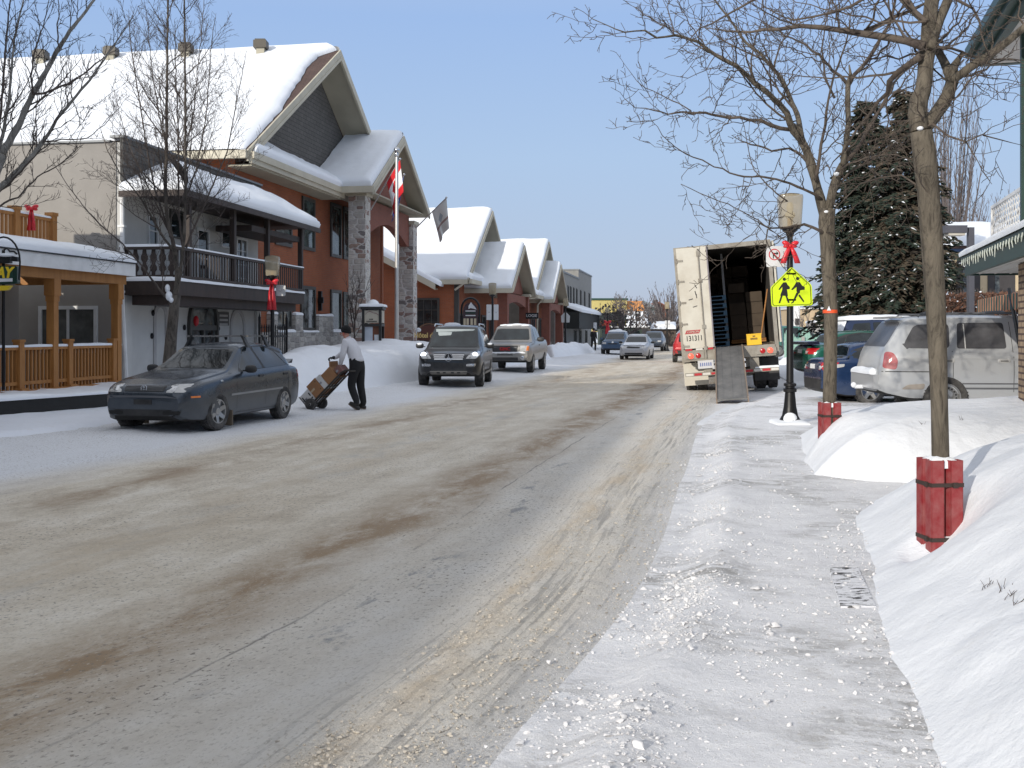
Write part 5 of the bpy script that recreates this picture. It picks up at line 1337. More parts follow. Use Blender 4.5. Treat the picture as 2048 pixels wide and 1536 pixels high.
for i in range(28):
 t0, t1 = 2 * math.pi * i / 28, 2 * math.pi * (i + 1) / 28
 q = [(1549 + r_ * math.cos(t_), 509 + r_ * math.sin(t_)) for r_, t_ in ((11.5, t0), (11.5, t1), (9.6, t1), (9.6, t0))]
 mb.prism(spx(q, yn - .003), (0, .0024, 0))
mb.prism(spx([(1541, 502), (1542.4, 500.6), (1557, 516), (1555.6, 517.4)], yn - .0034), (0, .0024, 0)); mb.build('prohibition_ring', mat('sign_red', (.55, .02, .03), .4), ns)
mb = MB(); mb.prism(spx([(1545.6, 517), (1547.6, 517), (1547.6, 508), (1553, 508), (1553, 510.5), (1557, 506.5), (1553, 502.5), (1553, 505.5), (1545.6, 505.5)], yn - .0028), (0, .0024, 0)); mb.build('arrow', SBLK, ns)
mb = MB(); mb.box((gx(1566, yn), yn - .04, gz(520, yn)), (.18, .03, .03)); mb.build('bracket', CHROME, ns)
Y2 = 30.0
make_lamp('black street lamp with red bow standing behind the parked grey sedan', gx(545, Y2), Y2, -.04, H=3.80)
bow('large red bow with long hanging tail on the lamp behind the sedan', (gx(545, Y2) - .0, Y2 - .02, gz(566, Y2)), 1.35, .75, spread=.05)
yb2 = Y2 + .1
def small_sign(label, name, pts, y, m_, rr_=3):
 o = thing(name, label, 'road sign', at(sum(q[0] for q in pts) / len(pts), sum(q[1] for q in pts) / len(pts), y))
 mb = MB(); mb.prism(spx(rounded(pts, rr_), y), (0, .006, 0)); mb.build('panel', m_, o);
 u_ = sum(q[0] for q in pts) / len(pts); v_ = sum(q[1] for q in pts) / len(pts)
 mb = MB(); mb.box(tuple(at(u_, v_, y - .012)), (.10, .02, .03)); mb.build('clamp', CHROME, o)
 return o
small_sign('blank rounded pale sign back behind the left lamp with long bow', 'road_sign', [(552, 570), (571, 570), (571, 592), (552, 592)], yb2, SIGNBACK)
Y3 = 52.0
make_lamp('black street lamp carrying two white signs behind the pickup', gx(985, Y3), Y3, .1, H=3.9)
small_sign('left of the two white signs on the lamp behind the pickup', 'road_sign', [(973, 609), (983, 609), (983, 640), (973, 640)], Y3 - .12, SIGNW, 1)
small_sign('right of the two white signs on the lamp behind the pickup', 'road_sign', [(987.5, 609), (997, 609), (997, 640), (987.5, 640)], Y3 - .12, SIGNW, 1)
Y4 = 80.0
make_lamp('black street lamp holding the back of a pentagon sign by the snowbank', gx(1131, Y4), Y4, .25, H=3.85)
small_sign('back of a pentagon road sign on the lamp by the far snowbank', 'road_sign', [(1131, 623), (1140, 632), (1139, 645), (1123, 645), (1122, 632)], Y4 + .12, SIGNBACK, .8)
Y5 = 105.0
make_lamp('distant black lamp with dark red bow on the left pavement', gx(1215, Y5), Y5, .1, H=3.9)
bow('dark red bow on the distant left pavement lamp', (gx(1215, Y5), Y5 - .03, gz(645, Y5)), 2.6, 1.1, spread=.05)
small_sign('small white sign board near the distant bow lamp', 'road_sign', [(1187, 645), (1193.5, 645), (1193.5, 659), (1187, 659)], 100, SIGNW, .5)
Y6 = 85.0
make_lamp('black street lamp with paired white signs left of the red car', gx(1334, Y6), Y6, .1, H=3.9)
small_sign('left white sign of the pair on the lamp near the red car', 'road_sign', [(1329.5, 641), (1333.5, 641), (1333.5, 655.5), (1329.5, 655.5)], Y6 - .12, SIGNW, .4)
small_sign('right white sign of the pair on the lamp near the red car', 'road_sign', [(1335.5, 641), (1340.5, 641), (1340.5, 655.5), (1335.5, 655.5)], Y6 - .12, SIGNW, .4)
def traffic_light(label, px, Y, ptop):
 o = thing('traffic_light', label, 'traffic light', (gx(px, Y), Y, 0))
 mb = MB(); mb.lathe([(.11, 0), (.08, .1), (.07, gz(ptop, Y)), (0, gz(ptop, Y))], 8, M=Matrix.Translation((gx(px, Y), Y, 0))); mb.build('pole', BLACKM, o)
 mb = MB(); mb.box((gx(px + 2.5, Y), Y - .1, gz(632, Y)), (.45, .3, 1.1)); hd = mb.build('signal_head', BLACKM, o)
 for k in range(3):
  mb = MB(); mb.ell((gx(px + 2.5, Y), Y - .27, gz(632, Y) + .33 - .33 * k), (.12, .05, .12), 8, 6); mb.build('lens', BLACKP if k else SIGNW, hd)
 return o
traffic_light('tall black traffic signal pole in front of the far snowy roof', 1272.5, 115, 618)
Y7 = 112
make_lamp('distant street lamp beside the traffic signal, before the snowy roof', gx(1262, Y7), Y7, .1, H=3.9)
# ---- free standing flagpole and the staff flags
fy = 40.0
fpx = gx(793.5, fy)
fpole = thing('flagpole', 'tall slim silver flagpole with ball finial standing in the snowbank by the hotel', 'flagpole', (fpx, fy, .8))
mb = MB(); mb.lathe([(.085, .5), (.075, 3), (.055, gz(312, fy)), (.0, gz(312, fy))], 12, M=Matrix.Translation((fpx, fy, 0))); mb.build('pole', mat('satin_aluminium', (.55, .54, .52), .35, .6), fpole, smooth=True)
mb = MB(); mb.lathe([(.06, gz(314, fy)), (.09, gz(312, fy)), (.06, gz(309, fy)), (.06, gz(306, fy))], 12, M=Matrix.Translation((fpx, fy, 0))); mb.ell((fpx, fy, gz(300, fy)), (.11, .11, .11)); mb.build('finial', CHROME, fpole, smooth=True)
def staff_flag(flabel, slabel, p0, p1, fn, w_, h_, m_, Y0, Y1_):
 a = at(*p0, Y0); b = at(*p1, Y1_)
 s_ = thing('flag_staff', slabel, 'flag staff', a); mb = MB(); mb.tube([a, b], [.03, .018], 6); mb.build('rod', mat('satin_aluminium', (.55, .54, .52), .35, .6), s_, smooth=True)
 mb = MB(); mb.ell(b, (.05, .05, .05)); mb.build('finial', CHROME, s_, smooth=True)
 f_ = thing('flag', flabel, 'flag', b)
 d = (a - b).normalized()
 NU, NV = 26, 22; vs = []; fs = []; idx = []
 for j in range(NV + 1):
  for i in range(NU + 1):
   u, v = i / NU, j / NV          # u along the staff (hoist), v fly: hangs down in folds
   q = b + d * (u * h_) + fn(u, v)
   vs.append(q)
 for j in range(NV):
  for i in range(NU): fs.append([j * (NU + 1) + i, j * (NU + 1) + i + 1, (j + 1) * (NU + 1) + i + 1, (j + 1) * (NU + 1) + i])
 mb = MB(); mb.add(vs, fs); o = mb.build('cloth', m_, f_, smooth=True, angle=180, uv=False)
 uvl = o.data.uv_layers.new(name='uv')
 for poly in o.data.polygons:
  for li in poly.loop_indices:
   vi = o.data.loops[li].vertex_index; uvl.data[li].uv = ((vi % (NU + 1)) / NU, (vi // (NU + 1)) / NV)
 so_ = o.modifiers.new('thick', 'SOLIDIFY'); so_.thickness = .004
 return f_
def band_mat(name, f):
 m, t, p = node_mat(name); p.inputs['Roughness'].default_value = .8
 s_ = t.nodes.new('ShaderNodeSeparateXYZ'); t.links.new(uv_co(t), s_.inputs[0])
 t.links.new(f(t, s_.outputs[0], s_.outputs[1]), p.inputs['Base Color']); return m
REDC, WHC, BLC = (.62, .015, .025), (.80, .80, .82), (.02, .10, .42)
def canada(t, u, v):
 c = ramp(t, [(0, REDC), (.27, WHC), (.73, REDC)], v, 'CONSTANT')
 d = mth(t, 'ADD', mth(t, 'ABSOLUTE', mth(t, 'SUBTRACT', u, .5)), mth(t, 'ABSOLUTE', mth(t, 'SUBTRACT', v, .5)))
 n = t.nodes.new('ShaderNodeTexNoise'); n.inputs['Scale'].default_value = 12; t.links.new(uv_co(t), n.inputs['Vector'])
 d = mth(t, 'ADD', d, mth(t, 'MULTIPLY', mth(t, 'SUBTRACT', n.outputs['Fac'], .5), .12))
 return mixc(t, mth(t, 'LESS_THAN', d, .20), c, REDC)
def quebec(t, u, v):
 a = mth(t, 'LESS_THAN', mth(t, 'ABSOLUTE', mth(t, 'SUBTRACT', u, .5)), .09); b = mth(t, 'LESS_THAN', mth(t, 'ABSOLUTE', mth(t, 'SUBTRACT', v, .5)), .07)
 c = mixc(t, mth(t, 'MAXIMUM', a, b), BLC, WHC)
 fu = mth(t, 'ABSOLUTE', mth(t, 'SUBTRACT', mth(t, 'ABSOLUTE', mth(t, 'SUBTRACT', u, .5)), .29)); fv = mth(t, 'ABSOLUTE', mth(t, 'SUBTRACT', mth(t, 'ABSOLUTE', mth(t, 'SUBTRACT', v, .5)), .28))
 return mixc(t, mth(t, 'LESS_THAN', mth(t, 'ADD', fu, fv), .10), c, WHC)
def townflag(t, u, v):
 d = mth(t, 'ADD', mth(t, 'ABSOLUTE', mth(t, 'SUBTRACT', u, .5)), mth(t, 'ABSOLUTE', mth(t, 'SUBTRACT', v, .42)))
 c = mixc(t, mth(t, 'LESS_THAN', d, .16), (.80, .82, .80), (.45, .52, .58))
 return mixc(t, mth(t, 'LESS_THAN', mth(t, 'ABSOLUTE', mth(t, 'SUBTRACT', v, .62)), .04), c, (.42, .30, .28))
px2m = lambda n, Y: n / F * Y
def drape(Y, dx, dy, tilt=0.0, fold=.10, k=2.2):
 def fn(u, v):                       # the cloth hangs down from the tilted staff, pulled towards the hoist corner
  s = v
  return Vector((px2m(dx, Y) * s + fold * math.sin(k * math.pi * u + 2 * v) * s * .8 + tilt * u * s, fold * math.cos(k * math.pi * u * 1.3 + 3 * v) * s * 1.4, -px2m(dy, Y) * s))
 return fn
staff_flag('red and white maple leaf flag drooping from the left stone pillar', 'thin staff slanting up from the left stone pillar', (741, 420), (800, 318), drape(43, 4, 66, .15), 1.2, 1.15, band_mat('maple_flag_cloth', canada), 43.8, 42.6)
staff_flag('blue flag with white cross hanging beside the flagpole', 'thin staff slanting up behind the silver flagpole', (783, 430), (808, 349), drape(44, -13, 62, -.10), 1.2, .75, band_mat('cross_flag_cloth', quebec), 44.5, 43.6)
staff_flag('pale grey flag with faint emblem hanging from the right stone pillar', 'thin staff slanting up from the right stone pillar', (832, 456), (893, 395), drape(49, 3, 62, .25, .08), 1.2, 1.15, band_mat('pale_flag_cloth', townflag), 50.5, 49.0)
# ---- information kiosk
ky = 37.0
kx0, kx1 = gx(724, ky), gx(763, ky)
ki = thing('information_kiosk', 'black framed information kiosk with cream sign and snow cap in the snowbank', 'kiosk', ((kx0 + kx1) / 2, ky, .6))
FK = Fr(kx0, ky, .0001)
KB = mat('kiosk_black', (.018, .016, .014), .4); KC = mat('kiosk_cream', (.50, .45, .36), .5)
W = kx1 - kx0; D = .8
z0, z1, z2 = gz(701, ky), gz(650, ky), gz(619, ky)
mb = MB()
for x in (kx0, kx1 - .09):
 for y in (ky, ky + D): mb.box((x + .045, y, (z0 - .6 + z2) / 2), (.09, .09, z2 - z0 + .6))
mb.box(((kx0 + kx1) / 2, ky + D / 2, z2 + .05), (W + .1, D + .2, .1)); mb.box(((kx0 + kx1) / 2, ky + D / 2, z1), (W + .02, D + .11, .09)); mb.build('frame', KB, ki)
mb = MB(); mb.box(((kx0 + kx1) / 2, ky + D / 2, (z1 + z2) / 2 + .02), (W - .12, D + .04, z2 - z1 - .1)); mb.box(((kx0 + kx1) / 2 + .03, ky + D / 2, (z1 + z2) / 2 + .02), (W - .04, D - .12, z2 - z1 - .1)); pn = mb.build('sign_panel', KC, ki)
xm = (kx0 + kx1) / 2; yf = ky - .025
mb = MB(); pts = [(-.22, .02), (-.15, .10), (-.06, .13), (.05, .08), (.15, .06), (.24, .0)]
for (a, b), (c, d) in zip(pts[:-1], pts[1:]): mb.prism([(xm + a, yf, (z1 + z2) / 2 + .06 + b), (xm + c, yf, (z1 + z2) / 2 + .06 + d), (xm + c, yf, (z1 + z2) / 2 + .085 + d), (xm + a, yf, (z1 + z2) / 2 + .085 + b)], (0, .004, 0))
mb.build('hill_emblem', mat('emblem_blue_red', (.28, .16, .15), .5), pn)
for i, (wd, zz) in enumerate(((.16, -.07), (.36, -.145))):
 mb = MB()
 for k in range(int(wd / .045)): mb.box((xm - wd / 2 + .02 + k * .045, yf, (z1 + z2) / 2 + zz), (.03, .005, .045))
 mb.build('small_lettering', SBLK, pn)
mb = MB(); mb.box((xm, ky + D / 2, (z0 + z1) / 2 - .2), (W - .2, D - .1, z1 - z0 + .4)); bp = mb.build('notice_board', mat('board_brown', (.17, .06, .03), .7), ki)
for x0, x1, a, b, m_ in ((.03, .30, -.3, -.02, mat('bluish_paper', (.52, .56, .62), .6)), (.36, .60, .30, .62, mat('paper', (.62, .64, .66), .6)), (.36, .60, -.35, .08, mat('paper', (.62, .64, .66), .6))):
 mb = MB(); zz0 = z0 + (z1 - z0) * max(a, -.3); mb.box((kx0 + .06 + x0 + (x1 - x0) / 2, ky - .0 - .0 + .045 - .0, (z0 + a * (z1 - z0) + z1 - .06 if x0 < .1 else 2 * z0 + (a + b) * (z1 - z0)) / 2), (x1 - x0, .012, (z1 - .06 - z0 - a * (z1 - z0)) if x0 < .1 else (b - a) * (z1 - z0))); mb.build('paper_notice', m_, bp)
mb = MB(); mb.snow((kx0 - .1, ky - .12, z2 + .10), (kx1 + .1, ky - .12, z2 + .10), (kx1 + .1, ky + D + .1, z2 + .10), (kx0 - .1, ky + D + .1, z2 + .10), .12, 8, 8, .25, .02); mb.ell((xm, ky + D / 2, z2 + .12), (W * .34, D * .36, .24)); mb.build('snow_cap', SNOW, ki, smooth=True, angle=180)
# ---- hotel name sign (half hidden by the SUV), arch menu sign
hy = 47.0
hs = thing('hotel_sign', 'arched brown wooden sign with gold lettering reading Hotel de behind the dark SUV', 'sign', (gx(858, hy), hy, .4))
mb = MB(); pts = [(834, 690), (834, 664)] + [(858 - 20 * math.cos(math.pi * i / 12), 664 - 14 * math.sin(math.pi * i / 12)) for i in range(13)] + [(882, 664), (882, 690)]
mb.prism(spx(pts, hy), (0, .10, 0)); bd = mb.build('board', mat('sign_brown', (.10, .028, .016), .5), hs)
mb = MB()
for i in range(12):
 t0, t1 = math.pi * i / 12, math.pi * (i + 1) / 12
 mb.prism(spx([(858 - r_ * math.cos(t_), 662 - r_ * .72 * math.sin(t_)) for r_, t_ in ((22, t0), (22, t1), (18.5, t1), (18.5, t0))], hy - .02), (0, .06, 0))
mb.build('arch_moulding', mat('sign_tan', (.16, .08, .04), .5), hs)
GOLD = mat('gold_letters', (.72, .52, .20), .4)
text_mb('Hôtel de Ville', .30, basis(at(862, 671, hy - .035), (1, 0, 0), (0, 0, 1)), width=1.45, bold=.008).build('lettering', GOLD, bd)
mb = MB(); mb.box(tuple(at(846, 682, hy - .02)), (1.0, .03, .04)); mb.build('ledge', KB, bd)
mb = MB(); mb.ell(at(837, 660, hy), (.12, .08, .10)); mb.build('snow_cap', SNOW, hs, smooth=True)
my = 50.0
ms_ = thing('arched_menu_board', 'black iron arch frame with crest and lit menu panels by the brick shop', 'sign', (gx(941, my), my, .3))
mb = MB()
mb.tube([at(923, 700, my), at(923, 618, my)] + [at(941 - 18 * math.cos(math.pi * i / 10), 618 - 22 * math.sin(math.pi * i / 10), my) for i in range(1, 10)] + [at(959, 618, my), at(959, 700, my)], .05, 6); mb.build('frame', BLACKM, ms_)
mb = MB(); mb.prism(spx([(926, 652), (956, 652), (956, 622)] + [(941 + 15 * math.cos(math.pi * i / 8), 622 - 17 * math.sin(math.pi * i / 8)) for i in range(1, 8)] + [(926, 622)], my), (0, .06, 0)); mp = mb.build('panel', mat('menu_dark', (.05, .025, .03), .5), ms_)
mb = MB(); mb.prism(spx([(937, 612), (942, 604), (946, 610), (950, 614), (953, 619), (941, 616), (937, 618)], my - .02), (0, .02, 0)); mb.build('crest', SIGNW, mp)
for k, (v, hh, m_) in enumerate(((623, 2, SIGNW), (627, 2.4, DKGREEN), (632, 2, SIGNW))):
 mb = MB(); mb.prism(spx([(931, v), (951, v), (951, v - hh), (931, v - hh)], my - .02), (0, .02, 0)); mb.build('text_line', m_, mp)
PAPERL = mat('cream_card', (.55, .47, .33), .6)
for u in (927, 933, 941, 948):
 mb = MB(); mb.prism(spx([(u, 650), (u + 4.5, 650), (u + 4.5, 637), (u, 637)], my - .02), (0, .02, 0)); mb.build('menu_card', PAPERL, mp)
so2 = thing('stone_pier', 'squat stone pier with snow cap beside the arched menu board', 'pier', (gx(905, 49), 49, 0))
mb = MB(); p = at(905, 690, 49); mb.box((p.x, 49, .9), (.66, .66, 1.95)); mb.build('stone_block', STONEB, so2)
mb = MB(); mb.snow((p.x - .36, 48.64, 1.88), (p.x + .36, 48.64, 1.88), (p.x + .36, 49.36, 1.88), (p.x - .36, 49.36, 1.88), .18, 8, 8, .25); mb.build('snow_cap', SNOW, so2, smooth=True, angle=180)
# ---- iron fence by the hotel
FF = Fr(gx(518, 35.4), 35.4, .166)
fe = thing('iron_fence', 'black wrought iron spiked fence between the white building and the hotel', 'fence', FF.P(0, 0, 0))
n_ = 12; a_e = FF.ho(573, 660, 1.0)[0]; a_s = FF.ho(519, 660, 1.0)[0]
for i in range(n_ + 1):
 a = a_s + (a_e - a_s) * i / n_
 big = i in (0, n_); mb = MB(); mb.tube([FF.P(a, 1.0, .25), FF.P(a, 1.0, 1.75 + (.35 if big else 0))], .045 if big else .02, 6); mb.tube([FF.P(a, 1, 1.75 + (.35 if big else 0)), FF.P(a, 1, 1.9 + (.35 if big else 0))], [.035, .002], 6); mb.build('picket' if not big else 'post', BLACKM, fe)
mb = MB()
for z in (.45, 1.50): mb.fbox(FF, a_s, a_e, .98, 1.02, z - .03, z + .03)
mb.build('rail', BLACKM, fe)
# ---- sign with yellow letters in an iron hoop at far left
sy = 20.0
sg = thing('hanging_shop_sign', 'green shop sign with yellow lettering in a black iron hoop at the left edge', 'shop sign', (gx(10, sy), sy, 0))
mb = MB(); mb.tube([at(-26, 560, sy)] + [at(7 - 33 * math.cos(math.pi * i / 12) , 524 - 50 * math.sin(math.pi * i / 12), sy) for i in range(13)] + [at(38, 560, sy)], .018, 6); mb.build('hoop', BLACKM, sg)
mb = MB(); mb.tube([at(7, 500, sy), at(7, 660, sy + .6), at(7, 780, sy + .6)], .03, 6); mb.build('post', BLACKM, sg)
mb = MB(); mb.prism(spx(rounded([(-40, 531), (34, 532), (34, 567), (-40, 570)], 3), sy), (0, .14, 0)); bd = mb.build('sign_box', mat('sign_dark_green', (.006, .03, .02), .3), sg)
mb = MB(); mb.prism(spx([(-38, 534), (25, 535), (25, 556), (-38, 557)], sy - .004), (0, .004, 0)); mb.build('green_field', mat('field_green', (.01, .05, .035), .35), bd)
mb = MB(); mb.prism(spx([(-38, 557.5), (25, 556.5), (25, 563), (-38, 565)], sy - .006), (0, .004, 0)); mb.build('white_strip', SIGNW, bd)
Y_L = mat('yellow_letters', (.70, .50, .02), .4)
text_mb('WAY', .27, basis(at(-5, 546, sy - .012), (1, 0, 0), (0, 0, 1)), shear=.25, bold=.012, width=.56).build('lettering', Y_L, bd)
mb = MB(); mb.prism(spx([(-38, 572), (22, 571), (14, 580), (-30, 583)], sy), (0, .1, 0)); mb.build('lower_plate', Y_L, sg)
mb = MB(); mb.prism(spx([(-30, 513), (19, 512), (19, 526), (-30, 527)], sy), (0, .12, 0)); mb.prism(spx([(23, 512), (34, 514), (35, 523), (22, 522)], sy), (0, .1, 0)); mb.tube([at(8, 500, sy), at(14, 496, sy), at(20, 503, sy), at(28, 503, sy), at(34, 508, sy)], .02, 5); mb.build('scroll_work', BLACKM, sg)
mb = MB(); mb.ell(at(12, 510, sy), (.16, .06, .035)); mb.build('snow_cap', SNOW, sg, smooth=True)
bow('red bow on the porch roof railing at the left edge', at(66, 418, FP.P(FP.ho(66, 440, -1.65)[0], -1.65, 0).y - .03), 1.15, .50, spread=.04)
# ---- red steel tree guards
GUARD = mat('red_guard_paint', (.235, .013, .018), .6, var=.1, dirt=(.5, .45, .42), dscale=9, damt=.18, bs=.05)
STRAP = mat('rusty_strap', (.05, .035, .03), .6, .3)
def guard(label, x, y, z0, z1, w_=.30, yaw=0.0):
 g = thing('tree_guard', label, 'tree guard', (x, y, z0), yaw, 'red steel tree guards')
 H = z1 - z0; h = w_ / 2; n_ = h * .26
 for k in range(4):
  M = Matrix.Rotation(k * math.pi / 2, 4, 'Z')
  pr = [(-n_ * .45, -h + .05), (-n_ * 1.0, -h), (-h, -h), (-h, -n_ * 1.0), (-h + .05, -n_ * .45)]
  mb = MB(); th = .007
  for (a, b) in zip(pr[:-1], pr[1:]):
   A, B = Vector((*a, 0)), Vector((*b, 0)); d = (B - A).normalized(); nn = Vector((-d.y, d.x, 0)) * th
   mb.hexa([M @ q for q in (A, B, B + nn, A + nn)] + [M @ (q + Vector((0, 0, H))) for q in (A, B, B + nn, A + nn)])
  mb.build('plate', GUARD, g, local=True)
 for z in (H * .82, H * .42, H * .06):
  mb = MB(); r_ = h + .006
  for k in range(4):
   M = Matrix.Rotation(k * math.pi / 2, 4, 'Z'); mb.box(M @ Vector((0, -r_, z)), (2 * r_, .008, .026), rot=M.to_3x3())
  for k in range(4):
   M = Matrix.Rotation(k * math.pi / 2, 4, 'Z'); mb.box(M @ Vector((.05, -r_ - .008, z)), (.035, .012, .034), rot=M.to_3x3())
  mb.build('strap', STRAP, g, local=True)
 mb = MB()
 mb.snow((-h * .85, -h * .85, H - .05), (h * .85, -h * .85, H - .05), (h * .85, h * .85, H - .05), (-h * .85, h * .85, H - .05), .085, 8, 8, .14, .015); mb.build('snow_cap', SNOW, g, local=True, smooth=True, angle=180)
 return g
TX1, TY1 = gx(1879, 7.1), 7.1
TX2, TY2 = gx(1659, 12.9), 12.9
guard('nearest red steel tree guard rising from the near snow mound', TX1, TY1, -.08, .81, .205, R(5))
guard('farther red steel tree guard at the edge of the second mound', TX2, TY2, -.08, .80, .20, R(4))
# ---- drain grating half melted through the snow
m, t, p = node_mat('snowy_grating'); co = obj_co(t)
k = ramp(t, [(.53, 0), (.56, 1)], nz(t, mapping(t, co, (1.2, 3.6, 1)), 6, 5, .7, .8))
t.links.new(mixc(t, k, (.72, .73, .76), (.03, .028, .026)), p.inputs['Base Color']); p.inputs['Roughness'].default_value = .7
bump(t, p, k, -.8, .02)
gp_ = [gpt for gpt in ((2.08, 7.05), (2.27, 7.05), (2.05, 6.05), (1.85, 6.05))]
mb = MB(); mb.prism([(x, y, .085) for x, y in gp_], (0, 0, .019)); gr = mb.build('drain_grating', m, origin=(2.05, 6.5, .1)); tag(gr, 'narrow iron drain grating showing through packed snow on the sidewalk', 'drain grating')
# ------------------------------------------------------------------ vehicles
UNDER = mat('underbody', (.02, .019, .018), .9)
def lerpf(tab):
 xs = [q[0] for q in tab]; ys = [q[1] for q in tab]
 if xs[0] > xs[-1]: xs, ys = xs[::-1], ys[::-1]
 return itp(list(zip(xs, ys))) if False else (lambda x: float(np.interp(x, xs, ys)))
def smooth_tab(tab, k=.10):
 f = lerpf(tab)
 def g(x): return sum(f(x + k * d) * w_ for d, w_ in ((-1, .12), (-.5, .22), (0, .32), (.5, .22), (1, .12)))
 return g
class Car:
 """x forward, y left, z up; body lofted from side, belt and plan curves, then glass, lamps and trim laid on its surface"""
 def __init__(s, root, spec, pm):
  s.root = root; s.sp = spec; s.pm = pm
  s.L = spec['L']; h = s.L / 2
  zt = smooth_tab(spec['top'], .05); zb = smooth_tab(spec['belt'], .08); hw = smooth_tab(spec['w'], .10); rw = smooth_tab(spec['rw'], .08); z0 = smooth_tab(spec['bot'], .06)
  xs = [h - t for t in (0, .02, .05, .09, .14, .2, .28)] + list(np.linspace(h - .36, -h + .36, 64)) + [-h + t for t in (.28, .2, .14, .09, .05, .02, 0)]
  rings = []; s.nr = 0
  for x in xs:
   T, B, Wd, RW, Z0 = zt(x), zb(x), hw(x), rw(x), z0(x)
   B = min(B, T - .015); gh = T - B
   mid = Z0 + (B - Z0) * .55
   half = [(0, Z0), (Wd * .80, Z0), (Wd * .93, Z0 + .03), (Wd * .975, Z0 + .12), (Wd * .995, mid - .06), (Wd, mid + .04), (Wd * .992, B - .12 * min(1, (B - Z0) / .4)), (Wd * .972, B - .035), (Wd * .945, B)]
   rr_ = min(.12, gh * .5)
   bx = Wd * .945
   ed = min(RW, bx)
   for k in (.25, .5, .75): half.append((bx + (ed - bx) * (k ** 1.15), B + (gh - rr_) * k))
   half += [(ed, T - rr_), (ed - rr_ * .30, T - rr_ * .38), (ed - rr_ * .9, T - rr_ * .10), (ed * .5, T - .0 + gh * 0), (0, T + spec.get('crown', .012))]
   ring = [(x, y, z) for y, z in half] + [(x, -y, z) for y, z in half[-2:0:-1]]
   rings.append(ring)
  n = len(rings[0]); vs = [q for r_ in rings for q in r_]; fs = []
  for i in range(len(rings) - 1):
   for j in range(n): fs.append([i * n + j, i * n + (j + 1) % n, (i + 1) * n + (j + 1) % n, (i + 1) * n + j])
  fs.append(list(range(n - 1, -1, -1))); fs.append([(len(rings) - 1) * n + j for j in range(n)])
  s.bvh = BVHTree.FromPolygons([Vector(q) for q in vs], fs)
  s.vs, s.fs = vs, fs
 def body(s, name='body'):
  mb = MB(); mb.add(s.vs, s.fs); o = mb.build(name, [s.pm, UNDER], s.root, local=True, uv=False)
  bm = bmesh.new(); bm.from_mesh(o.data); bmesh.ops.recalc_face_normals(bm, faces=bm.faces); bm.to_mesh(o.data); bm.free()
  r_ = s.sp['wr'] + s.sp.get('gap', .055); cut = MB()
  for x in s.sp['axles']:
   M = Matrix.Translation((x, 0, s.sp['wr'] + .01)) @ Matrix.Rotation(R(90), 4, 'X')
   cut.lathe([(r_, -2), (r_, 2)], 36, M=M)
  if 'bed' in s.sp:
   x0, x1, y_, z_ = s.sp['bed']; cut.box(((x0 + x1) / 2, 0, z_ + 1), (x1 - x0, 2 * y_, 2))
  c = cut.build('cutter', UNDER, local=True, uv=False)
  bm = bmesh.new(); bm.from_mesh(c.data); bmesh.ops.recalc_face_normals(bm, faces=bm.faces); bm.to_mesh(c.data); bm.free()
  md = o.modifiers.new('b', 'BOOLEAN'); md.operation = 'DIFFERENCE'; md.object = c; md.solver = 'EXACT'
  bpy.context.view_layer.update(); dg = bpy.context.evaluated_depsgraph_get()
  me = bpy.data.meshes.new_from_object(o.evaluated_get(dg)); me.name = name
  o.modifiers.clear(); old = o.data; o.data = me; bpy.data.meshes.remove(old); bpy.data.objects.remove(c)
  me.materials.clear(); me.materials.append(s.pm); me.materials.append(UNDER)
  for p in me.polygons:
   c_ = p.center; p.material_index = 0
   for x in s.sp['axles']:
    d = math.hypot(c_.x - x, c_.z - s.sp['wr'] - .01)
    if d < r_ + .01 and abs(p.normal.y) < .5: p.material_index = 1
   if p.normal.z < -.8 and c_.z < .5: p.material_index = 1
  me.polygons.foreach_set('use_smooth', [True] * len(me.polygons)); me.set_sharp_from_angle(angle=R(38))
  s.bo = o; return o
 def patch(s, name, poly, side, m, off=.004, parent=None, rings=4, sub=.07, th=.012, rnd_=0.0, mirror=False, smooth=True, lab=None):
  """polygon given in a side / front / rear / top view, laid on the body"""
  if rnd_: poly = [(q[0], q[1]) for q in rounded([(a, b, 0) for a, b in poly], rnd_, 4)]
  P = []
  for i in range(len(poly)):
   a, b = Vector(poly[i]), Vector(poly[(i + 1) % len(poly)]); k = max(1, int((b - a).length / sub))
   P += [a + (b - a) * (t / k) for t in range(k)]
  c = sum(P, Vector((0, 0))) / len(P)
  D = {'L': Vector((0, -1, 0)), 'R': Vector((0, 1, 0)), 'F': Vector((-1, 0, 0)), 'B': Vector((1, 0, 0)), 'T': Vector((0, 0, -1))}[side]
  def proj(q):
   if side in 'LR': o_ = Vector((q.x, -D.y * 3, q.y))
   elif side in 'FB': o_ = Vector((-D.x * 6, q.x, q.y))
   else: o_ = Vector((q.x, q.y, 4))
   h, nn, _, _ = s.bvh.ray_cast(o_, D)
   if h is None:
    return None, None
   if nn.dot(D) > 0: nn = -nn
   return h, nn
  vs = []; fs = []; n = len(P); last = None
  lv = [(1 - i / rings) for i in range(rings)]
  for k in lv:
   for q in P:
    h, nn = proj(c + (q - c) * k)
    if h is None:
     t_ = 1.0
     while h is None and t_ > 0: t_ -= .06; h, nn = proj(c + (q - c) * k * t_)
     if h is None: h, nn = last if last else (Vector((0, 0, 0)), -D)
    last = (h, nn)
    vs.append(h + nn * off)
  h, nn = proj(c);
  if h is None: h, nn = last
  vs.append(h + nn * off)
  for r_ in range(rings - 1):
   for j in range(n): fs.append([r_ * n + j, r_ * n + (j + 1) % n, (r_ + 1) * n + (j + 1) % n, (r_ + 1) * n + j])
  for j in range(n): fs.append([(rings - 1) * n + j, (rings - 1) * n + (j + 1) % n, rings * n])
  b = len(vs)                                    # skirt
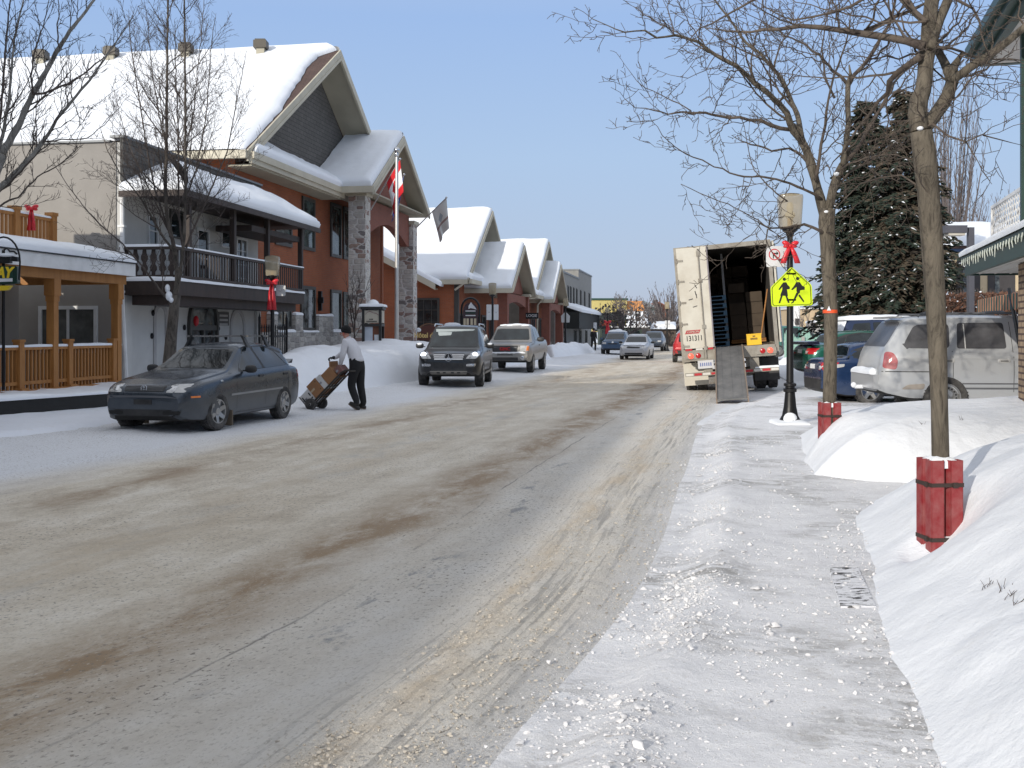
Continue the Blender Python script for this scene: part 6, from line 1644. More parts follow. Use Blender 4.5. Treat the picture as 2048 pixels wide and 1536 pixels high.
  for j in range(n):
   q = vs[j]; vs.append(Vector(q) + D * th)
  for j in range(n): fs.append([(j + 1) % n, j, b + j, b + (j + 1) % n])
  mb = MB(); mb.add(vs, fs); o = mb.build(name, m, parent or s.root, local=True, uv=False)
  bm = bmesh.new(); bm.from_mesh(o.data); bmesh.ops.recalc_face_normals(bm, faces=bm.faces)
  o_n = sum((f.normal.dot(D) for f in bm.faces if f.calc_area() > 0), 0)
  if o_n > 0: bmesh.ops.reverse_faces(bm, faces=bm.faces)
  bm.to_mesh(o.data); bm.free()
  if smooth: o.data.polygons.foreach_set('use_smooth', [True] * len(o.data.polygons)); o.data.set_sharp_from_angle(angle=R(50))
  if lab: o['label'] = lab
  return o
 def strip(s, name, pts, side, wd, m, off=.004, parent=None, th=.01):
  P = [Vector(q) for q in pts]; up = []; dn = []
  for i, q in enumerate(P):
   t = (P[min(i + 1, len(P) - 1)] - P[max(i - 1, 0)]).normalized(); nn = Vector((-t.y, t.x)); up.append(q + nn * wd / 2); dn.append(q - nn * wd / 2)
  D = {'L': Vector((0, -1, 0)), 'R': Vector((0, 1, 0)), 'F': Vector((-1, 0, 0)), 'B': Vector((1, 0, 0)), 'T': Vector((0, 0, -1))}[side]
  vs = []
  def proj(q):
   if side in 'LR': o_ = Vector((q.x, -D.y * 3, q.y))
   elif side in 'FB': o_ = Vector((-D.x * 6, q.x, q.y))
   else: o_ = Vector((q.x, q.y, 4))
   h, nn, _, _ = s.bvh.ray_cast(o_, D)
   return (h + (nn if nn.dot(D) < 0 else -nn) * off) if h else None
  U = []; Dn = []
  def dens(A):
   out = []
   for a, b in zip(A[:-1], A[1:]):
    k = max(1, int((b - a).length / .08)); out += [a + (b - a) * (t / k) for t in range(k)]
   return out + [A[-1]]
  fs = []
  A, B = dens(up), dens(dn); n = min(len(A), len(B)); rows = []
  for i in range(n):
   a = proj(A[i]); b = proj(B[i])
   if a is not None and b is not None: rows.append((a, b))
  if len(rows) < 2: return None
  mb = MB(); vs = [q for r_ in rows for q in r_]
  for i in range(len(rows) - 1): fs.append([2 * i, 2 * i + 1, 2 * i + 3, 2 * i + 2])
  mb.add(vs, fs); o = mb.build(name, m, parent or s.root, local=True, uv=False); return o
def wheel_proto(r, w_, style='alloy', spokes=6, parent=None, dirt=None):
 wh = bpy.data.objects.new('wheel', None); COL.objects.link(wh); wh.empty_display_size = .1
 wh.parent = parent; WM[wh.name] = Matrix.Identity(4)
 M = Matrix.Rotation(R(-90), 4, 'X')      # axle along y, outside = +y
 rr_ = r * .64
 mb = MB(); mb.lathe([(rr_, -w_ / 2), (r * .93, -w_ / 2 - .004), (r * .985, -w_ * .42), (r, -w_ * .3), (r, w_ * .3), (r * .985, w_ * .42), (r * .93, w_ / 2 + .004), (r * .80, w_ / 2 + .010), (rr_, w_ / 2)], 36, M=M, caps=False)
 mb.build('tyre', RUBBER, wh, local=True, smooth=True, angle=35, uv=False)
 n = 44; mb = MB()
 for i in range(n):                       # tread blocks
  a = 2 * math.pi * i / n
  for y in (-.33, -.11, .11, .33):
   q = Vector((math.cos(a + y * .2) * (r + .002), y * w_, math.sin(a + y * .2) * (r + .002)))
   mb.box(q, (.016, w_ * .18, r * .09), rot=Matrix.Rotation(-a - y * .2, 3, 'Y'))
 mb.build('tread', RUBBER, wh, local=True, uv=False)
 rim = MB(); rim.lathe([(rr_ + .004, w_ / 2 + .006), (rr_ * .94, w_ / 2 + .006), (rr_ * .90, w_ / 2 - .03), (rr_ * .88, -.02), (.0, -.02)], 36, M=M, caps=False)
 if style == 'alloy':
  for i in range(spokes):
   a = 2 * math.pi * i / spokes; Q = Matrix.Rotation(a, 4, 'Y')
   p = [(.045, w_ / 2 - .055, -.045), (rr_ * .93, w_ / 2 - .02, -.032), (rr_ * .93, w_ / 2 - .02, .032), (.045, w_ / 2 - .055, .045)]
   rim.hexa([Q @ Vector(q) for q in [(x, w_ / 2 - .09, z) for x, y, z in p]] + [Q @ Vector((x, y + .03, z)) for x, y, z in p])
  rim.lathe([(.075, w_ / 2 - .08), (.075, w_ / 2 - .02), (.05, w_ / 2 - .005), (0, w_ / 2 - .005)], 16, M=M)
  ro = rim.build('rim', ALLOY, wh, local=True, smooth=True, angle=30, uv=False)
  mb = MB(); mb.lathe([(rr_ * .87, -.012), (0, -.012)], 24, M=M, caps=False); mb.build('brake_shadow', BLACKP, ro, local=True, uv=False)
 else:
  rim.lathe([(rr_ * .90, w_ / 2 - .03), (rr_ * .80, w_ / 2 - .01), (rr_ * .60, w_ / 2 - .01), (rr_ * .45, w_ / 2 - .05), (.0, w_ / 2 - .05)], 36, M=M, caps=False)
  rim.lathe([(.062, w_ / 2 - .06), (.06, w_ / 2 + .0), (.045, w_ / 2 + .015), (0, w_ / 2 + .016)], 16, M=M)
  ro = rim.build('rim', ALLOY, wh, local=True, smooth=True, angle=30, uv=False)
  mb = MB()
  for i in range(18):
   a = 2 * math.pi * i / 18; mb.ell((math.cos(a) * rr_ * .70, w_ / 2 - .008, math.sin(a) * rr_ * .70), (.018, .006, .018), 8, 4)
  mb.build('rim_holes', BLACKP, ro, local=True, uv=False)
 return wh
def add_wheels(root, spec, style, spokes=6, steer=0.0):
 p = wheel_proto(spec['wr'], spec.get('ww', .2), style, spokes, root)
 first = True
 for x in spec['axles']:
  for sd in (1, -1):
   o = p if first else copy_tree(p)
   first = False
   o.parent = root
   o.location = (x, sd * spec['track'], spec['wr']); o.rotation_euler = (0, R(17 * x), (0 if sd > 0 else math.pi) + (steer if x == spec['axles'][0] else 0))
def mirror_arm(root, x, y, z, m, side, s_=1.0):
 mb = MB(); mb.ell((x, side * (y + .10 * s_), z), (.06 * s_, .105 * s_, .07 * s_), 12, 8, pw=.7); mb.box((x - .0, side * (y - .0), z - .03), (.05, .10, .03)); return mb.build('side_mirror', m, root, local=True, smooth=True, uv=False)
def place(root, cx, cy, fx, fy, z=0.0, roll=0.0, pitch=0.0):
 a = math.atan2(fy, fx); root.location = (cx, cy, z); root.rotation_euler = (roll, pitch, a)
 WM[root.name] = Matrix.Translation((cx, cy, z)) @ Matrix.Rotation(a, 4, 'Z')
def xz(*p): return list(p)
# ---- specs
def sedan_spec(L=4.38, W=1.735, H=1.44, wb=2.51, fo=.88, notch=True, hood=.96, wr=.31):
 h = L / 2; w_ = W / 2
 xw = h - 1.42 * L / 4.38               # base of the windscreen
 return dict(L=L, wr=wr, ww=.19, track=w_ - .10, axles=(h - fo, h - fo - wb),
  top=[(h, .60), (h - .03, .70), (h - .10, .76), (h - .5, .86), (xw + .12, hood), (xw - .02, hood + .03), (xw - .70, H - .06), (xw - .95, H - .015), (xw - 1.5, H), (xw - 2.0, H - .03), (xw - 2.35, H - .10), (-h + .62, 1.06), (-h + .52, 1.03), (-h + .10, 1.0), (-h + .02, .95), (-h, .80)],
  belt=[(h, .56), (h - .10, .70), (h - .5, .80), (xw, .90), (xw - 1.2, .93), (-h + .9, .97), (-h + .3, .95), (-h, .76)],
  w=[(h, w_ * .70), (h - .10, w_ * .84), (h - .35, w_ * .95), (h - .8, w_), (-h + .7, w_), (-h + .3, w_ * .95), (-h + .08, w_ * .86), (-h, w_ * .74)],
  rw=[(h, w_ * .62), (h - .5, w_ * .80), (xw + .05, w_ * .84), (xw - .3, w_ * .78), (xw - .8, w_ * .68), (xw - 1.9, w_ * .66), (-h + .8, w_ * .72), (-h + .5, w_ * .80), (-h, w_ * .62)],
  bot=[(h, .30), (h - .15, .20), (h - .5, .17), (-h + .5, .19), (-h + .15, .26), (-h, .34)], xw=xw, h=h, W=W, H=H)
def suv_spec(L=5.09, W=1.92, H=1.84, wb=3.075, fo=.87, wr=.38, belt=1.12, hood=1.10, rake=.85, rear=.32):
 h = L / 2; w_ = W / 2; xw = h - 1.30
 return dict(L=L, wr=wr, ww=.24, gap=.07, track=w_ - .12, axles=(h - fo, h - fo - wb),
  top=[(h, .78), (h - .03, .90), (h - .12, .96), (h - .5, hood - .05), (xw + .10, hood), (xw - .02, hood + .04), (xw - rake, H - .05), (xw - rake - .3, H - .01), (xw - 2.2, H), (-h + rear + .15, H - .03), (-h + rear, H - .08), (-h + .10, belt + .05), (-h + .05, belt - .1), (-h, .75)],
  belt=[(h, .72), (h - .12, .90), (h - .5, hood - .10), (xw, hood - .04), (xw - 1.2, belt), (-h + .3, belt + .02), (-h + .06, belt - .12), (-h, .70)],
  w=[(h, w_ * .74), (h - .10, w_ * .87), (h - .35, w_ * .97), (h - .7, w_), (-h + .5, w_), (-h + .2, w_ * .95), (-h + .06, w_ * .90), (-h, w_ * .80)],
  rw=[(h, w_ * .66), (h - .5, w_ * .84), (xw, w_ * .87), (xw - .4, w_ * .80), (xw - rake, w_ * .74), (-h + .6, w_ * .72), (-h + rear, w_ * .73), (-h + .08, w_ * .84), (-h, w_ * .7)],
  bot=[(h, .44), (h - .15, .34), (h - .5, .30), (-h + .5, .32), (-h + .12, .40), (-h, .46)], xw=xw, h=h, W=W, H=H)
SEDAN_SIDE = None
def side_glass_sedan(c, sides='LR', m=CARGLASS):
 h, xw, H = c.sp['h'], c.sp['xw'], c.sp['H']
 z0 = .955; fr_ = [(xw - .36, z0), (xw - .86, H - .10), (xw - 1.12, H - .08), (xw - 1.18, z0 + .02)]
 rr_ = [(xw - 1.26, z0 + .02), (xw - 1.20, H - .08), (xw - 1.6, H - .085), (xw - 1.96, H - .14), (xw - 2.12, z0 + .05)]
 qq = [(xw - 2.16, z0 + .06), (xw - 2.00, H - .155), (xw - 2.22, H - .24), (xw - 2.46, z0 + .09)]
 for sd in sides:
  c.patch('window_trim', [(xw - .28, z0 - .02), (xw - .86, H - .075), (xw - 1.6, H - .055), (xw - 2.02, H - .115), (xw - 2.28, H - .20), (xw - 2.56, z0 + .07)], sd, BLACKP, .0015, rnd_=.04)
  for P in (fr_, rr_, qq): c.patch('side_window', P, sd, m, .004, rnd_=.05)
def seam(c, xs, z0, z1, side, lean=0):
 for x in xs: c.strip('door_seam', [(x, z0), (x + lean, z1)], side, .009, BLACKP, .002)
VWG = paint('charcoal_blue_paint', (.040, .052, .068), .26, .45, .32, (.30, .30, .30))
sp = sedan_spec(); h = sp['h']; xw = sp['xw']
car = thing('parked_sedan', 'dark grey sedan with silver roof rack bar parked at the left kerb', 'car')
place(car, -5.42, 19.38, -.230, -.973, .01)
c = Car(car, sp, VWG); c.body()
c.patch('windscreen', [(-.62, 1.005), (.62, 1.005), (.52, 1.335), (-.52, 1.335)], 'F', CARGLASS, .004, rnd_=.06, rings=6)
c.patch('rear_window', [(-.55, 1.08), (.55, 1.08), (.48, 1.32), (-.48, 1.32)], 'B', CARGLASS, .004, rnd_=.06)
side_glass_sedan(c)
gr = c.patch('grille', [(-.35, .675), (.35, .675), (.37, .765), (-.37, .765)], 'F', BLACKP, .004, rnd_=.02)
for z in (.690, .710, .730, .750): c.strip('grille_slat', [(-.34, z), (.34, z)], 'F', .007, mat('grille_grey', (.12, .125, .13), .4), .012, gr)
hx_, hn, _, _ = c.bvh.ray_cast(Vector((6, 0, .72)), Vector((-1, 0, 0)))
mb = MB(); M = Matrix.Translation(hx_ + Vector((.012, 0, 0))) @ Matrix.Rotation(R(90), 4, 'Y') @ Matrix.Rotation(R(90), 4, 'Z')
for i in range(24):
 t0, t1 = 2 * math.pi * i / 24, 2 * math.pi * (i + 1) / 24
 mb.prism([M @ Vector((r_ * math.cos(t_), r_ * math.sin(t_), 0)) for r_, t_ in ((.060, t0), (.060, t1), (.050, t1), (.050, t0))], (.012, 0, 0))
def vbar(p0, p1):
 a, b = Vector((*p0, 0)), Vector((*p1, 0)); d = (b - a).normalized(); n_ = Vector((-d.y, d.x, 0)) * .006
 mb.prism([M @ q for q in (a - n_, b - n_, b + n_, a + n_)], (.010, 0, 0))
for q in (((-.022, .047), (0, .004)), ((.022, .047), (0, .004)), ((-.048, .018), (-.024, -.046)), ((-.024, -.046), (0, -.003)), ((0, -.003), (.024, -.046)), ((.024, -.046), (.048, .018))): vbar(*q)
mb.build('round_emblem', CHROME, gr, local=True, uv=False)
for s_ in (1, -1):
 P = [(s_ * .395, .66), (s_ * .69, .66), (s_ * .705, .79), (s_ * .45, .79)]
 hl = c.patch('headlight', P if s_ > 0 else P[::-1], 'F', LENS, .006, rnd_=.025)
 c.patch('reflector', [(s_ * .46, .685), (s_ * .54, .685), (s_ * .55, .765), (s_ * .49, .765)], 'F', CHROME, .009, hl, rnd_=.02)
 c.patch('side_marker', [(h - .36, .57), (h - .18, .57), (h - .18, .60), (h - .36, .60)], 'L' if s_ > 0 else 'R', ORANGE, .006)
c.strip('bumper_moulding', [(-.80, .585), (-.4, .595), (0, .598), (.4, .595), (.80, .585)], 'F', .035, mat('grey_moulding', (.10, .105, .115), .5), .010)
c.patch('number_plate', [(-.16, .47), (.16, .47), (.16, .55), (-.16, .55)], 'F', BLACKP, .010)
c.patch('air_intake', [(-.62, .29), (.62, .29), (.66, .39), (-.66, .39)], 'F', BLACKP, .004, rnd_=.03)
for s_ in (1, -1): c.patch('fog_grille', [(s_ * .36, .31), (s_ * .62, .31), (s_ * .64, .37), (s_ * .36, .37)], 'F', mat('intake_black', (.006, .006, .006), .6), .010, rnd_=.02)
for sd in 'LR':
 c.strip('side_moulding', [(h - 1.30, .565), (h - 3.3, .585)], sd, .035, mat('silver_strip', (.26, .27, .28), .45, .3), .008)
 seam(c, (xw - .10,), .24, .92, sd); seam(c, (xw - 1.20,), .24, .94, sd, -.0); seam(c, (xw - 2.15,), .5, .96, sd, .02)
 c.strip('sill_seam', [(xw - .10, .25), (xw - 2.0, .26)], sd, .009, BLACKP, .002)
 for x in (xw - 1.02, xw - 2.02): c.patch('door_handle', [(x - .09, .825), (x + .09, .825), (x + .09, .865), (x - .09, .865)], sd, BLACKP, .016, rnd_=.015)
 c.patch('badge', [(h - 1.05, .80), (h - .98, .80), (h - .98, .825), (h - 1.05, .825)], sd, LENS, .006)
 c.patch('taillight', [(-h + .02, .74), (-h + .30, .76), (-h + .34, .90), (-h + .04, .92)], sd, REDLAMP, .005, rnd_=.03)
mirror_arm(car, xw - .42, .86, .985, BLACKP, 1); mirror_arm(car, xw - .42, .86, .985, BLACKP, -1)
mb = MB(); pz = sp['H']
rk = None
for i, x in enumerate((xw - .98, xw - 1.78)):
 mb = MB(); mb.box((x, 0, pz + .115), (.055, 1.20, .03)); b_ = mb.build('roof_bar', CHROME if i == 0 else ALLOY, car, local=True, uv=False)
 for s_ in (1, -1):
  mb = MB(); mb.prism([(x - .06, s_ * .64, pz - .09), (x + .06, s_ * .64, pz - .09), (x + .04, s_ * .52, pz + .13), (x - .04, s_ * .52, pz + .13)], (0, s_ * -.045, .01)); mb.build('bar_foot', BLACKP, b_, local=True, uv=False)
c.strip('spoiler', [(-.55, 1.0), (.55, 1.0)], 'B', .05, VWG, .03)
mb = MB(); mb.prism([(-h + .10, -.6, 1.02), (-h + .30, -.6, 1.02), (-h + .06, -.6, 1.10)], (0, 1.2, 0)); mb.build('boot_spoiler', VWG, car, local=True, uv=False)
for s_ in (1, -1):
 mb = MB(); mb.box((h - 1.02 - .30, s_ * .80, .17), (.03, .16, .26)); mb.build('mud_flap', mat('salt_crust', (.14, .11, .08), .9), car, local=True, uv=False)
add_wheels(car, sp, 'alloy', 6, R(-6))
MBP = paint('graphite_black_paint', (.020, .022, .025), .3, .4, .62, (.20, .185, .165), 1.0)
sp = suv_spec(); h = sp['h']; xw = sp['xw']
suv = thing('dark_suv', 'dark graphite SUV facing the camera with both headlamps glowing', 'car')
place(suv, -1.72, 34.0, -.055, -.998, .01)
c = Car(suv, sp, MBP); c.body()
c.patch('windscreen', [(-.74, 1.17), (.74, 1.17), (.63, 1.70), (-.63, 1.70)], 'F', CARGLASS, .005, rnd_=.07, rings=6)
ws_ = c.patch('frost_band', [(-.60, 1.62), (.55, 1.655), (.60, 1.71), (-.62, 1.71)], 'F', mat('windscreen_frost', (.34, .38, .38), .6), .009, rnd_=.02)
c.patch('frost_patch', [(-.50, 1.50), (-.12, 1.52), (-.10, 1.62), (-.55, 1.62)], 'F', mat('windscreen_frost', (.34, .38, .38), .6), .009, rnd_=.03)
c.patch('rear_window', [(-.6, 1.2), (.6, 1.2), (.56, 1.66), (-.56, 1.66)], 'B', CARGLASS, .005, rnd_=.07)
def suv_side_glass(c, zb_=None, m=CARGLASS, quarter=True):
 h, xw, H = c.sp['h'], c.sp['xw'], c.sp['H']; z0 = (zb_ or 1.14) + .03
 for sd in 'LR':
  c.patch('side_window', [(xw - .38, z0), (xw - .92, H - .13), (xw - 1.32, H - .12), (xw - 1.36, z0)], sd, m, .004, rnd_=.05)
  c.patch('side_window', [(xw - 1.44, z0), (xw - 1.40, H - .12), (xw - 2.22, H - .13), (xw - 2.26, z0)], sd, m, .004, rnd_=.05)
  if quarter: c.patch('side_window', [(xw - 2.36, z0 + .01), (xw - 2.32, H - .135), (-h + .52, H - .18), (-h + .34, z0 + .05)], sd, m, .004, rnd_=.06)
suv_side_glass(c)
gr = c.patch('grille', [(-.40, .79), (.40, .79), (.47, .99), (-.47, .99)], 'F', BLACKP, .005, rnd_=.04)
for z in (.83, .885, .94): c.strip('grille_bar', [(-.42 - (z - .83) * .3, z), (.42 + (z - .83) * .3, z)], 'F', .030, CHROME, .016, gr)
hit, _, _, _ = c.bvh.ray_cast(Vector((6, 0, .885)), Vector((-1, 0, 0)))
mb = MB(); M = Matrix.Translation(hit + Vector((.022, 0, 0))) @ Matrix.Rotation(R(90), 4, 'Y') @ Matrix.Rotation(R(90), 4, 'Z')
mb.lathe([(.125, 0), (.125, .01), (0, .012)], 24, M=M); mb.build('badge_disc', BLACKP, gr, local=True, uv=False)
mb = MB()
for i in range(28):
 t0, t1 = 2 * math.pi * i / 28, 2 * math.pi * (i + 1) / 28
 mb.prism([M @ Vector((r_ * math.cos(t_), r_ * math.sin(t_), .012)) for r_, t_ in ((.118, t0), (.118, t1), (.104, t1), (.104, t0))], (.012, 0, 0))
for k in range(3):
 t_ = math.pi / 2 + k * 2 * math.pi / 3; d = Vector((math.cos(t_), math.sin(t_), 0)); n_ = Vector((-d.y, d.x, 0))
 mb.prism([M @ (n_ * .018 + Vector((0, 0, .012))), M @ (d * .11 + Vector((0, 0, .012))), M @ (n_ * -.018 + Vector((0, 0, .012)))], (.014, 0, 0))
mb.build('star_emblem', CHROME, gr, local=True, uv=False)
for s_ in (1, -1):
 hl = c.patch('headlight', [(s_ * .50, .84), (s_ * .80, .84), (s_ * .90, .96), (s_ * .84, 1.06), (s_ * .66, 1.03)], 'F', LENS, .007, rnd_=.04)
 hit, _, _, _ = c.bvh.ray_cast(Vector((6, s_ * .76, .95)), Vector((-1, 0, 0)))
 mb = MB(); mb.ell(hit + Vector((.010, 0, 0)), (.03, .085, .08), 14, 8); mb.build('lamp', WHITELIT, hl, local=True, smooth=True, uv=False)
 c.patch('fog_lamp', [(s_ * .52, .62), (s_ * .78, .62), (s_ * .80, .70), (s_ * .52, .69)], 'F', CHROME, .008, rnd_=.03)
 c.patch('bumper_vent', [(s_ * .50, .46), (s_ * .82, .46), (s_ * .84, .58), (s_ * .50, .58)], 'F', BLACKP, .004, rnd_=.03)
c.patch('lower_intake', [(-.44, .56), (.44, .56), (.44, .72), (-.44, .72)], 'F', BLACKP, .004, rnd_=.03)
sk = c.patch('skid_plate', [(-.52, .385), (.52, .385), (.56, .485), (-.56, .485)], 'F', mat('dull_silver', (.26, .24, .21), .5, .4), .010, rnd_=.03)
for y in (-.30, -.12, .12, .30): c.patch('slot', [(y - .05, .425), (y + .05, .425), (y + .05, .455), (y - .05, .455)], 'F', BLACKP, .014, sk)
for sd in 'LR':
 seam(c, (xw - .12, xw - 1.40, xw - 2.30), .42, 1.10, sd)
 c.strip('running_board', [(h - 1.5, .40), (-h + 1.45, .40)], sd, .07, mat('dull_silver', (.26, .24, .21), .5, .4), .05)
 for x in (xw - 1.2, xw - 2.1): c.patch('door_handle', [(x - .10, 1.0), (x + .10, 1.0), (x + .10, 1.035), (x - .10, 1.035)], sd, MBP, .02)
 mb = MB(); s_ = 1 if sd == 'L' else -1; mb.tube([(xw - 1.0, s_ * .70, 1.80), (xw - 1.1, s_ * .69, 1.875), (-h + .8, s_ * .68, 1.87), (-h + .6, s_ * .69, 1.79)], .022, 6); mb.build('roof_rail', CHROME, suv, local=True, smooth=True, uv=False)
mirror_arm(suv, xw - .45, .97, 1.20, BLACKP, 1, 1.2); mirror_arm(suv, xw - .45, .97, 1.20, BLACKP, -1, 1.2)
for s_ in (1, -1):
 mb = MB(); mb.ell((xw - .42, s_ * 1.09, 1.25), (.05, .09, .045), 10, 6); mb.build('mirror_snow', SNOW, suv, local=True, smooth=True, uv=False)
add_wheels(suv, sp, 'alloy', 5)
GMP = paint('pewter_paint', (.26, .25, .235), .35, .5, .5, (.36, .31, .25), .9)
L_ = 5.85; h = L_ / 2; w_ = 1.015; xw = h - 1.55; H = 1.88
sp = dict(L=L_, wr=.39, ww=.25, gap=.07, track=w_ - .13, axles=(h - 1.0, h - 4.65), xw=xw, h=h, H=H, W=2.03,
 top=[(h, .98), (h - .03, 1.08), (h - .10, 1.14), (h - .6, 1.20), (xw + .1, 1.23), (xw - .02, 1.27), (xw - .72, H - .05), (xw - 1.0, H), (xw - 1.9, H - .005), (xw - 2.05, H - .05), (xw - 2.22, 1.34), (xw - 2.28, 1.28), (-h + .05, 1.28), (-h, 1.22)],
 belt=[(h, .90), (h - .1, 1.08), (h - .6, 1.14), (xw, 1.18), (xw - 2.2, 1.22), (-h, 1.20)],
 w=[(h, w_ * .86), (h - .08, w_ * .93), (h - .4, w_ * .99), (h - .8, w_), (-h + .3, w_), (-h, w_ * .95)],
 rw=[(h, w_ * .80), (h - .5, w_ * .88), (xw, w_ * .88), (xw - .75, w_ * .74), (xw - 1.9, w_ * .74), (xw - 2.25, w_ * .88), (xw - 2.35, w_ * .93), (-h, w_ * .93)],
 bot=[(h, .50), (h - .15, .42), (h - .5, .40), (-h + .4, .46), (-h, .60)], bed=(-h + .12, xw - 2.40, w_ * .82, .80))
pk = thing('pickup_truck', 'pewter silver pickup truck with snow on its cab roof behind the dark SUV', 'pickup truck')
place(pk, .17, 45.3, -.153, -.988, .01)
c = Car(pk, sp, GMP); c.body()
c.patch('windscreen', [(-.76, 1.30), (.76, 1.30), (.64, 1.76), (-.64, 1.76)], 'F', CARGLASS, .005, rnd_=.07, rings=6)
for sd in 'LR':
 c.patch('side_window', [(xw - .42, 1.27), (xw - .86, H - .13), (xw - 1.28, H - .12), (xw - 1.32, 1.27)], sd, CARGLASS, .005, rnd_=.05)
 c.patch('side_window', [(xw - 1.42, 1.27), (xw - 1.38, H - .12), (xw - 1.86, H - .13), (xw - 1.94, 1.27)], sd, CARGLASS, .005, rnd_=.05)
 seam(c, (xw - .12, xw - 1.38, xw - 2.24), .48, 1.2, sd)
 c.patch('door_handle', [(xw - 1.30, 1.06), (xw - 1.12, 1.06), (xw - 1.12, 1.10), (xw - 1.30, 1.10)], sd, BLACKP, .02)
gs = c.patch('grille_surround', [(-.54, .80), (.54, .80), (.58, 1.10), (-.58, 1.10)], 'F', GMP, .014, rnd_=.05)
gr = c.patch('grille', [(-.48, .83), (.48, .83), (.52, 1.07), (-.52, 1.07)], 'F', BLACKP, .020, rnd_=.04)
for z in (.86, .91, .96, 1.01): c.strip('grille_slat', [(-.48, z), (.48, z)], 'F', .010, mat('grille_grey', (.12, .125, .13), .4), .028, gr)
hit, _, _, _ = c.bvh.ray_cast(Vector((6, 0, .95)), Vector((-1, 0, 0)))
text_mb('GMC', .17, Matrix.Translation(hit + Vector((.04, 0, 0))) @ Matrix.Rotation(R(90), 4, 'Z') @ Matrix.Rotation(R(90), 4, 'X'), depth=.008, bold=.006, width=.42).build('letter_badge', mat('badge_red', (.40, .02, .02), .4), gr, local=True, uv=False)
for s_ in (1, -1):
 hl = c.patch('headlight', [(s_ * .60, .86), (s_ * .92, .86), (s_ * .94, 1.08), (s_ * .60, 1.08)], 'F', LENS, .010, rnd_=.03)
 c.patch('indicator', [(s_ * .84, .88), (s_ * .93, .88), (s_ * .94, 1.06), (s_ * .86, 1.06)], 'F', ORANGE, .015, hl, rnd_=.02)
 hit, _, _, _ = c.bvh.ray_cast(Vector((6, s_ * .70, .60)), Vector((-1, 0, 0)))
 mb = MB(); mb.ell(hit + Vector((.01, 0, 0)), (.025, .09, .09), 12, 6); mb.build('fog_lamp', CHROME, pk, local=True, smooth=True, uv=False)
c.patch('bumper', [(-.90, .56), (.90, .56), (.90, .78), (-.90, .78)], 'F', paint('bumper_silver', (.33, .32, .30), .35, .7, .5), .02, rnd_=.04)
c.patch('bumper_slot', [(-.32, .70), (.32, .70), (.30, .74), (-.30, .74)], 'F', BLACKP, .026)
c.patch('air_intake', [(-.52, .50), (.52, .50), (.52, .62), (-.52, .62)], 'F', BLACKP, .026, rnd_=.02)
mb = MB(); mb.snow((xw - .95, -.62, H + .0), (xw - .95, .62, H), (xw - 1.95, .62, H - .01), (xw - 1.95, -.62, H - .01), .07, 12, 8, .3, .06); mb.ell((xw - 1.1, .1, H + .03), (.22, .30, .07)); mb.ell((xw - 1.1, -.40, H + .02), (.18, .2, .05)); mb.build('roof_snow', SNOW, pk, local=True, smooth=True, angle=180)
mb = MB(); mb.snow((h - .02, -.75, .79), (h + .04, -.75, .79), (h + .04, .75, .79), (h - .02, .75, .79), .05, 3, 20, .06, .03)
for i in range(9): mb.ell((h - .02, -.72 + i * .18, .80 + .02 * math.sin(i * 2)), (.05, .11, .035))
mb.build('bumper_snow', SNOW, pk, local=True, smooth=True, angle=180)
mirror_arm(pk, xw - .45, 1.02, 1.32, BLACKP, 1, 1.4); mirror_arm(pk, xw - .45, 1.02, 1.32, BLACKP, -1, 1.4)
add_wheels(pk, sp, 'alloy', 5)
def generic_front(c, kind, hood_z, wz0, wz1, ww0, ww1, lampz, lampy, gz_, gy):
 c.patch('windscreen', [(-ww0, wz0), (ww0, wz0), (ww1, wz1), (-ww1, wz1)], 'F', CARGLASS, .005, rnd_=.06)
 for s_ in (1, -1): c.patch('headlight', [(s_ * lampy[0], lampz[0]), (s_ * lampy[1], lampz[0]), (s_ * lampy[1], lampz[1]), (s_ * lampy[0], lampz[1])], 'F', LENS, .006, rnd_=.03)
 c.patch('grille', [(-gy, gz_[0]), (gy, gz_[0]), (gy, gz_[1]), (-gy, gz_[1])], 'F', BLACKP, .005, rnd_=.02)
 c.patch('lower_intake', [(-.5, .30), (.5, .30), (.52, .40), (-.52, .40)], 'F', BLACKP, .005, rnd_=.03)
WCP = paint('white_grey_paint', (.42, .43, .45), .4, .2, .5, (.46, .45, .43), .9)
sp = sedan_spec(4.5, 1.74, 1.45); h = sp['h']; xw = sp['xw']
wc = thing('snowy_car', 'pale car with snow plastered hood driving towards the camera in the distance', 'car')
place(wc, 7.55, 64.8, -.215, -.976, .01)
c = Car(wc, sp, WCP); c.body()
generic_front(c, 's', .96, 1.0, 1.34, .62, .52, (.66, .78), (.46, .72), (.66, .74), .36)
side_glass_sedan(c)
mb = MB(); mb.snow((h - .25, -.62, .83), (h - .25, .62, .83), (xw + .2, .66, .97), (xw + .2, -.66, .97), .06, 14, 10, .3, .06); mb.build('hood_snow', SNOW, wc, local=True, smooth=True, angle=180)
mb = MB(); mb.snow((xw - .9, -.52, 1.43), (xw - .9, .52, 1.43), (xw - 1.9, .52, 1.42), (xw - 1.9, -.52, 1.42), .05, 10, 8, .2, .03); mb.build('roof_snow', SNOW, wc, local=True, smooth=True, angle=180)
c.patch('dark_hood_gap', [(-.42, .68), (.42, .68), (.30, .74), (-.34, .76)], 'F', BLACKP, .012, rnd_=.03)
mirror_arm(wc, xw - .42, .86, .99, BLACKP, 1); mirror_arm(wc, xw - .42, .86, .99, BLACKP, -1)
add_wheels(wc, sp, 'steel')
BVP = paint('steel_blue_paint', (.045, .085, .15), .35, .4, .35, (.3, .3, .3), .8)
sp = suv_spec(4.6, 1.80, 1.62, 2.7, .85, .31, 1.0, 1.0, .95, .25); h = sp['h']; xw = sp['xw']
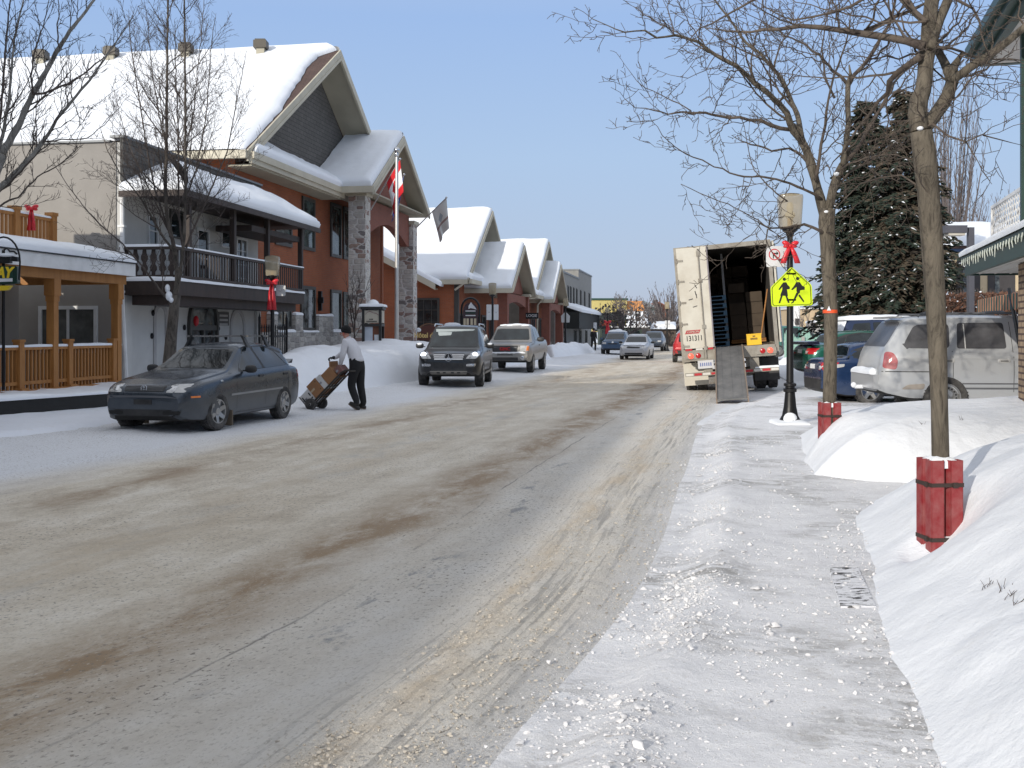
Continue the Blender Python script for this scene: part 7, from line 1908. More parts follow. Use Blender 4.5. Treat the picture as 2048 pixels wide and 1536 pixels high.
bv = thing('blue_hatchback', 'blue hatchback with snow heap on roof parked at the far left kerb', 'car')
place(bv, 7.6, 78.3, -.21, -.977, .02)
c = Car(bv, sp, BVP); c.body()
generic_front(c, 'v', 1.0, 1.08, 1.50, .68, .56, (.74, .86), (.46, .76), (.72, .80), .34); suv_side_glass(c, 1.03)
c.patch('hood_emblem', [(-.07, .82), (.07, .82), (.07, .92), (-.07, .92)], 'F', CHROME, .01, rnd_=.05)
mb = MB(); mb.snow((xw - 1.1, -.60, 1.60), (xw - 1.1, .60, 1.60), (-h + .4, .58, 1.58), (-h + .4, -.58, 1.58), .12, 10, 8, .3, .08); mb.ell((xw - 1.5, .1, 1.68), (.3, .3, .14)); mb.build('roof_snow', SNOW, bv, local=True, smooth=True, angle=180)
mirror_arm(bv, xw - .42, .90, 1.1, BVP, 1); mirror_arm(bv, xw - .42, .90, 1.1, BVP, -1)
add_wheels(bv, sp, 'steel')
sp = suv_spec(4.6, 1.80, 1.66, 2.7, .85, .33, 1.03, 1.03, .9, .25)
ds = thing('grey_wagon', 'dark slate wagon following the snowy car, mostly hidden behind it', 'car')
place(ds, 12.15, 92.0, -.20, -.98, .02)
c = Car(ds, sp, paint('slate_paint', (.06, .08, .11), .35, .4, .4)); c.body(); generic_front(c, 'v', 1.03, 1.1, 1.52, .68, .56, (.76, .88), (.46, .76), (.72, .80), .34); suv_side_glass(c, 1.05); add_wheels(ds, sp, 'steel')
# ---- red car ahead of the lorry, seen from behind
REDP = paint('red_paint', (.42, .022, .022), .3, .1, .35, (.40, .30, .25), .8)
sp = suv_spec(4.25, 1.75, 1.60, 2.6, .8, .33, 1.0, 1.0, .8, .22); h = sp['h']; xw = sp['xw']
rc = thing('red_hatchback', 'bright red hatchback seen from behind beyond the lorry', 'car')
place(rc, 9.66, 58.6, .16, .987, .02)
c = Car(rc, sp, REDP); c.body(); suv_side_glass(c, 1.02)
c.patch('rear_window', [(-.56, 1.08), (.56, 1.08), (.50, 1.46), (-.50, 1.46)], 'B', CARGLASS, .005, rnd_=.06)
for s_ in (1, -1): c.patch('taillight', [(s_ * .60, .80), (s_ * .76, .80), (s_ * .76, .98), (s_ * .60, .98)], 'B', REDLAMP, .006, rnd_=.03)
c.patch('number_plate', [(-.16, .78), (.16, .78), (.16, .87), (-.16, .87)], 'B', WHITEP, .01)
c.patch('rear_bumper', [(-.76, .46), (.76, .46), (.76, .64), (-.76, .64)], 'B', BLACKP, .02, rnd_=.05)
add_wheels(rc, sp, 'steel')
SVP = paint('silver_paint', (.47, .485, .50), .3, .35, .16, (.46, .46, .45), .7)
sp = suv_spec(4.92, 1.82, 1.76, 2.95, .88, .365, 1.13, 1.10, .80, .42); sp['gap'] = .095; h = sp['h']; xw = sp['xw']
du = thing('silver_suv', 'silver SUV parked side on behind the snow mound on the right', 'car')
place(du, 8.75, 18.95, .996, -.06, .17)
c = Car(du, sp, SVP); c.body()
FROST = mat('frosted_glass', (.05, .05, .055), .3, var=.25, vs=2, dirt=(.17, .17, .18), dscale=1.0, damt=.6)
z0 = 1.19; H = sp['H']
for sd in 'LR':
 c.patch('side_window', [(xw - .45, z0), (xw - .93, H - .14), (xw - 1.30, H - .13), (xw - 1.34, z0)], sd, glass_mat('pale_glass', (.22, .26, .26), .05, .6), .005, rnd_=.06)
 c.patch('side_window', [(xw - 1.52, z0), (xw - 1.52, H - .13), (xw - 2.28, H - .135), (xw - 2.34, z0)], sd, FROST, .005, rnd_=.05)
 c.patch('side_window', [(xw - 2.46, z0), (xw - 2.42, H - .14), (-h + .62, H - .17), (-h + .40, z0 + .06), (-h + .44, z0 + .005)], sd, FROST, .005, rnd_=.09)
 c.strip('window_pillar', [(xw - 2.20, z0), (xw - 2.18, H - .15)], sd, .02, LENS, .009)
 seam(c, (xw - 1.42,), .46, 1.72, sd); seam(c, (xw - 2.42,), .60, 1.15, sd); seam(c, (xw - .1,), .46, 1.1, sd)
 for z in (.52, .60): c.strip('side_moulding', [(h - 1.40, z), (-h + 1.35, z)], sd, .022 if z > .55 else .03, mat('grey_moulding', (.10, .105, .115), .5), .006)
 c.strip('shoulder_line', [(h - .9, 1.02), (-h + .35, 1.02)], sd, .01, SVP, .006)
 for x in (xw - 1.58, xw - 2.5): hd_ = c.patch('door_handle', [(x - .10, .955), (x + .10, .955), (x + .10, 1.015), (x - .10, 1.015)], sd, LENS, .012, rnd_=.02); c.patch('handle_recess', [(x - .065, .975), (x + .065, .975), (x + .065, .99), (x - .065, .99)], sd, BLACKP, .016, hd_)
 c.patch('taillight', [(-h + .06, .86), (-h + .27, .83), (-h + .30, .98), (-h + .24, 1.12), (-h + .12, 1.14)], sd, mat('pinkish_red_lens', (.40, .05, .06), .2, coat=.5, dirt=(.5, .42, .40), dscale=4, damt=.5), .006, rnd_=.05)
 c.strip('bumper_seam', [(-h + .05, .80), (-h + .85, .80)], sd, .014, BLACKP, .004)
 c.patch('bumper_grime', [(-h + .35, .50), (-h + .72, .50), (-h + .74, .60), (-h + .45, .58)], sd, mat('salt_crust_grey', (.30, .27, .24), .95), .005, rnd_=.04)
c.patch('rear_window', [(-.66, 1.22), (.66, 1.22), (.58, 1.64), (-.58, 1.64)], 'B', FROST, .005, rnd_=.06)
mb = MB(); mb.box((-h + .02, 0, .62), (.20, 1.50, .24)); mb.build('rear_bumper', SVP, du, local=True, uv=False)
mb = MB(); mb.snow((-h - .10, -.6, .745), (-h + .05, -.6, .745), (-h + .05, .7, .745), (-h - .10, .7, .745), .08, 4, 14, .08, .04); mb.build('bumper_snow', SNOW, du, local=True, smooth=True, angle=180)
mb = MB(); mb.tube([(-h - .06, 0, .50), (-h - .20, 0, .50)], .035, 8); mb.ell((-h - .22, 0, .53), (.05, .05, .05)); mb.build('tow_hitch', SNOW_ROUGH, du, local=True, smooth=True, uv=False)
for s_ in (1, -1):
 mb = MB(); mb.tube([(xw - 1.15, s_ * .62, H - .02), (xw - 1.2, s_ * .62, H + .035), (-h + .75, s_ * .62, H + .025), (-h + .70, s_ * .62, H - .03)], .018, 6); rl = mb.build('roof_rail', mat('grey_moulding', (.10, .105, .115), .5), du, local=True, smooth=True, uv=False)
for x in (xw - 1.45, -h + 1.15):
 mb = MB(); mb.tube([(x, -.62, H + .035), (x + .02, -.4, H + .06), (x + .02, .4, H + .06), (x, .62, H + .035)], .025, 6); mb.build('cross_bar', BLACKP, du, local=True, smooth=True, uv=False)
mb = MB(); mb.box((-h + .36, 0, H - .035), (.18, 1.16, .03)); mb.build('roof_spoiler', SVP, du, local=True, uv=False)
add_wheels(du, sp, 'steel')
def rear_sedan(name, label, cx, cy, fx, fy, z, col, spec, lamp=True):
 t = thing(name, label, 'car'); place(t, cx, cy, fx, fy, z)
 c = Car(t, spec, col); c.body(); side_glass_sedan(c); h = spec['h']; xw = spec['xw']
 c.patch('rear_window', [(-.55, 1.08), (.55, 1.08), (.48, 1.32), (-.48, 1.32)], 'B', CARGLASS, .004, rnd_=.06)
 c.patch('windscreen', [(-.62, 1.005), (.62, 1.005), (.52, 1.335), (-.52, 1.335)], 'F', CARGLASS, .004, rnd_=.06)
 for s_ in (1, -1):
  tl = c.patch('taillight', [(s_ * .46, .76), (s_ * .78, .76), (s_ * .80, .93), (s_ * .56, .93)], 'B', REDLAMP, .006, rnd_=.02)
  c.patch('reversing_lamp', [(s_ * .48, .77), (s_ * .60, .77), (s_ * .62, .85), (s_ * .50, .85)], 'B', LENS, .010, tl, rnd_=.02)
  c.patch('taillight', [(-h + .02, .77), (-h + .16, .77), (-h + .26, .93), (-h + .03, .93)], 'L' if s_ > 0 else 'R', REDLAMP, .006, rnd_=.02)
 c.patch('number_plate', [(-.16, .78), (.16, .78), (.16, .88), (-.16, .88)], 'B', WHITEP, .01)
 for sd in 'LR': seam(c, (xw - .10, xw - 1.20, xw - 2.15), .24, .94, sd)
 return t, c
GRP = paint('bottle_green_paint', (.012, .11, .075), .22, .35, .25, (.3, .32, .3), .7)
sp = sedan_spec(4.6, 1.78, 1.42)
gc, c = rear_sedan('green_sedan', 'bottle green sedan with dark boot spoiler parked beyond the blue car', 10.45, 30.6, .985, .06, .26, GRP, sp)
mb = MB(); mb.prism([(-sp['h'] + .02, -.70, 1.02), (-sp['h'] + .34, -.70, 1.03), (-sp['h'] + .30, -.70, 1.12), (-sp['h'] - .04, -.70, 1.10)], (0, 1.40, 0)); mb.build('boot_spoiler', paint('navy_black_paint', (.012, .014, .035), .25, .3, .2), gc, local=True, uv=False)
c.patch('rear_panel', [(-.78, .92), (.78, .92), (.76, 1.0), (-.76, 1.0)], 'B', paint('navy_black_paint', (.012, .014, .035), .25, .3, .2), .012)
add_wheels(gc, sp, 'alloy', 5)
NVP = paint('navy_blue_paint', (.012, .035, .10), .25, .4, .35, (.28, .3, .33), .7)
sp = sedan_spec(4.4, 1.74, 1.40)
nc, c = rear_sedan('navy_sedan', 'navy blue sedan parked between the silver SUV and the green sedan', 8.98, 24.3, .99, .02, .04, NVP, sp)
for sd in 'LR': c.patch('rear_lamp_corner', [(-sp['h'] + .10, .78), (-sp['h'] + .44, .84), (-sp['h'] + .46, .90), (-sp['h'] + .10, .88)], sd, LENS, .008, rnd_=.02)
c.patch('rear_bumper', [(-.74, .30), (.74, .30), (.76, .56), (-.76, .56)], 'B', BLACKP, .02, rnd_=.04)
add_wheels(nc, sp, 'alloy', 5)
sp = suv_spec(4.7, 1.82, 1.70, 2.8, .9, .33, 1.03, 1.03, 1.0, .3); h = sp['h']; xw = sp['xw']
sv = thing('snow_covered_wagon', 'blue wagon under a thick coat of snow beyond the green sedan', 'car')
place(sv, 12.9, 36.0, .98, .12, .38)
c = Car(sv, sp, paint('dark_blue_paint', (.02, .035, .085), .3, .4, .4)); c.body(); suv_side_glass(c, 1.06)
c.patch('rear_window', [(-.62, 1.18), (.62, 1.18), (.55, 1.54), (-.55, 1.54)], 'B', CARGLASS, .005, rnd_=.06)
mb = MB(); mb.snow((xw - .8, -.60, 1.68), (xw - .8, .60, 1.68), (-h + .25, .62, 1.64), (-h + .25, -.62, 1.64), .14, 12, 8, .3, .04); mb.snow((-h + .30, -.60, 1.60), (-h + .30, .60, 1.60), (-h + .10, .66, 1.15), (-h + .10, -.66, 1.15), .06, 8, 8, .2, .04); mb.build('snow_coat', SNOW, sv, local=True, smooth=True, angle=180)
add_wheels(sv, sp, 'steel')
sp = suv_spec(4.8, 1.86, 1.72, 2.9, .95, .33, 1.05, 1.0, 1.2, .3)
tv = thing('teal_minivan', 'teal minivan parked behind the pale green picket fence', 'car')
place(tv, 16.2, 60.5, .99, .03, .25)
c = Car(tv, sp, paint('teal_paint', (.05, .16, .14), .3, .3, .3)); c.body(); suv_side_glass(c, 1.06); c.patch('windscreen', [(-.7, 1.1), (.7, 1.1), (.58, 1.58), (-.58, 1.58)], 'F', CARGLASS, .005, rnd_=.06); add_wheels(tv, sp, 'steel')
TRW = mat('trailer_white', (.60, .575, .50), .5, var=.05, dirt=(.34, .28, .20), dscale=1.3, damt=.45)
TRD = mat('trailer_dirty_steel', (.32, .30, .26), .6, .2, dirt=(.15, .12, .09), dscale=4, damt=.7)
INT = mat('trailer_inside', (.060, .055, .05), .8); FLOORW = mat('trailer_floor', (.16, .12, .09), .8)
tr = thing('delivery_trailer', 'tall dirty white box trailer with open rear and red lit tail lamps', 'truck trailer')
ax = Vector((.176, .984, 0))
tp = Vector((gx(1372, 29) + 1.28, 29, 0))
tr.location = tp; tr.rotation_euler = (0, R(-4.6), -math.atan2(ax.x, ax.y)); bpy.context.view_layer.update()
W_, HT, FL, LT = 1.29, 4.03, 1.24, 13.0
mb = MB()
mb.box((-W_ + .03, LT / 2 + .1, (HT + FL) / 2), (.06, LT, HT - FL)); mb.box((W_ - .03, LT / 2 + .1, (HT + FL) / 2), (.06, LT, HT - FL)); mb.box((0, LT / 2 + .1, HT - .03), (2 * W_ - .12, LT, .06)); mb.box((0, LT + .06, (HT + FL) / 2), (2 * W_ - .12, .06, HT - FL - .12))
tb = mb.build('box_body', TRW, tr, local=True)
mb = MB(); mb.box((0, LT / 2 + .12, FL - .06), (2 * W_ - .13, LT - .1, .12)); mb.build('floor', FLOORW, tr, local=True)
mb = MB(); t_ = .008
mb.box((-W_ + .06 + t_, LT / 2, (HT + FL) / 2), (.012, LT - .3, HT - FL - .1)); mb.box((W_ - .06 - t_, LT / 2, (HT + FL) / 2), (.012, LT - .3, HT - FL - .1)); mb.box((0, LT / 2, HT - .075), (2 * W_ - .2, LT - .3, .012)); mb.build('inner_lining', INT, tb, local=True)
mb = MB(); mb.box((-W_ + .05, .02, (HT + FL) / 2 - .1), (.10, .16, HT - FL + .2)); mb.box((W_ - .05, .02, (HT + FL) / 2 - .1), (.10, .16, HT - FL + .2)); mb.box((0, .02, HT - .06), (2 * W_ - .2, .16, .12)); mb.box((0, .0, FL - .16), (2 * W_ - .2, .2, .30)); fr_ = mb.build('rear_frame', TRD, tr, local=True)
dw = .80
mb = MB(); mb.box((-W_ + .07 + dw / 2, -.085, (HT + FL) / 2 + .0), (dw, .05, HT - FL - .06)); dr = mb.build('left_door', TRW, tr, local=True)
mb = MB(); mb.box((-W_ + .07 + dw + .012, -.10, (HT + FL) / 2), (.035, .09, HT - FL - .06)); mb.build('door_edge', mat('grey_rubber_seal', (.22, .20, .22), .7), dr, local=True)
mb = MB(); mb.tube([(-W_ + .07 + dw - .22, -.135, FL - .25), (-W_ + .07 + dw - .22, -.135, HT - .08)], .02, 8)
for z in (FL + .02, FL + .6, FL + 1.85, HT - .2): mb.box((-W_ + .07 + dw - .22, -.125, z), (.10, .05, .10 if z < HT - .3 else .16))
mb.build('lock_rod', TRD, dr, local=True, smooth=True)
for z in (FL + .1, FL + .70, FL + 1.28, FL + 1.86, FL + 2.42):
 mb = MB(); mb.box((-W_ + .15, -.118, z), (.16, .02, .05)); mb.tube([(-W_ + .06, -.12, z - .06), (-W_ + .06, -.12, z + .06)], .025, 6); mb.build('hinge', TRD, dr, local=True)
text_mb('131311', .20, Matrix.Translation((-W_ + .37, -.114, FL + .30)) @ Matrix.Rotation(R(90), 4, 'X'), depth=.003, bold=.003, width=.40).build('number', SBLK, dr, local=True)
mb = MB(); mb.prism([(-W_ + .13, -.113, FL + .43), (-W_ + .51, -.113, FL + .43), (-W_ + .56, -.113, FL + .53), (-W_ + .18, -.113, FL + .53)], (0, .004, 0)); lg_ = mb.build('red_logo_stripe', mat('faded_red', (.40, .05, .05), .5), dr, local=True)
text_mb('CAMION', .07, Matrix.Translation((-W_ + .345, -.118, FL + .48)) @ Matrix.Rotation(R(90), 4, 'X'), depth=.002, shear=.3, width=.32).build('logo_lettering', TRW, lg_, local=True)
rr = random.Random(12)
for (x, z, a) in ((.52, 1.70, 1.1), (.50, 1.52, 1.4), (.36, 1.36, -.2), (.46, 1.16, -.25), (.52, 1.44, 1.5)):
 mb = MB(); mb.box((-W_ + x, -.1125, FL + z), (.12, .004, .022), rot=Matrix.Rotation(a, 3, 'Y')); mb.build('scuff', BLACKP, dr, local=True)
mb = MB(); mb.box((W_ + .06, .62, (HT + FL) / 2), (.05, 1.20, HT - FL - .06)); rd = mb.build('right_door', TRW, tr, local=True)
mb = MB()
for y in (.10, .22): mb.tube([(W_ + .11, y, FL - .2), (W_ + .11, y, HT - .1)], .018, 8)
mb.build('lock_rod', CHROME, rd, local=True, smooth=True)
REDT = mat('red_tape', (.45, .02, .03), .4); WHT = mat('white_tape', (.62, .60, .55), .45)
bar = MB(); bar.box((0, .02, .56), (2 * W_ - .1, .10, .10)); bo_ = bar.build('rear_bumper', TRD, tr, local=True)
for i in range(11):
 mb = MB(); mb.box((-W_ + .17 + i * .226, -.034, .56), (.20, .006, .06)); mb.build('tape_block', REDT if i % 2 else WHT, bo_, local=True)
for x in (-.62, .62):
 mb = MB(); mb.box((x, .03, .85), (.24, .09, .50)); mb.build('bumper_leg', TRD, bo_, local=True)
for i in range(3):
 mb = MB(); mb.box((-W_ + .2 + i * .28, -.114, FL + .0), (.18, .004, .05)); mb.build('tape_block', REDT if i % 2 == 0 else WHT, dr, local=True)
for sg in (-1, 1):
 mb = MB(); mb.box((sg * (W_ - .34), -.11, FL - .17), (.52, .03, .17)); lbx = mb.build('lamp_plate', TRD, tr, local=True)
 for k, m_ in ((.24, REDLIT), (.44, REDLAMP)):
  mb = MB(); M = Matrix.Translation((sg * (W_ - k), -.125, FL - .17)) @ Matrix.Rotation(R(90), 4, 'X'); mb.lathe([(.072, 0), (.070, .018), (.045, .03), (0, .034)], 16, M=M); mb.build('tail_lamp', m_, lbx, local=True, smooth=True)
mb = MB(); mb.box((-W_ + .62, -.09, FL - .42), (.42, .015, .22)); np_ = mb.build('number_plate', mat('plate_white', (.55, .55, .56), .5), tr, local=True)
mb = MB()
for i in range(6): mb.box((-W_ + .48 + i * .055, -.10, FL - .42), (.03, .005, .09))
mb.build('plate_marks', mat('plate_blue', (.12, .16, .35), .5), np_, local=True)
mb = MB()
for x in (-.5, .5): mb.box((x, LT / 2, FL - .26), (.12, LT - .2, .26))
for i in range(14): mb.box((0, .5 + i * .9, FL - .18), (2 * W_ - .2, .08, .10))
mb.build('chassis', TRD, tr, local=True)
wsp = dict(wr=.50, ww=.27, track=0)
wp_ = None
for y in (1.35, 2.65):
 mb = MB(); mb.tube([(-1.1, y, .5), (1.1, y, .5)], .08, 8); mb.build('axle', TRD, tr, local=True)
 for x in (-1.12, -.80, .80, 1.12):
  if wp_ is None:
   wp_ = wheel_proto(.50, .26, 'steel', 6, tr); o = wp_
  else: o = copy_tree(wp_); o.parent = tr
  o.location = (x, y, .5); o.rotation_euler = (0, 0, math.pi / 2 if x < 0 else -math.pi / 2)
for sg in (-1, 1):
 mb = MB(); mb.box((sg * .96, .66, .55), (.66, .02, .62)); mb.build('mud_flap', TRW if sg < 0 else BLACKP, tr, local=True)
 mb = MB(); mb.box((sg * .96, .72, .95), (.70, .3, .12)); mb.build('fender_bar', TRD, tr, local=True)
mb = MB()
for x in (-.8, .8): mb.box((x, 9.8, .55), (.14, .14, 1.0)); mb.box((x, 9.8, .04), (.3, .3, .06))
mb.box((0, 9.8, .5), (1.6, .08, .08)); mb.build('landing_gear', TRD, tr, local=True)
mb = MB(); mb.snow((.62, -.02, .612), (1.25, -.02, .612), (1.25, .10, .612), (.62, .10, .612), .06, 12, 3, .06, .03); mb.build('bumper_snow', SNOW, tr, local=True, smooth=True, angle=180)
bpy.context.view_layer.update()
TM = tr.matrix_world.copy()
CARD = mat('dark_carton', (.075, .055, .038), .85, var=.3);
def cargo(name, label, cat, x, y, z, yaw=0.0, group=None):
 o = thing(name, label, cat, TM @ Vector((x, y, z)), 0, group); o.rotation_euler = (0, R(-4.6), -math.atan2(ax.x, ax.y) + yaw); return o
def wrapped_pallet(label, x, y, hgt):
 o = cargo('loaded_pallet', label, 'pallet', x, y, FL + .002, 0, 'pallets of cartons in the trailer')
 mb = MB(); mb.box((0, 0, .06), (1.0, 1.1, .04)); mb.box((0, 0, .13), (1.0, 1.1, .03))
 for yy in (-.45, 0, .45): mb.box((0, yy, .095), (1.0, .1, .05))
 mb.build('pallet', HONEY, o, local=True)
 r_ = random.Random(int(y * 10 + x * 3)); z = .15
 while z < hgt:
  dz = r_.uniform(.28, .42)
  mb = MB()
  for i in range(2):
   for j in range(2):
    if z + dz > hgt - .2 and r_.random() < .3: continue
    mb.box((-.24 + i * .48 + r_.uniform(-.01, .01), -.27 + j * .53 + r_.uniform(-.02, .02), z + dz / 2), (.46, .51, dz - .008))
  if mb.v: mb.build('carton_layer', CARD, o, local=True)
  z += dz
 return o
wrapped_pallet('wrapped carton stack at the right inside the open trailer', .62, 3.2, 1.7)
wrapped_pallet('tall carton stack deep in the middle of the trailer', .35, 5.2, 2.2)
wrapped_pallet('carton stack behind the pallet pile at the left inside the trailer', -.55, 5.0, 2.0)
BLUEP = mat('blue_pallet', (.07, .14, .21), .8)
for i in range(7):
 o = cargo('empty_pallet', 'blue empty pallet in the stack just inside the left trailer door', 'pallet', -.42, 1.6, FL + .004 + i * .215, 0, 'blue empty pallets stacked in the trailer')
 mb = MB(); mb.box((0, 0, .02), (.9, 1.1, .03)); mb.box((0, 0, .125), (.9, 1.1, .03))
 for xx in (-.4, 0, .4): mb.box((xx, 0, .0725), (.1, 1.1, .075))
 mb.build('boards', BLUEP, o, local=True)
o = cargo('load_post', 'upright grey load bar between floor and roof inside the trailer', 'load bar', .0, 1.2, FL + .002); mb = MB(); mb.box((0, 0, 1.3), (.06, .06, 2.6)); mb.build('bar', mat('bar_grey', (.2, .2, .2), .6), o, local=True)
o = cargo('wooden_pole', 'slanting wooden pole leaning on the right wall inside the trailer', 'pole', .95, .7, FL + .002); mb = MB(); mb.tube([(-.12, -.1, 0), (.22, .3, 1.5)], .02, 6); mb.build('shaft', HONEY, o, local=True)
o = cargo('yellow_crate', 'bright yellow plastic crate on the tail edge of the trailer floor', 'crate', .66, .18, FL + .002)
YCR = mat('crate_yellow', (.80, .48, .02), .45, var=.05)
mb = MB(); s_ = .02
mb.box((0, -.14, .15), (.38, s_, .30)); mb.box((0, .14, .15), (.38, s_, .30)); mb.box((-.18, 0, .15), (s_, .26, .30)); mb.box((.18, 0, .15), (s_, .26, .30)); mb.box((0, 0, .01), (.34, .26, .02)); mb.box((0, -.152, .285), (.40, .012, .03)); mb.build('shell', YCR, o, local=True)
mb = MB(); mb.box((0, -.1515, .235), (.07, .006, .03)); mb.build('hand_hole', BLACKP, o, local=True)
for i in range(7):
 mb = MB(); mb.box((-.085 + i * .027, -.1515, .165), (.018, .004, .055)); mb.build('mark', BLACKP, o, local=True)
r0 = TM @ Vector((.0, -.06, FL - .02));
ra, rb_ = at(1463, 690, 28.6), at(1465, 808, 24.6)
rp = thing('loading_ramp', 'grey aluminium loading ramp leaning from the trailer floor to the packed snow', 'ramp', (rb_.x, rb_.y, .06))
d = Vector((r0.x - .03, r0.y, r0.z)) - Vector((rb_.x, rb_.y, .08)); x_ = Vector((ax.y, -ax.x, .075)).normalized(); n_ = x_.cross(d).normalized()
if n_.z < 0: n_ = -n_
B0 = Vector((rb_.x, rb_.y, .08)); wd = .34
RAMP = mat('ramp_metal', (.17, .17, .17), .6, .5, dirt=(.28, .27, .26), dscale=3, damt=.7, bs=.4, bscale=40)
mb = MB(); mb.hexa([B0 - x_ * wd, B0 + x_ * wd, B0 + x_ * wd + d, B0 - x_ * wd + d] + [q + n_ * .03 for q in (B0 - x_ * wd, B0 + x_ * wd, B0 + x_ * wd + d, B0 - x_ * wd + d)]); rpd = mb.build('deck', RAMP, rp)
for sg in (-1, 1):
 q0 = B0 + x_ * (wd * sg); q1 = q0 + x_ * (.035 * sg)
 mb = MB(); P = [q0 - n_ * .12, q0 + n_ * .07, q0 + d + n_ * .07, q0 + d - n_ * .12]; mb.prism(P, x_ * (.03 * sg)); mb.build('side_rail', mat('worn_wood_grey', (.22, .17, .13), .8), rp)
for i in range(0):
 q = B0 + d * ((i + .5) / 26); mb = MB() if i == 0 else mb
 mb.hexa([q - x_ * (wd - .05) - d.normalized() * .008 + n_ * .0305, q + x_ * (wd - .05) - d.normalized() * .008 + n_ * .0305, q + x_ * (wd - .05) + d.normalized() * .008 + n_ * .0305, q - x_ * (wd - .05) + d.normalized() * .008 + n_ * .0305] + [k + n_ * .008 for k in (q - x_ * (wd - .05) - d.normalized() * .008 + n_ * .0305, q + x_ * (wd - .05) - d.normalized() * .008 + n_ * .0305, q + x_ * (wd - .05) + d.normalized() * .008 + n_ * .0305, q - x_ * (wd - .05) + d.normalized() * .008 + n_ * .0305)])
for sg in (-.22, 0, .22):
 mb = MB(); q = B0 + x_ * sg; mb.hexa([k + n_ * .0305 for k in (q - x_ * .02, q + x_ * .02, q + x_ * .02 + d, q - x_ * .02 + d)] + [k + n_ * .04 for k in (q - x_ * .02, q + x_ * .02, q + x_ * .02 + d, q - x_ * .02 + d)]); mb.build('grip_rib', RAMP, rpd)
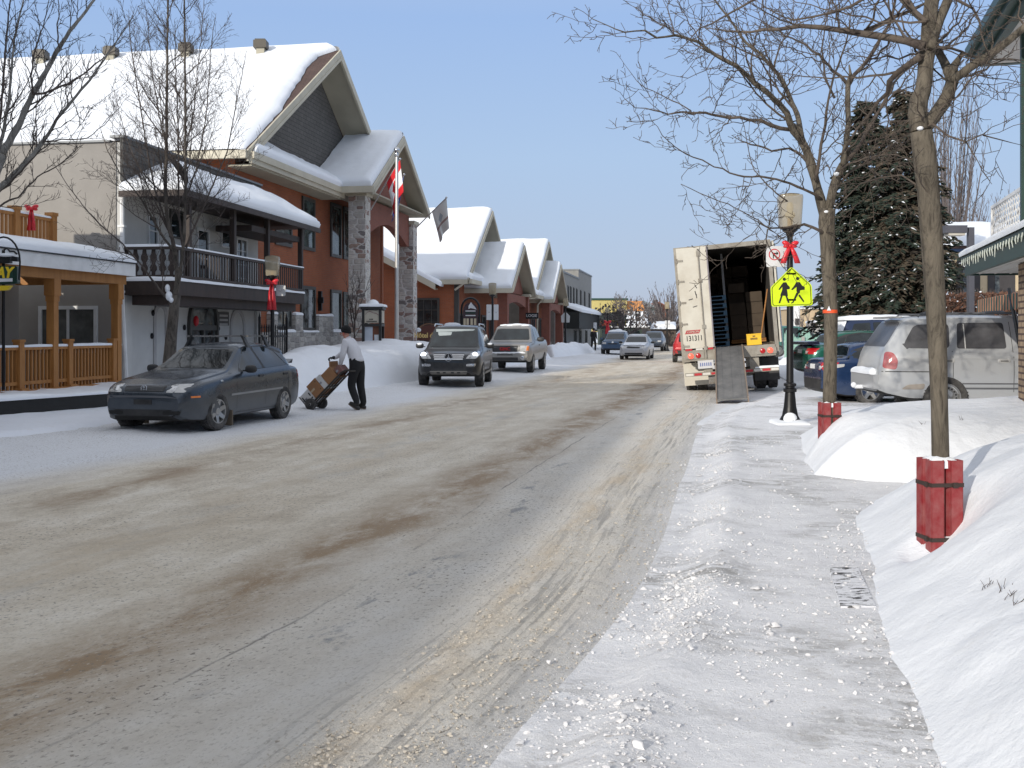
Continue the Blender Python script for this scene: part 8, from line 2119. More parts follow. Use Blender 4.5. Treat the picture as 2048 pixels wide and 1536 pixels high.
# ------------------------------------------------------------------ trees
BARK1 = bark_mat('locust_bark', (.060, .050, .038), (.175, .150, .115), 17, .24, 1.0)
TWIG1 = bark_mat('locust_twig', (.055, .042, .036), (.125, .10, .08), 8, .3, .3)
BARK2 = bark_mat('linden_bark', (.05, .043, .036), (.14, .12, .10), 10, .25)
TWIG2 = bark_mat('linden_twig', (.055, .044, .040), (.115, .093, .080), 8, .3, .3)
BARK3 = bark_mat('pale_bark', (.15, .145, .13), (.30, .285, .26), 9, .3)
TWIGF = mat('far_twigs', (.13, .11, .105), .9)
def rvec(r):
 while True:
  v = Vector((r.uniform(-1, 1), r.uniform(-1, 1), r.uniform(-1, 1)))
  if .1 < v.length < 1: return v.normalized()
class Tree:
 def __init__(s, seed, **k):
  s.r = random.Random(seed); s.big = MB(); s.fine = MB(); s.P = dict(zig=.28, up=.12, gap=.13, ang=(35, 70), kid=(.35, .75), tip=.0022, thick=.03, minl=.12, bud=0.0, kr=.62, maxd=3, nodes=.09, grav=0.0); s.P.update(k); s.n = 0; s.rs = s.P.pop('rs', 1.0)
 def tube(s, path, r0, r1):
  n = len(path); rad = [r0 + (r1 - r0) * i / (n - 1) for i in range(n)]
  if r0 > s.P['thick']:
   s.big.tube(path, rad, 10 if r0 > .06 else 7)
  else: s.fine.tube(path, rad, 5 if r0 > .012 else 3, cap=False)
  s.n += n
 def grow(s, p, d, L, r0, depth):
  P = s.P; r = s.r; p = Vector(p); d = Vector(d).normalized()
  n = max(2, int(L / (P['nodes'] * (1.6 if depth == 0 else 1)))); st = L / n
  path = [p.copy()]; dirs = [d.copy()]; side = r.choice((-1, 1))
  ax_ = d.cross(rvec(r)).normalized()
  for i in range(n):
   side = -side
   dd = (d + ax_ * side * P['zig'] * r.uniform(.4, 1.2) + rvec(r) * .10 + Vector((0, 0, P['up'] * r.uniform(.5, 1.3) * (1 if depth else .5)))).normalized()
   p = p + dd * st; path.append(p.copy()); d = (d * .75 + dd * .25 + Vector((0, 0, P['up'] * .25 - P['grav'] * .2))).normalized(); dirs.append(dd)
  r1 = max(P['tip'], r0 * .28)
  s.tube(path, r0, r1)
  if depth >= P['maxd']: return
  k = L * .18; i = 0; flip = 1
  while k < L * .96:
   t = k / L; j = min(n - 1, int(t * n)); q = path[j].lerp(path[j + 1], t * n - j)
   flip = -flip
   s.spawn(q, dirs[j + 1], L * (1 - t * .75), r0 + (r1 - r0) * t, depth + 1, flip)
   k += P['gap'] * r.uniform(.6, 1.6) * (1 + .6 * (depth == 0))
 def spawn(s, q, d, Lrem, rr_, depth, flip=1):
  P = s.P; r = s.r
  a = R(r.uniform(*P['ang'])); pp = d.cross(rvec(r))
  if pp.length < .05: return
  pp.normalize(); nd = d * math.cos(a) + pp * math.sin(a) + Vector((0, 0, P['up']))
  L = Lrem * r.uniform(*P['kid'])
  if L < P['minl']: L = P['minl'] * r.uniform(.4, 1)
  s.grow(q, nd, L, max(P['tip'] * 1.3, min(rr_ * P['kr'], .012 + L * .012)), depth)
 def limb(s, path, r0, r1, depth=0, gap=None, kidL=(.35, 1.1), start=.12, big=True):
  r0 *= s.rs; r1 *= max(s.rs, .9)
  V = [Vector(q) for q in path]; D = []
  for i in range(len(V) - 1):         # refine with knobbly deviations
   k = max(1, int((V[i + 1] - V[i]).length / .10))
   for t in range(k):
    q = V[i].lerp(V[i + 1], t / k); D.append(q + rvec(s.r) * (.012 if r0 < .03 else .006))
  D.append(V[-1])
  n = len(D); rad = [r0 + (r1 - r0) * (i / (n - 1)) ** s.P.get('taper', .9) for i in range(n)]
  rad = [x * (1 + .10 * s.r.uniform(-1, 1)) for x in rad]
  (s.big if r0 > s.P['thick'] else s.fine).tube(D, rad, 12 if r0 > .05 else 6)
  L = sum((D[i + 1] - D[i]).length for i in range(n - 1)); acc = 0; nxt = L * start; flip = 1
  g = gap or s.P['gap']
  for i in range(n - 1):
   acc += (D[i + 1] - D[i]).length
   if acc >= nxt:
    t = acc / L; flip = -flip
    d = (D[i + 1] - D[i]).normalized()
    a = R(s.r.uniform(*s.P['ang'])); pp = d.cross(rvec(s.r))
    if pp.length > .05:
     pp.normalize(); nd = d * math.cos(a) + pp * math.sin(a) + Vector((0, 0, s.P['up']))
     ll = s.r.uniform(*kidL) * (1.15 - .6 * t)
     s.grow(D[i], nd, ll, min(rad[i] * .55, .004 + ll * .0085), max(1, depth + 1))
    nxt = acc + g * s.r.uniform(.5, 1.5)
  s.grow(D[-1], (D[-1] - D[-2]), .25, r1, 2)
 def build(s, root, bark, twig):
  if s.big.v: s.big.build('trunk', bark, root, smooth=True, angle=180, uv=False)
  if s.fine.v: s.fine.build('crown', twig, root, smooth=True, angle=180, uv=False)
def trace(pts, Y0, dY, r, wob=.12):
 out = []; n = len(pts)
 for i, (u, v) in enumerate(pts): out.append(at(u, v, Y0 + dY * i / max(1, n - 1) + (r.uniform(-wob, wob) if 0 < i else 0)))
 return out
# ---- the nearest street tree
rr = random.Random(5)
Y = TY1
tA = thing('street_tree', 'nearest bare street tree with forked trunk above the near red guard', 'tree', (TX1, TY1, 0))
T = Tree(21, rs=.88, zig=.30, up=.10, gap=.11, ang=(35, 75), kid=(.3, .7), maxd=3, tip=.0020, minl=.06)
def L1(pts, r0, r1, dY, Y0=None, **k): T.limb(trace(pts, Y0 if Y0 else Y, dY, rr, .03), r0, r1, **k)
T.big.tube([at(1882, 1010, Y), at(1881, 917, Y), at(1879, 820, Y), at(1876, 720, Y), at(1871, 600, Y - .02), at(1863, 470, Y - .06), at(1857, 385, Y - .10), at(1849, 310, Y - .14), at(1842, 262, Y - .15)], [.062, .056, .054, .058, .064, .070, .070, .073, .068], 18)
Yb = Y - .15
L1([(1842, 262), (1834, 230), (1836, 200), (1846, 182), (1849, 150), (1853, 120), (1856, 90), (1858, 50), (1862, 0), (1866, -60)], .070, .045, .1, Yb, start=.5, gap=.4)
L1([(1842, 262), (1868, 234), (1885, 208), (1896, 190), (1904, 165)], .055, .048, .1, Yb, start=.5, gap=.3)
L1([(1904, 165), (1912, 154), (1940, 135), (1978, 109), (2018, 80), (2050, 52), (2090, 10)], .038, .022, -.3, Yb + .1, gap=.16)
L1([(1904, 165), (1897, 140), (1887, 122), (1876, 99), (1862, 76), (1850, 42), (1824, 20), (1798, -8)], .040, .024, .5, Yb + .1, gap=.2)
L1([(1851, 92), (1815, 84), (1782, 78), (1730, 66), (1678, 60), (1640, 52), (1600, 50), (1560, 58), (1500, 66), (1450, 62)], .034, .008, .9, Yb, gap=.12)
L1([(1727, 62), (1760, 48), (1790, 36), (1812, 24), (1840, 12)], .020, .012, -.2, Yb + .4)
L1([(1843, 112), (1820, 128), (1800, 142), (1780, 160), (1775, 182), (1752, 205), (1735, 230), (1712, 262), (1690, 300)], .030, .008, .9, Yb)
L1([(1862, 96), (1880, 40), (1896, 0), (1905, -40)], .040, .03, .2, Yb, gap=.3)
L1([(1848, 255), (1868, 250), (1899, 272), (1928, 284), (1948, 302), (1957, 325)], .012, .003, -.3, Yb)
L1([(1928, 284), (1964, 268), (2000, 248)], .006, .002, .2, Yb - .2); L1([(1964, 268), (2005, 281), (2042, 290)], .005, .002, .2, Yb - .1)
L1([(1876, 91), (1905, 100), (1945, 115), (1985, 118), (2040, 120)], .012, .004, .5, Yb, gap=.14)
L1([(1908, 0), (1942, 18), (1960, 42), (1963, 66), (1970, 92)], .012, .005, -.3, Yb + .1)
L1([(1908, 160), (1911, 195), (1908, 230), (1895, 262), (1890, 285)], .007, .002, .3, Yb)
L1([(1770, -30), (1700, 10), (1640, 30), (1590, 40), (1540, 20)], .014, .004, .6, Yb)
L1([(1850, 40), (1800, -10), (1740, -30)], .02, .008, .6, Yb); L1([(1520, -10), (1450, 30), (1400, 60), (1368, 95), (1360, 98)], .010, .003, .2, Yb + .6)
L1([(1856, 390), (1800, 350), (1760, 352), (1720, 370), (1690, 395), (1660, 430)], .009, .003, .6, Yb)
T.build(tA, BARK1, TWIG1)
for px, py in ((1840, 257),):
 mb = MB(); mb.ell(at(px, py, Yb - .05), (.020, .03, .014)); mb.build('snow_tuft', SNOW, tA, smooth=True)
# ---- second street tree
Y = TY2
tB = thing('street_tree', 'second bare street tree with spreading zigzag branches and an orange band, above the farther guard', 'tree', (TX2, TY2, 0))
T = Tree(33, rs=.88, zig=.30, up=.08, gap=.125, ang=(35, 75), kid=(.3, .65), maxd=3, tip=.0032, minl=.10, thick=.03)
rr = random.Random(6)
T.big.tube([at(1659, 860, Y), at(1659, 805, Y), at(1661, 700, Y), at(1662, 620, Y), at(1658, 550, Y), at(1655, 480, Y), at(1653, 445, Y), at(1655, 418, Y)], [.088, .080, .078, .081, .084, .088, .097, .092], 18)
def L2(pts, r0, r1, dY, Y0=None, **k): T.limb(trace(pts, Y0 if Y0 else Y, dY, rr, .08), r0, r1, **k)
L2([(1652, 440), (1640, 398), (1630, 360), (1622, 330), (1612, 300), (1604, 284)], .070, .055, .1, start=.6, gap=.4)
L2([(1604, 284), (1586, 262), (1573, 226), (1558, 206), (1541, 192), (1510, 166), (1470, 131), (1430, 110), (1396, 84), (1352, 70), (1314, 76), (1290, 60), (1250, 64), (1215, 52), (1185, 38)], .048, .005, -1.2, kidL=(.5, 1.5))
L2([(1604, 284), (1598, 240), (1584, 205), (1565, 162), (1546, 136), (1520, 106), (1490, 84), (1462, 42), (1430, 0)], .042, .012, 1.0, kidL=(.5, 1.5))
L2([(1586, 262), (1560, 256), (1520, 242), (1480, 236), (1440, 233), (1410, 226), (1380, 224), (1336, 228), (1310, 220), (1272, 215), (1250, 198)], .028, .004, -.6)
L2([(1384, 223), (1345, 200), (1325, 190), (1290, 175), (1262, 149), (1250, 130)], .009, .003, .4, Y - .5)
L2([(1622, 330), (1602, 312), (1580, 298), (1544, 302), (1500, 288), (1482, 282)], .024, .008, .9)
L2([(1642, 398), (1610, 378), (1580, 367), (1552, 360), (1518, 353), (1475, 351), (1430, 333), (1405, 320), (1370, 309), (1350, 293), (1323, 272), (1315, 253)], .020, .004, -.9)
L2([(1575, 405), (1552, 388), (1535, 370), (1518, 354), (1508, 338), (1497, 300), (1488, 250)], .010, .004, .3, Y - .6)
L2([(1650, 470), (1642, 461), (1608, 450), (1588, 451), (1560, 455), (1537, 456), (1522, 448)], .022, .010, -.5)
L2([(1535, 456), (1530, 480), (1545, 508), (1568, 536), (1582, 548)], .009, .003, .3, Y - .5)
L2([(1362, 366), (1401, 385), (1440, 402), (1500, 430), (1530, 452)], .004, .008, .1, Y - .6)
L2([(1522, 448), (1500, 470), (1470, 492), (1440, 496), (1410, 478)], .006, .002, .3, Y - .5)
L2([(1656, 422), (1666, 380), (1676, 350), (1686, 330)], .062, .054, .1, start=.6, gap=.4)
L2([(1686, 330), (1692, 290), (1696, 250), (1695, 210), (1696, 168)], .042, .034, .3, gap=.35)
L2([(1696, 168), (1665, 140), (1640, 112), (1610, 90), (1570, 70), (1520, 40), (1480, 20)], .024, .005, .9, Y + .3, kidL=(.5, 1.4))
L2([(1696, 168), (1725, 131), (1752, 95), (1778, 50), (1792, 0), (1800, -50)], .030, .014, -.5, Y + .3, kidL=(.5, 1.4))
L2([(1686, 330), (1722, 285), (1746, 240), (1774, 196), (1790, 160), (1830, 120), (1870, 90)], .034, .010, 1.2, kidL=(.5, 1.4))
L2([(1672, 345), (1700, 328), (1745, 312), (1790, 310), (1830, 322)], .014, .004, -1.1)
L2([(1668, 380), (1700, 345), (1740, 322), (1780, 290), (1830, 262)], .020, .006, .8)
L2([(1668, 196), (1650, 150), (1644, 100), (1650, 50), (1662, 0)], .016, .006, -.4, Y + .2)
L2([(1630, 360), (1640, 310), (1650, 250), (1655, 200), (1668, 150), (1690, 90), (1700, 40)], .026, .008, -.7)
L2([(1546, 136), (1560, 90), (1590, 50), (1612, 10), (1620, -30)], .014, .005, .5, Y + .7)
L2([(1510, 166), (1500, 120), (1512, 70), (1530, 20), (1535, -20)], .012, .004, -.4, Y - .5)
L2([(1430, 110), (1410, 140), (1375, 155), (1340, 150)], .007, .003, -.4, Y - .8)
L2([(1660, 560), (1700, 540), (1740, 560), (1770, 555)], .008, .003, -.4)
L2([(1350, 70), (1338, 30), (1320, -10)], .008, .003, .4, Y - 1.1)
T.build(tB, BARK1, TWIG1)
for px, py in ((1673, 348), (1652, 424)):
 mb = MB(); mb.ell(at(px, py, Y - .05), (.034, .05, .024)); mb.build('snow_tuft', SNOW, tB, smooth=True)
mb = MB(); mb.lathe([(.088, -.02), (.088, .02)], 18, M=Matrix.Translation(at(1660.5, 623, Y))); ob_ = mb.build('orange_band', mat('orange_band', (.75, .10, .03), .5), origin=at(1660, 623, Y), smooth=True); tag(ob_, 'orange plastic band strapped round the second street tree trunk', 'band')
mb = MB(); mb.prism([at(1654, 621, Y - .098), at(1662, 621, Y - .098), at(1658, 612, Y - .098)], (0, .006, 0)); mb.build('white_tag', SNOW, ob_)
# ---- multi-stemmed tree behind the grey sedan
Y = 22.6
tC = thing('linden_tree', 'bare many stemmed tree with fine upright twigs behind the parked sedan', 'tree', (gx(335, Y), Y, 0))
T = Tree(44, rs=.72, taper=.55, zig=.14, up=.14, gap=.10, ang=(38, 64), kid=(.4, .75), maxd=3, tip=.0026, minl=.14, thick=.035, nodes=.14)
rr = random.Random(8)
T.big.tube([at(335, 790, Y), at(338, 730, Y), at(343, 670, Y), at(348, 620, Y), at(352, 590, Y)], [.16, .135, .115, .105, .095], 14)
def L3(pts, r0, r1, dY, **k): T.limb(trace(pts, Y, dY, rr, .10), r0, r1, gap=k.pop('gap', .14), **k)
L3([(351, 595), (356, 560), (352, 530), (349, 500), (345, 480), (338, 455), (333, 420), (331, 360), (333, 300), (333, 240), (334, 150), (335, 60), (336, -30)], .085, .022, .3, kidL=(.6, 1.9), start=.35)
L3([(352, 590), (358, 560), (364, 520), (368, 480), (371, 420), (371, 360), (371, 300), (371, 220), (370, 120), (369, 20), (369, -40)], .066, .020, -.4, kidL=(.6, 1.9), start=.35)
L3([(366, 500), (360, 460), (358, 400), (357, 330), (356, 250), (352, 160), (350, 60)], .04, .012, .6, kidL=(.5, 1.5))
L3([(348, 500), (329, 478), (315, 455), (302, 432), (288, 408), (275, 388), (257, 365), (239, 345), (215, 302), (205, 270)], .050, .008, -.5, kidL=(.5, 1.6))
L3([(348, 615), (335, 598), (323, 584), (305, 560), (290, 540), (276, 522), (260, 504), (245, 488), (230, 474), (200, 450), (165, 410), (135, 370), (112, 335)], .045, .006, -.8, kidL=(.4, 1.4), gap=.34)
L3([(268, 512), (245, 505), (225, 500), (195, 496), (170, 480), (150, 462)], .016, .004, .5, kidL=(.3, 1.0))
L3([(372, 495), (388, 455), (410, 408), (430, 360), (455, 302), (466, 240), (478, 180), (490, 120)], .045, .008, .7, kidL=(.5, 1.6))
L3([(352, 500), (330, 440), (310, 380), (296, 310), (285, 240), (272, 160), (262, 90), (258, 40)], .042, .010, .5, kidL=(.5, 1.6))
L3([(371, 400), (392, 340), (405, 280), (415, 200), (420, 120), (428, 50)], .034, .008, -.5, kidL=(.5, 1.5))
L3([(345, 480), (322, 430), (290, 360), (262, 300), (245, 250), (230, 190)], .036, .007, .8, kidL=(.5, 1.5))
L3([(371, 440), (400, 415), (440, 385), (470, 350), (500, 310), (515, 280)], .022, .005, -.6, kidL=(.4, 1.2))
L3([(358, 560), (385, 500), (402, 470), (430, 445), (446, 425)], .020, .005, -.7, kidL=(.3, 1.0))
L3([(333, 300), (318, 230), (305, 150), (298, 80), (292, 20)], .030, .008, .3, kidL=(.5, 1.4))
L3([(371, 300), (388, 220), (395, 140), (404, 60), (408, 0)], .028, .008, .4, kidL=(.5, 1.4))
T.build(tC, BARK2, TWIG2)
mb = MB(); mb.ell(at(338, 592, Y - .08), (.07, .09, .10)); mb.ell(at(335, 577, Y - .08), (.05, .07, .09)); mb.ell(at(343, 600, Y - .08), (.05, .08, .06)); mb.build('snow_tuft', SNOW, tC, smooth=True)
# ---- tree at the left edge
Y = 16.5
tD = thing('leaning_tree', 'bare pale barked tree leaning in from the left edge before the porch', 'tree', (gx(-62, Y), Y, 0))
T = Tree(55, zig=.22, up=.16, gap=.115, ang=(30, 60), kid=(.3, .7), maxd=3, tip=.0030, minl=.12, thick=.03, nodes=.11)
rr = random.Random(9)
T.big.tube([at(-60, 900, Y), at(-55, 700, Y), at(-45, 560, Y), at(-30, 430, Y), at(-12, 345, Y), at(4, 308, Y)], [.15, .13, .12, .11, .09, .08], 14)
def L4(pts, r0, r1, dY, **k): T.limb(trace(pts, Y, dY, rr, .06), r0, r1, **k)
L4([(4, 308), (38, 250), (65, 188), (93, 143), (118, 95), (140, 62), (163, 33), (192, -5)], .060, .02, .4, kidL=(.4, 1.3))
L4([(-25, 400), (0, 375), (38, 338), (83, 290), (113, 240), (145, 200), (180, 160), (207, 120), (235, 80), (262, 40)], .045, .006, -.6, kidL=(.4, 1.2))
L4([(-20, 400), (15, 370), (50, 335), (92, 283), (138, 278), (175, 276), (208, 250), (240, 215)], .022, .004, .5, kidL=(.3, .9))
L4([(65, 188), (85, 186), (108, 178), (150, 160), (180, 138), (212, 112), (236, 78), (252, 52)], .020, .004, .4, kidL=(.3, .9))
L4([(-15, 345), (5, 270), (18, 200), (22, 150), (28, 80), (45, 10), (52, -20)], .034, .010, .6, kidL=(.4, 1.2))
L4([(-30, 420), (0, 240), (8, 140), (14, 60), (22, -10)], .03, .010, -.4, kidL=(.4, 1.1))
L4([(65, 188), (62, 150), (72, 90), (90, 40), (98, 0)], .018, .006, -.3, kidL=(.4, 1.0))
L4([(118, 95), (114, 62), (118, 20), (115, -20)], .014, .005, .3, kidL=(.3, .9))
L4([(-20, 430), (10, 405), (38, 395), (75, 352), (120, 330), (150, 300), (160, 265)], .018, .004, -.7, kidL=(.3, .9))
L4([(145, 200), (158, 232), (168, 240), (180, 220), (212, 195), (240, 175)], .008, .003, .2, kidL=(.2, .5))
T.build(tD, BARK3, TWIG2)
# ---- slender young tree by the hotel pillar
Y = 41.0
tE = thing('young_tree', 'slender bare young tree in the snowbank before the hotel pillar', 'tree', (gx(709, Y), Y, .9))
T = Tree(66, zig=.15, up=.2, gap=.22, ang=(28, 48), kid=(.4, .8), maxd=2, tip=.006, thick=.05, nodes=.16)
rr = random.Random(10)
for pts, r0 in (([(709, 712), (709, 660), (711, 620), (716, 580), (722, 545)], .05), ([(709, 670), (702, 630), (697, 590), (692, 560)], .03), ([(710, 640), (722, 605), (732, 580), (738, 560)], .03), ([(710, 650), (704, 610), (706, 570), (704, 545)], .025)):
 T.limb(trace(pts, Y, .2, rr, .05), r0, .006, gap=.2, kidL=(.3, 1.0))
T.build(tE, BARK2, TWIG2)
# ---- spruces behind the parked cars
NEED = mat('spruce_needles', (.032, .048, .034), .8, var=.45, vs=1.2); NEEDB = mat('brown_spruce_twigs', (.105, .085, .062), .9, var=.35, vs=1.5); SNOWC = mat('snow_clump', (.80, .83, .87), .7)
def spruce(label, px, Yc, top, base, wmax, seed, brown):
 r = random.Random(seed); X = gx(px, Yc); zt = gz(top, Yc); z0 = base
 o = thing('spruce_tree', label, 'tree', (X, Yc, 0), 0, 'dark spruces behind the parked cars')
 mb = MB(); mb.tube([(X, Yc, -.1), (X + .03, Yc, zt * .5), (X, Yc, zt)], [.20, .13, .02], 8); mb.build('trunk', BARK2, o, smooth=True, angle=180, uv=False)
 nd = MB(); bt = MB()
 NB = 760
 for i in range(NB):
  t = r.random() ** .8                    # 0 top .. 1 base
  z = zt - .2 - (zt - z0 - .2) * t
  a = r.uniform(0, 2 * math.pi)
  L = wmax * (.12 + .88 * t ** .8) * r.uniform(.6, 1.12)
  if t > .9: L *= .85
  d = Vector((math.cos(a), math.sin(a), 0)); path = []
  n = 7
  for k in range(n + 1):
   s_ = k / n; path.append(Vector((X, Yc, z)) + d * (L * s_) + Vector((0, 0, .18 * L * s_ - .50 * L * s_ * s_ + (.18 * L * max(0, s_ - .7)))) + rvec(r) * .03)
  bt.tube(path, [.022 - .018 * k / n for k in range(n + 1)], 3, 1, cap=False)
  sd = d.cross(Vector((0, 0, 1)))
  m_ = int(12 + L * 15)
  for k in range(m_):
   s_ = .12 + .88 * (k + r.random()) / m_; j = min(n - 1, int(s_ * n)); q = path[j].lerp(path[j + 1], s_ * n - j)
   sg = r.choice((-1, 1)); ll = (.16 + .34 * L * (1 - s_) * .6 + .10) * r.uniform(.6, 1.2)
   e = q + (sd * sg * r.uniform(.5, 1) + d * r.uniform(.3, .9) + Vector((0, 0, r.uniform(-.7, .05)))).normalized() * ll
   w_ = .035 + .03 * r.random(); up = Vector((r.uniform(-.4, .4), r.uniform(-.4, .4), 1)).normalized()
   pp = (e - q).cross(up).normalized() * w_
   mi = 1 if (r.random() < brown * (.4 + .9 * (1 - s_) + .5 * noise.noise(q * .7))) else 0
   mid = q.lerp(e, .55)
   nd.add([q, mid + pp, e, mid - pp], [[0, 1, 2, 3]], mi)
   nd.add([q, mid + up * w_ * .8, e, mid - up * w_ * .8], [[0, 1, 2, 3]], mi)
   if r.random() < .06 and noise.noise(q * .8 + Vector((seed, 0, 0))) > -.08:
    up2 = Vector((0, 0, .025)); ww = (e - q).cross(Vector((0, 0, 1))).normalized() * (.02 + .035 * r.random()); k0 = q.lerp(e, r.uniform(0, .4)) + up2; k1 = q.lerp(e, r.uniform(.6, 1)) + up2 * .6; km = k0.lerp(k1, .5)
    nd.add([k0, km + ww, k1, km - ww, km + up2 * 1.4], [[0, 1, 4], [1, 2, 4], [2, 3, 4], [3, 0, 4]], 2)
 nd.build('crown', [NEED, NEEDB, SNOWC], o, uv=False); bt.build('branches', [BARK2, NEEDB], o, uv=False)
 return o
spruce('dark pointed spruce, left of the pair behind the parked cars', 1732, 42, 188, 1.0, 2.55, 3, .25)
spruce('browner broad spruce, right of the pair behind the parked cars', 1812, 40, 168, 1.2, 2.75, 4, .85)
# ---- hedge with dry leaves
HEDG = mat('dry_hedge_leaves', (.125, .058, .034), .9, var=.4, vs=2)
hd = thing('hedge', 'reddish brown dry leaved hedge with snow flecks on the slope at right', 'hedge', (13.5, 34, .6))
r = random.Random(14); lf = MB(); tw = MB()
for i in range(9500):
 s_ = r.random(); px = 1868 + s_ * 190; Yh = 34 + r.uniform(-.7, .7) + s_ * 1.2
 zt_ = gz(588 - s_ * 8 + 7 * noise.noise(Vector((s_ * 14, 0, 0))), 34); z = .3 + (zt_ - .3) * r.random() ** .7
 q = Vector((gx(px, Yh), Yh, z)); a = rvec(r); b = a.orthogonal().normalized()
 sz = r.uniform(.03, .075); lf.add([q - a * sz, q + b * sz * .6, q + a * sz, q - b * sz * .6], [[0, 1, 2, 3]], 1 if r.random() < .035 else 0)
lf.build('leaves', [HEDG, SNOWC], hd, uv=False)
for i in range(260):
 s_ = r.random(); px = 1868 + s_ * 190; Yh = 34 + r.uniform(-.5, .5) + s_ * 1.2; x = gx(px, Yh)
 tw.tube([(x, Yh, .2), (x + r.uniform(-.2, .2), Yh + r.uniform(-.2, .2), 1.6), (x + r.uniform(-.4, .4), Yh + r.uniform(-.3, .3), gz(584, 34) + r.uniform(-.2, .15))], [.015, .01, .004], 3, cap=False)
tw.build('stems', TWIG2, hd, uv=False)
# ---- distant bare trees
def far_tree(label, name, px, Y, top, base_z, spread, seed, trunk=.12, n=26, tip=.012, up=.2, clump=0, fork=.25):
 X = gx(px, Y); zt = gz(top, Y)
 o = thing(name, label, 'tree', (X, Y, 0)); T = Tree(seed, zig=.12, up=up, gap=.5, ang=(22, 48), kid=(.35, .7), maxd=2, tip=tip, minl=.4, thick=.09, nodes=.35)
 T.big.tube([(X, Y, -.1), (X, Y, base_z + (zt - base_z) * fork)], [trunk * 1.2, trunk], 8)
 r = T.r; b = Vector((X, Y, base_z + (zt - base_z) * fork)); H = zt - b.z
 for i in range(n):
  a = r.uniform(0, 2 * math.pi); k = r.random() ** .6
  e = b + Vector((math.cos(a) * spread * k, math.sin(a) * spread * k, H * (1 - .45 * k * k) * r.uniform(.75, 1)))
  s_ = b - Vector((0, 0, r.random() * H * .25)); m = s_.lerp(e, .5) + Vector((math.cos(a) * spread * .14 * k, math.sin(a) * spread * .14 * k, -.04 * H))
  T.limb([s_, m, e], trunk * .45, tip, gap=.55, kidL=(.8, 2.4), start=.3)
 if clump:
  for i in range(clump):
   a = r.uniform(0, 2 * math.pi); k = r.random() ** .5; z = b.z + H * r.uniform(.25, 1) * (1 - .3 * k)
   T.fine.ell((X + math.cos(a) * spread * k, Y + math.sin(a) * spread * k, z), (.14, .14, .12), 5, 3)
 T.build(o, TWIGF, TWIGF)
 return o
far_tree('round headed bare tree with clustered fruit before the yellow shop', 'fruit_tree', 1247, 110, 592, 0, 3.4, 71, .16, 26, .018, .14, 200)
far_tree('tall grey bare tree rising left of the trailer in the distance', 'bare_tree', 1346, 135, 566, 0, 4.6, 72, .22, 34, .020, .3)
far_tree('greyish bare tree behind the low shop, left of the tall one', 'bare_tree', 1322, 150, 592, 0, 3.6, 73, .18, 24, .022, .25)
far_tree('small bare tree standing above the snowy roof of the arcaded house', 'bare_tree', 1924, 70, 352, 3.5, 2.6, 74, .12, 24, .011, .22)
far_tree('very tall wispy bare tree behind the spruces', 'bare_tree', 1893, 75, 68, 0, 3.2, 75, .2, 34, .010, .4)
far_tree('faint bare tree at the right edge behind the lattice', 'bare_tree', 2044, 60, 330, 2, 2.2, 76, .12, 14, .010, .3)
far_tree('small bare ornamental tree in front of the cream shop', 'bare_tree', 1612, 69, 628, .4, 1.0, 77, .05, 10, .010, .2)
# ---- dry stalks poking out of the mounds
def stalks(label, pts, seed):
 o = thing('dry_stalks', label, 'dry plant', pts[0], 0); r = random.Random(seed); mb = MB()
 for (x, y, z) in pts:
  for i in range(5):
   d = Vector((r.uniform(-.5, .5), r.uniform(-.3, .3), 1)); L = r.uniform(.03, .085); q = Vector((x + r.uniform(-.04, .04), y, z - .02))
   mb.tube([q, q + d * L * .5, q + d * L + Vector((r.uniform(-.03, .03), 0, 0))], [.0018, .0016, .001], 4)
 mb.build('stems', TWIG2, o, uv=False)
stalks('dry brown stalks poking from the far snow mound', [(x, y, mz(x, y)) for x, y in ((4.75, 11.9), (4.5, 11.8), (5.0, 12.0))], 1)
stalks('dry stubble on the crumbled face of the near snow mound', [(x, y, mz(x, y)) for x, y in ((2.35, 5.3), (2.33, 5.1), (2.28, 4.95), (2.25, 4.8))], 2)
# ------------------------------------------------------------------ people
SKIN = mat('skin', (.48, .24, .18), .55, var=.1); SHIRT = mat('white_sweatshirt', (.60, .60, .63), .85, var=.05, vs=6, bs=.5, bscale=9, bd=.02); TROUS = mat('black_trousers', (.010, .010, .012), .85, var=.3, vs=8, bs=.3, bscale=12)
KNIT = mat('black_knit', (.008, .008, .009), .95, bs=.5, bscale=80); GLOVE = mat('dark_gloves', (.02, .02, .022), .7); SHOE = mat('dark_shoes', (.02, .017, .015), .5); SOLE = mat('shoe_soles', (.14, .10, .075), .8)
def skin_mesh(verts, edges, radii, sub=2):
 me = bpy.data.meshes.new('skel'); me.from_pydata([tuple(v) for v in verts], edges, []); o = bpy.data.objects.new('skel', me); COL.objects.link(o)
 md = o.modifiers.new('skin', 'SKIN'); md.use_smooth_shade = True
 if not me.skin_vertices: return None
 for i, r_ in enumerate(radii):
  me.skin_vertices[0].data[i].radius = r_ if hasattr(r_, '__len__') else (r_, r_)
 me.skin_vertices[0].data[0].use_root = True
 s_ = o.modifiers.new('sub', 'SUBSURF'); s_.levels = sub; s_.render_levels = sub
 bpy.context.view_layer.update(); dg = bpy.context.evaluated_depsgraph_get()
 m2 = bpy.data.meshes.new_from_object(o.evaluated_get(dg)); bpy.data.objects.remove(o); bpy.data.meshes.remove(me)
 return m2
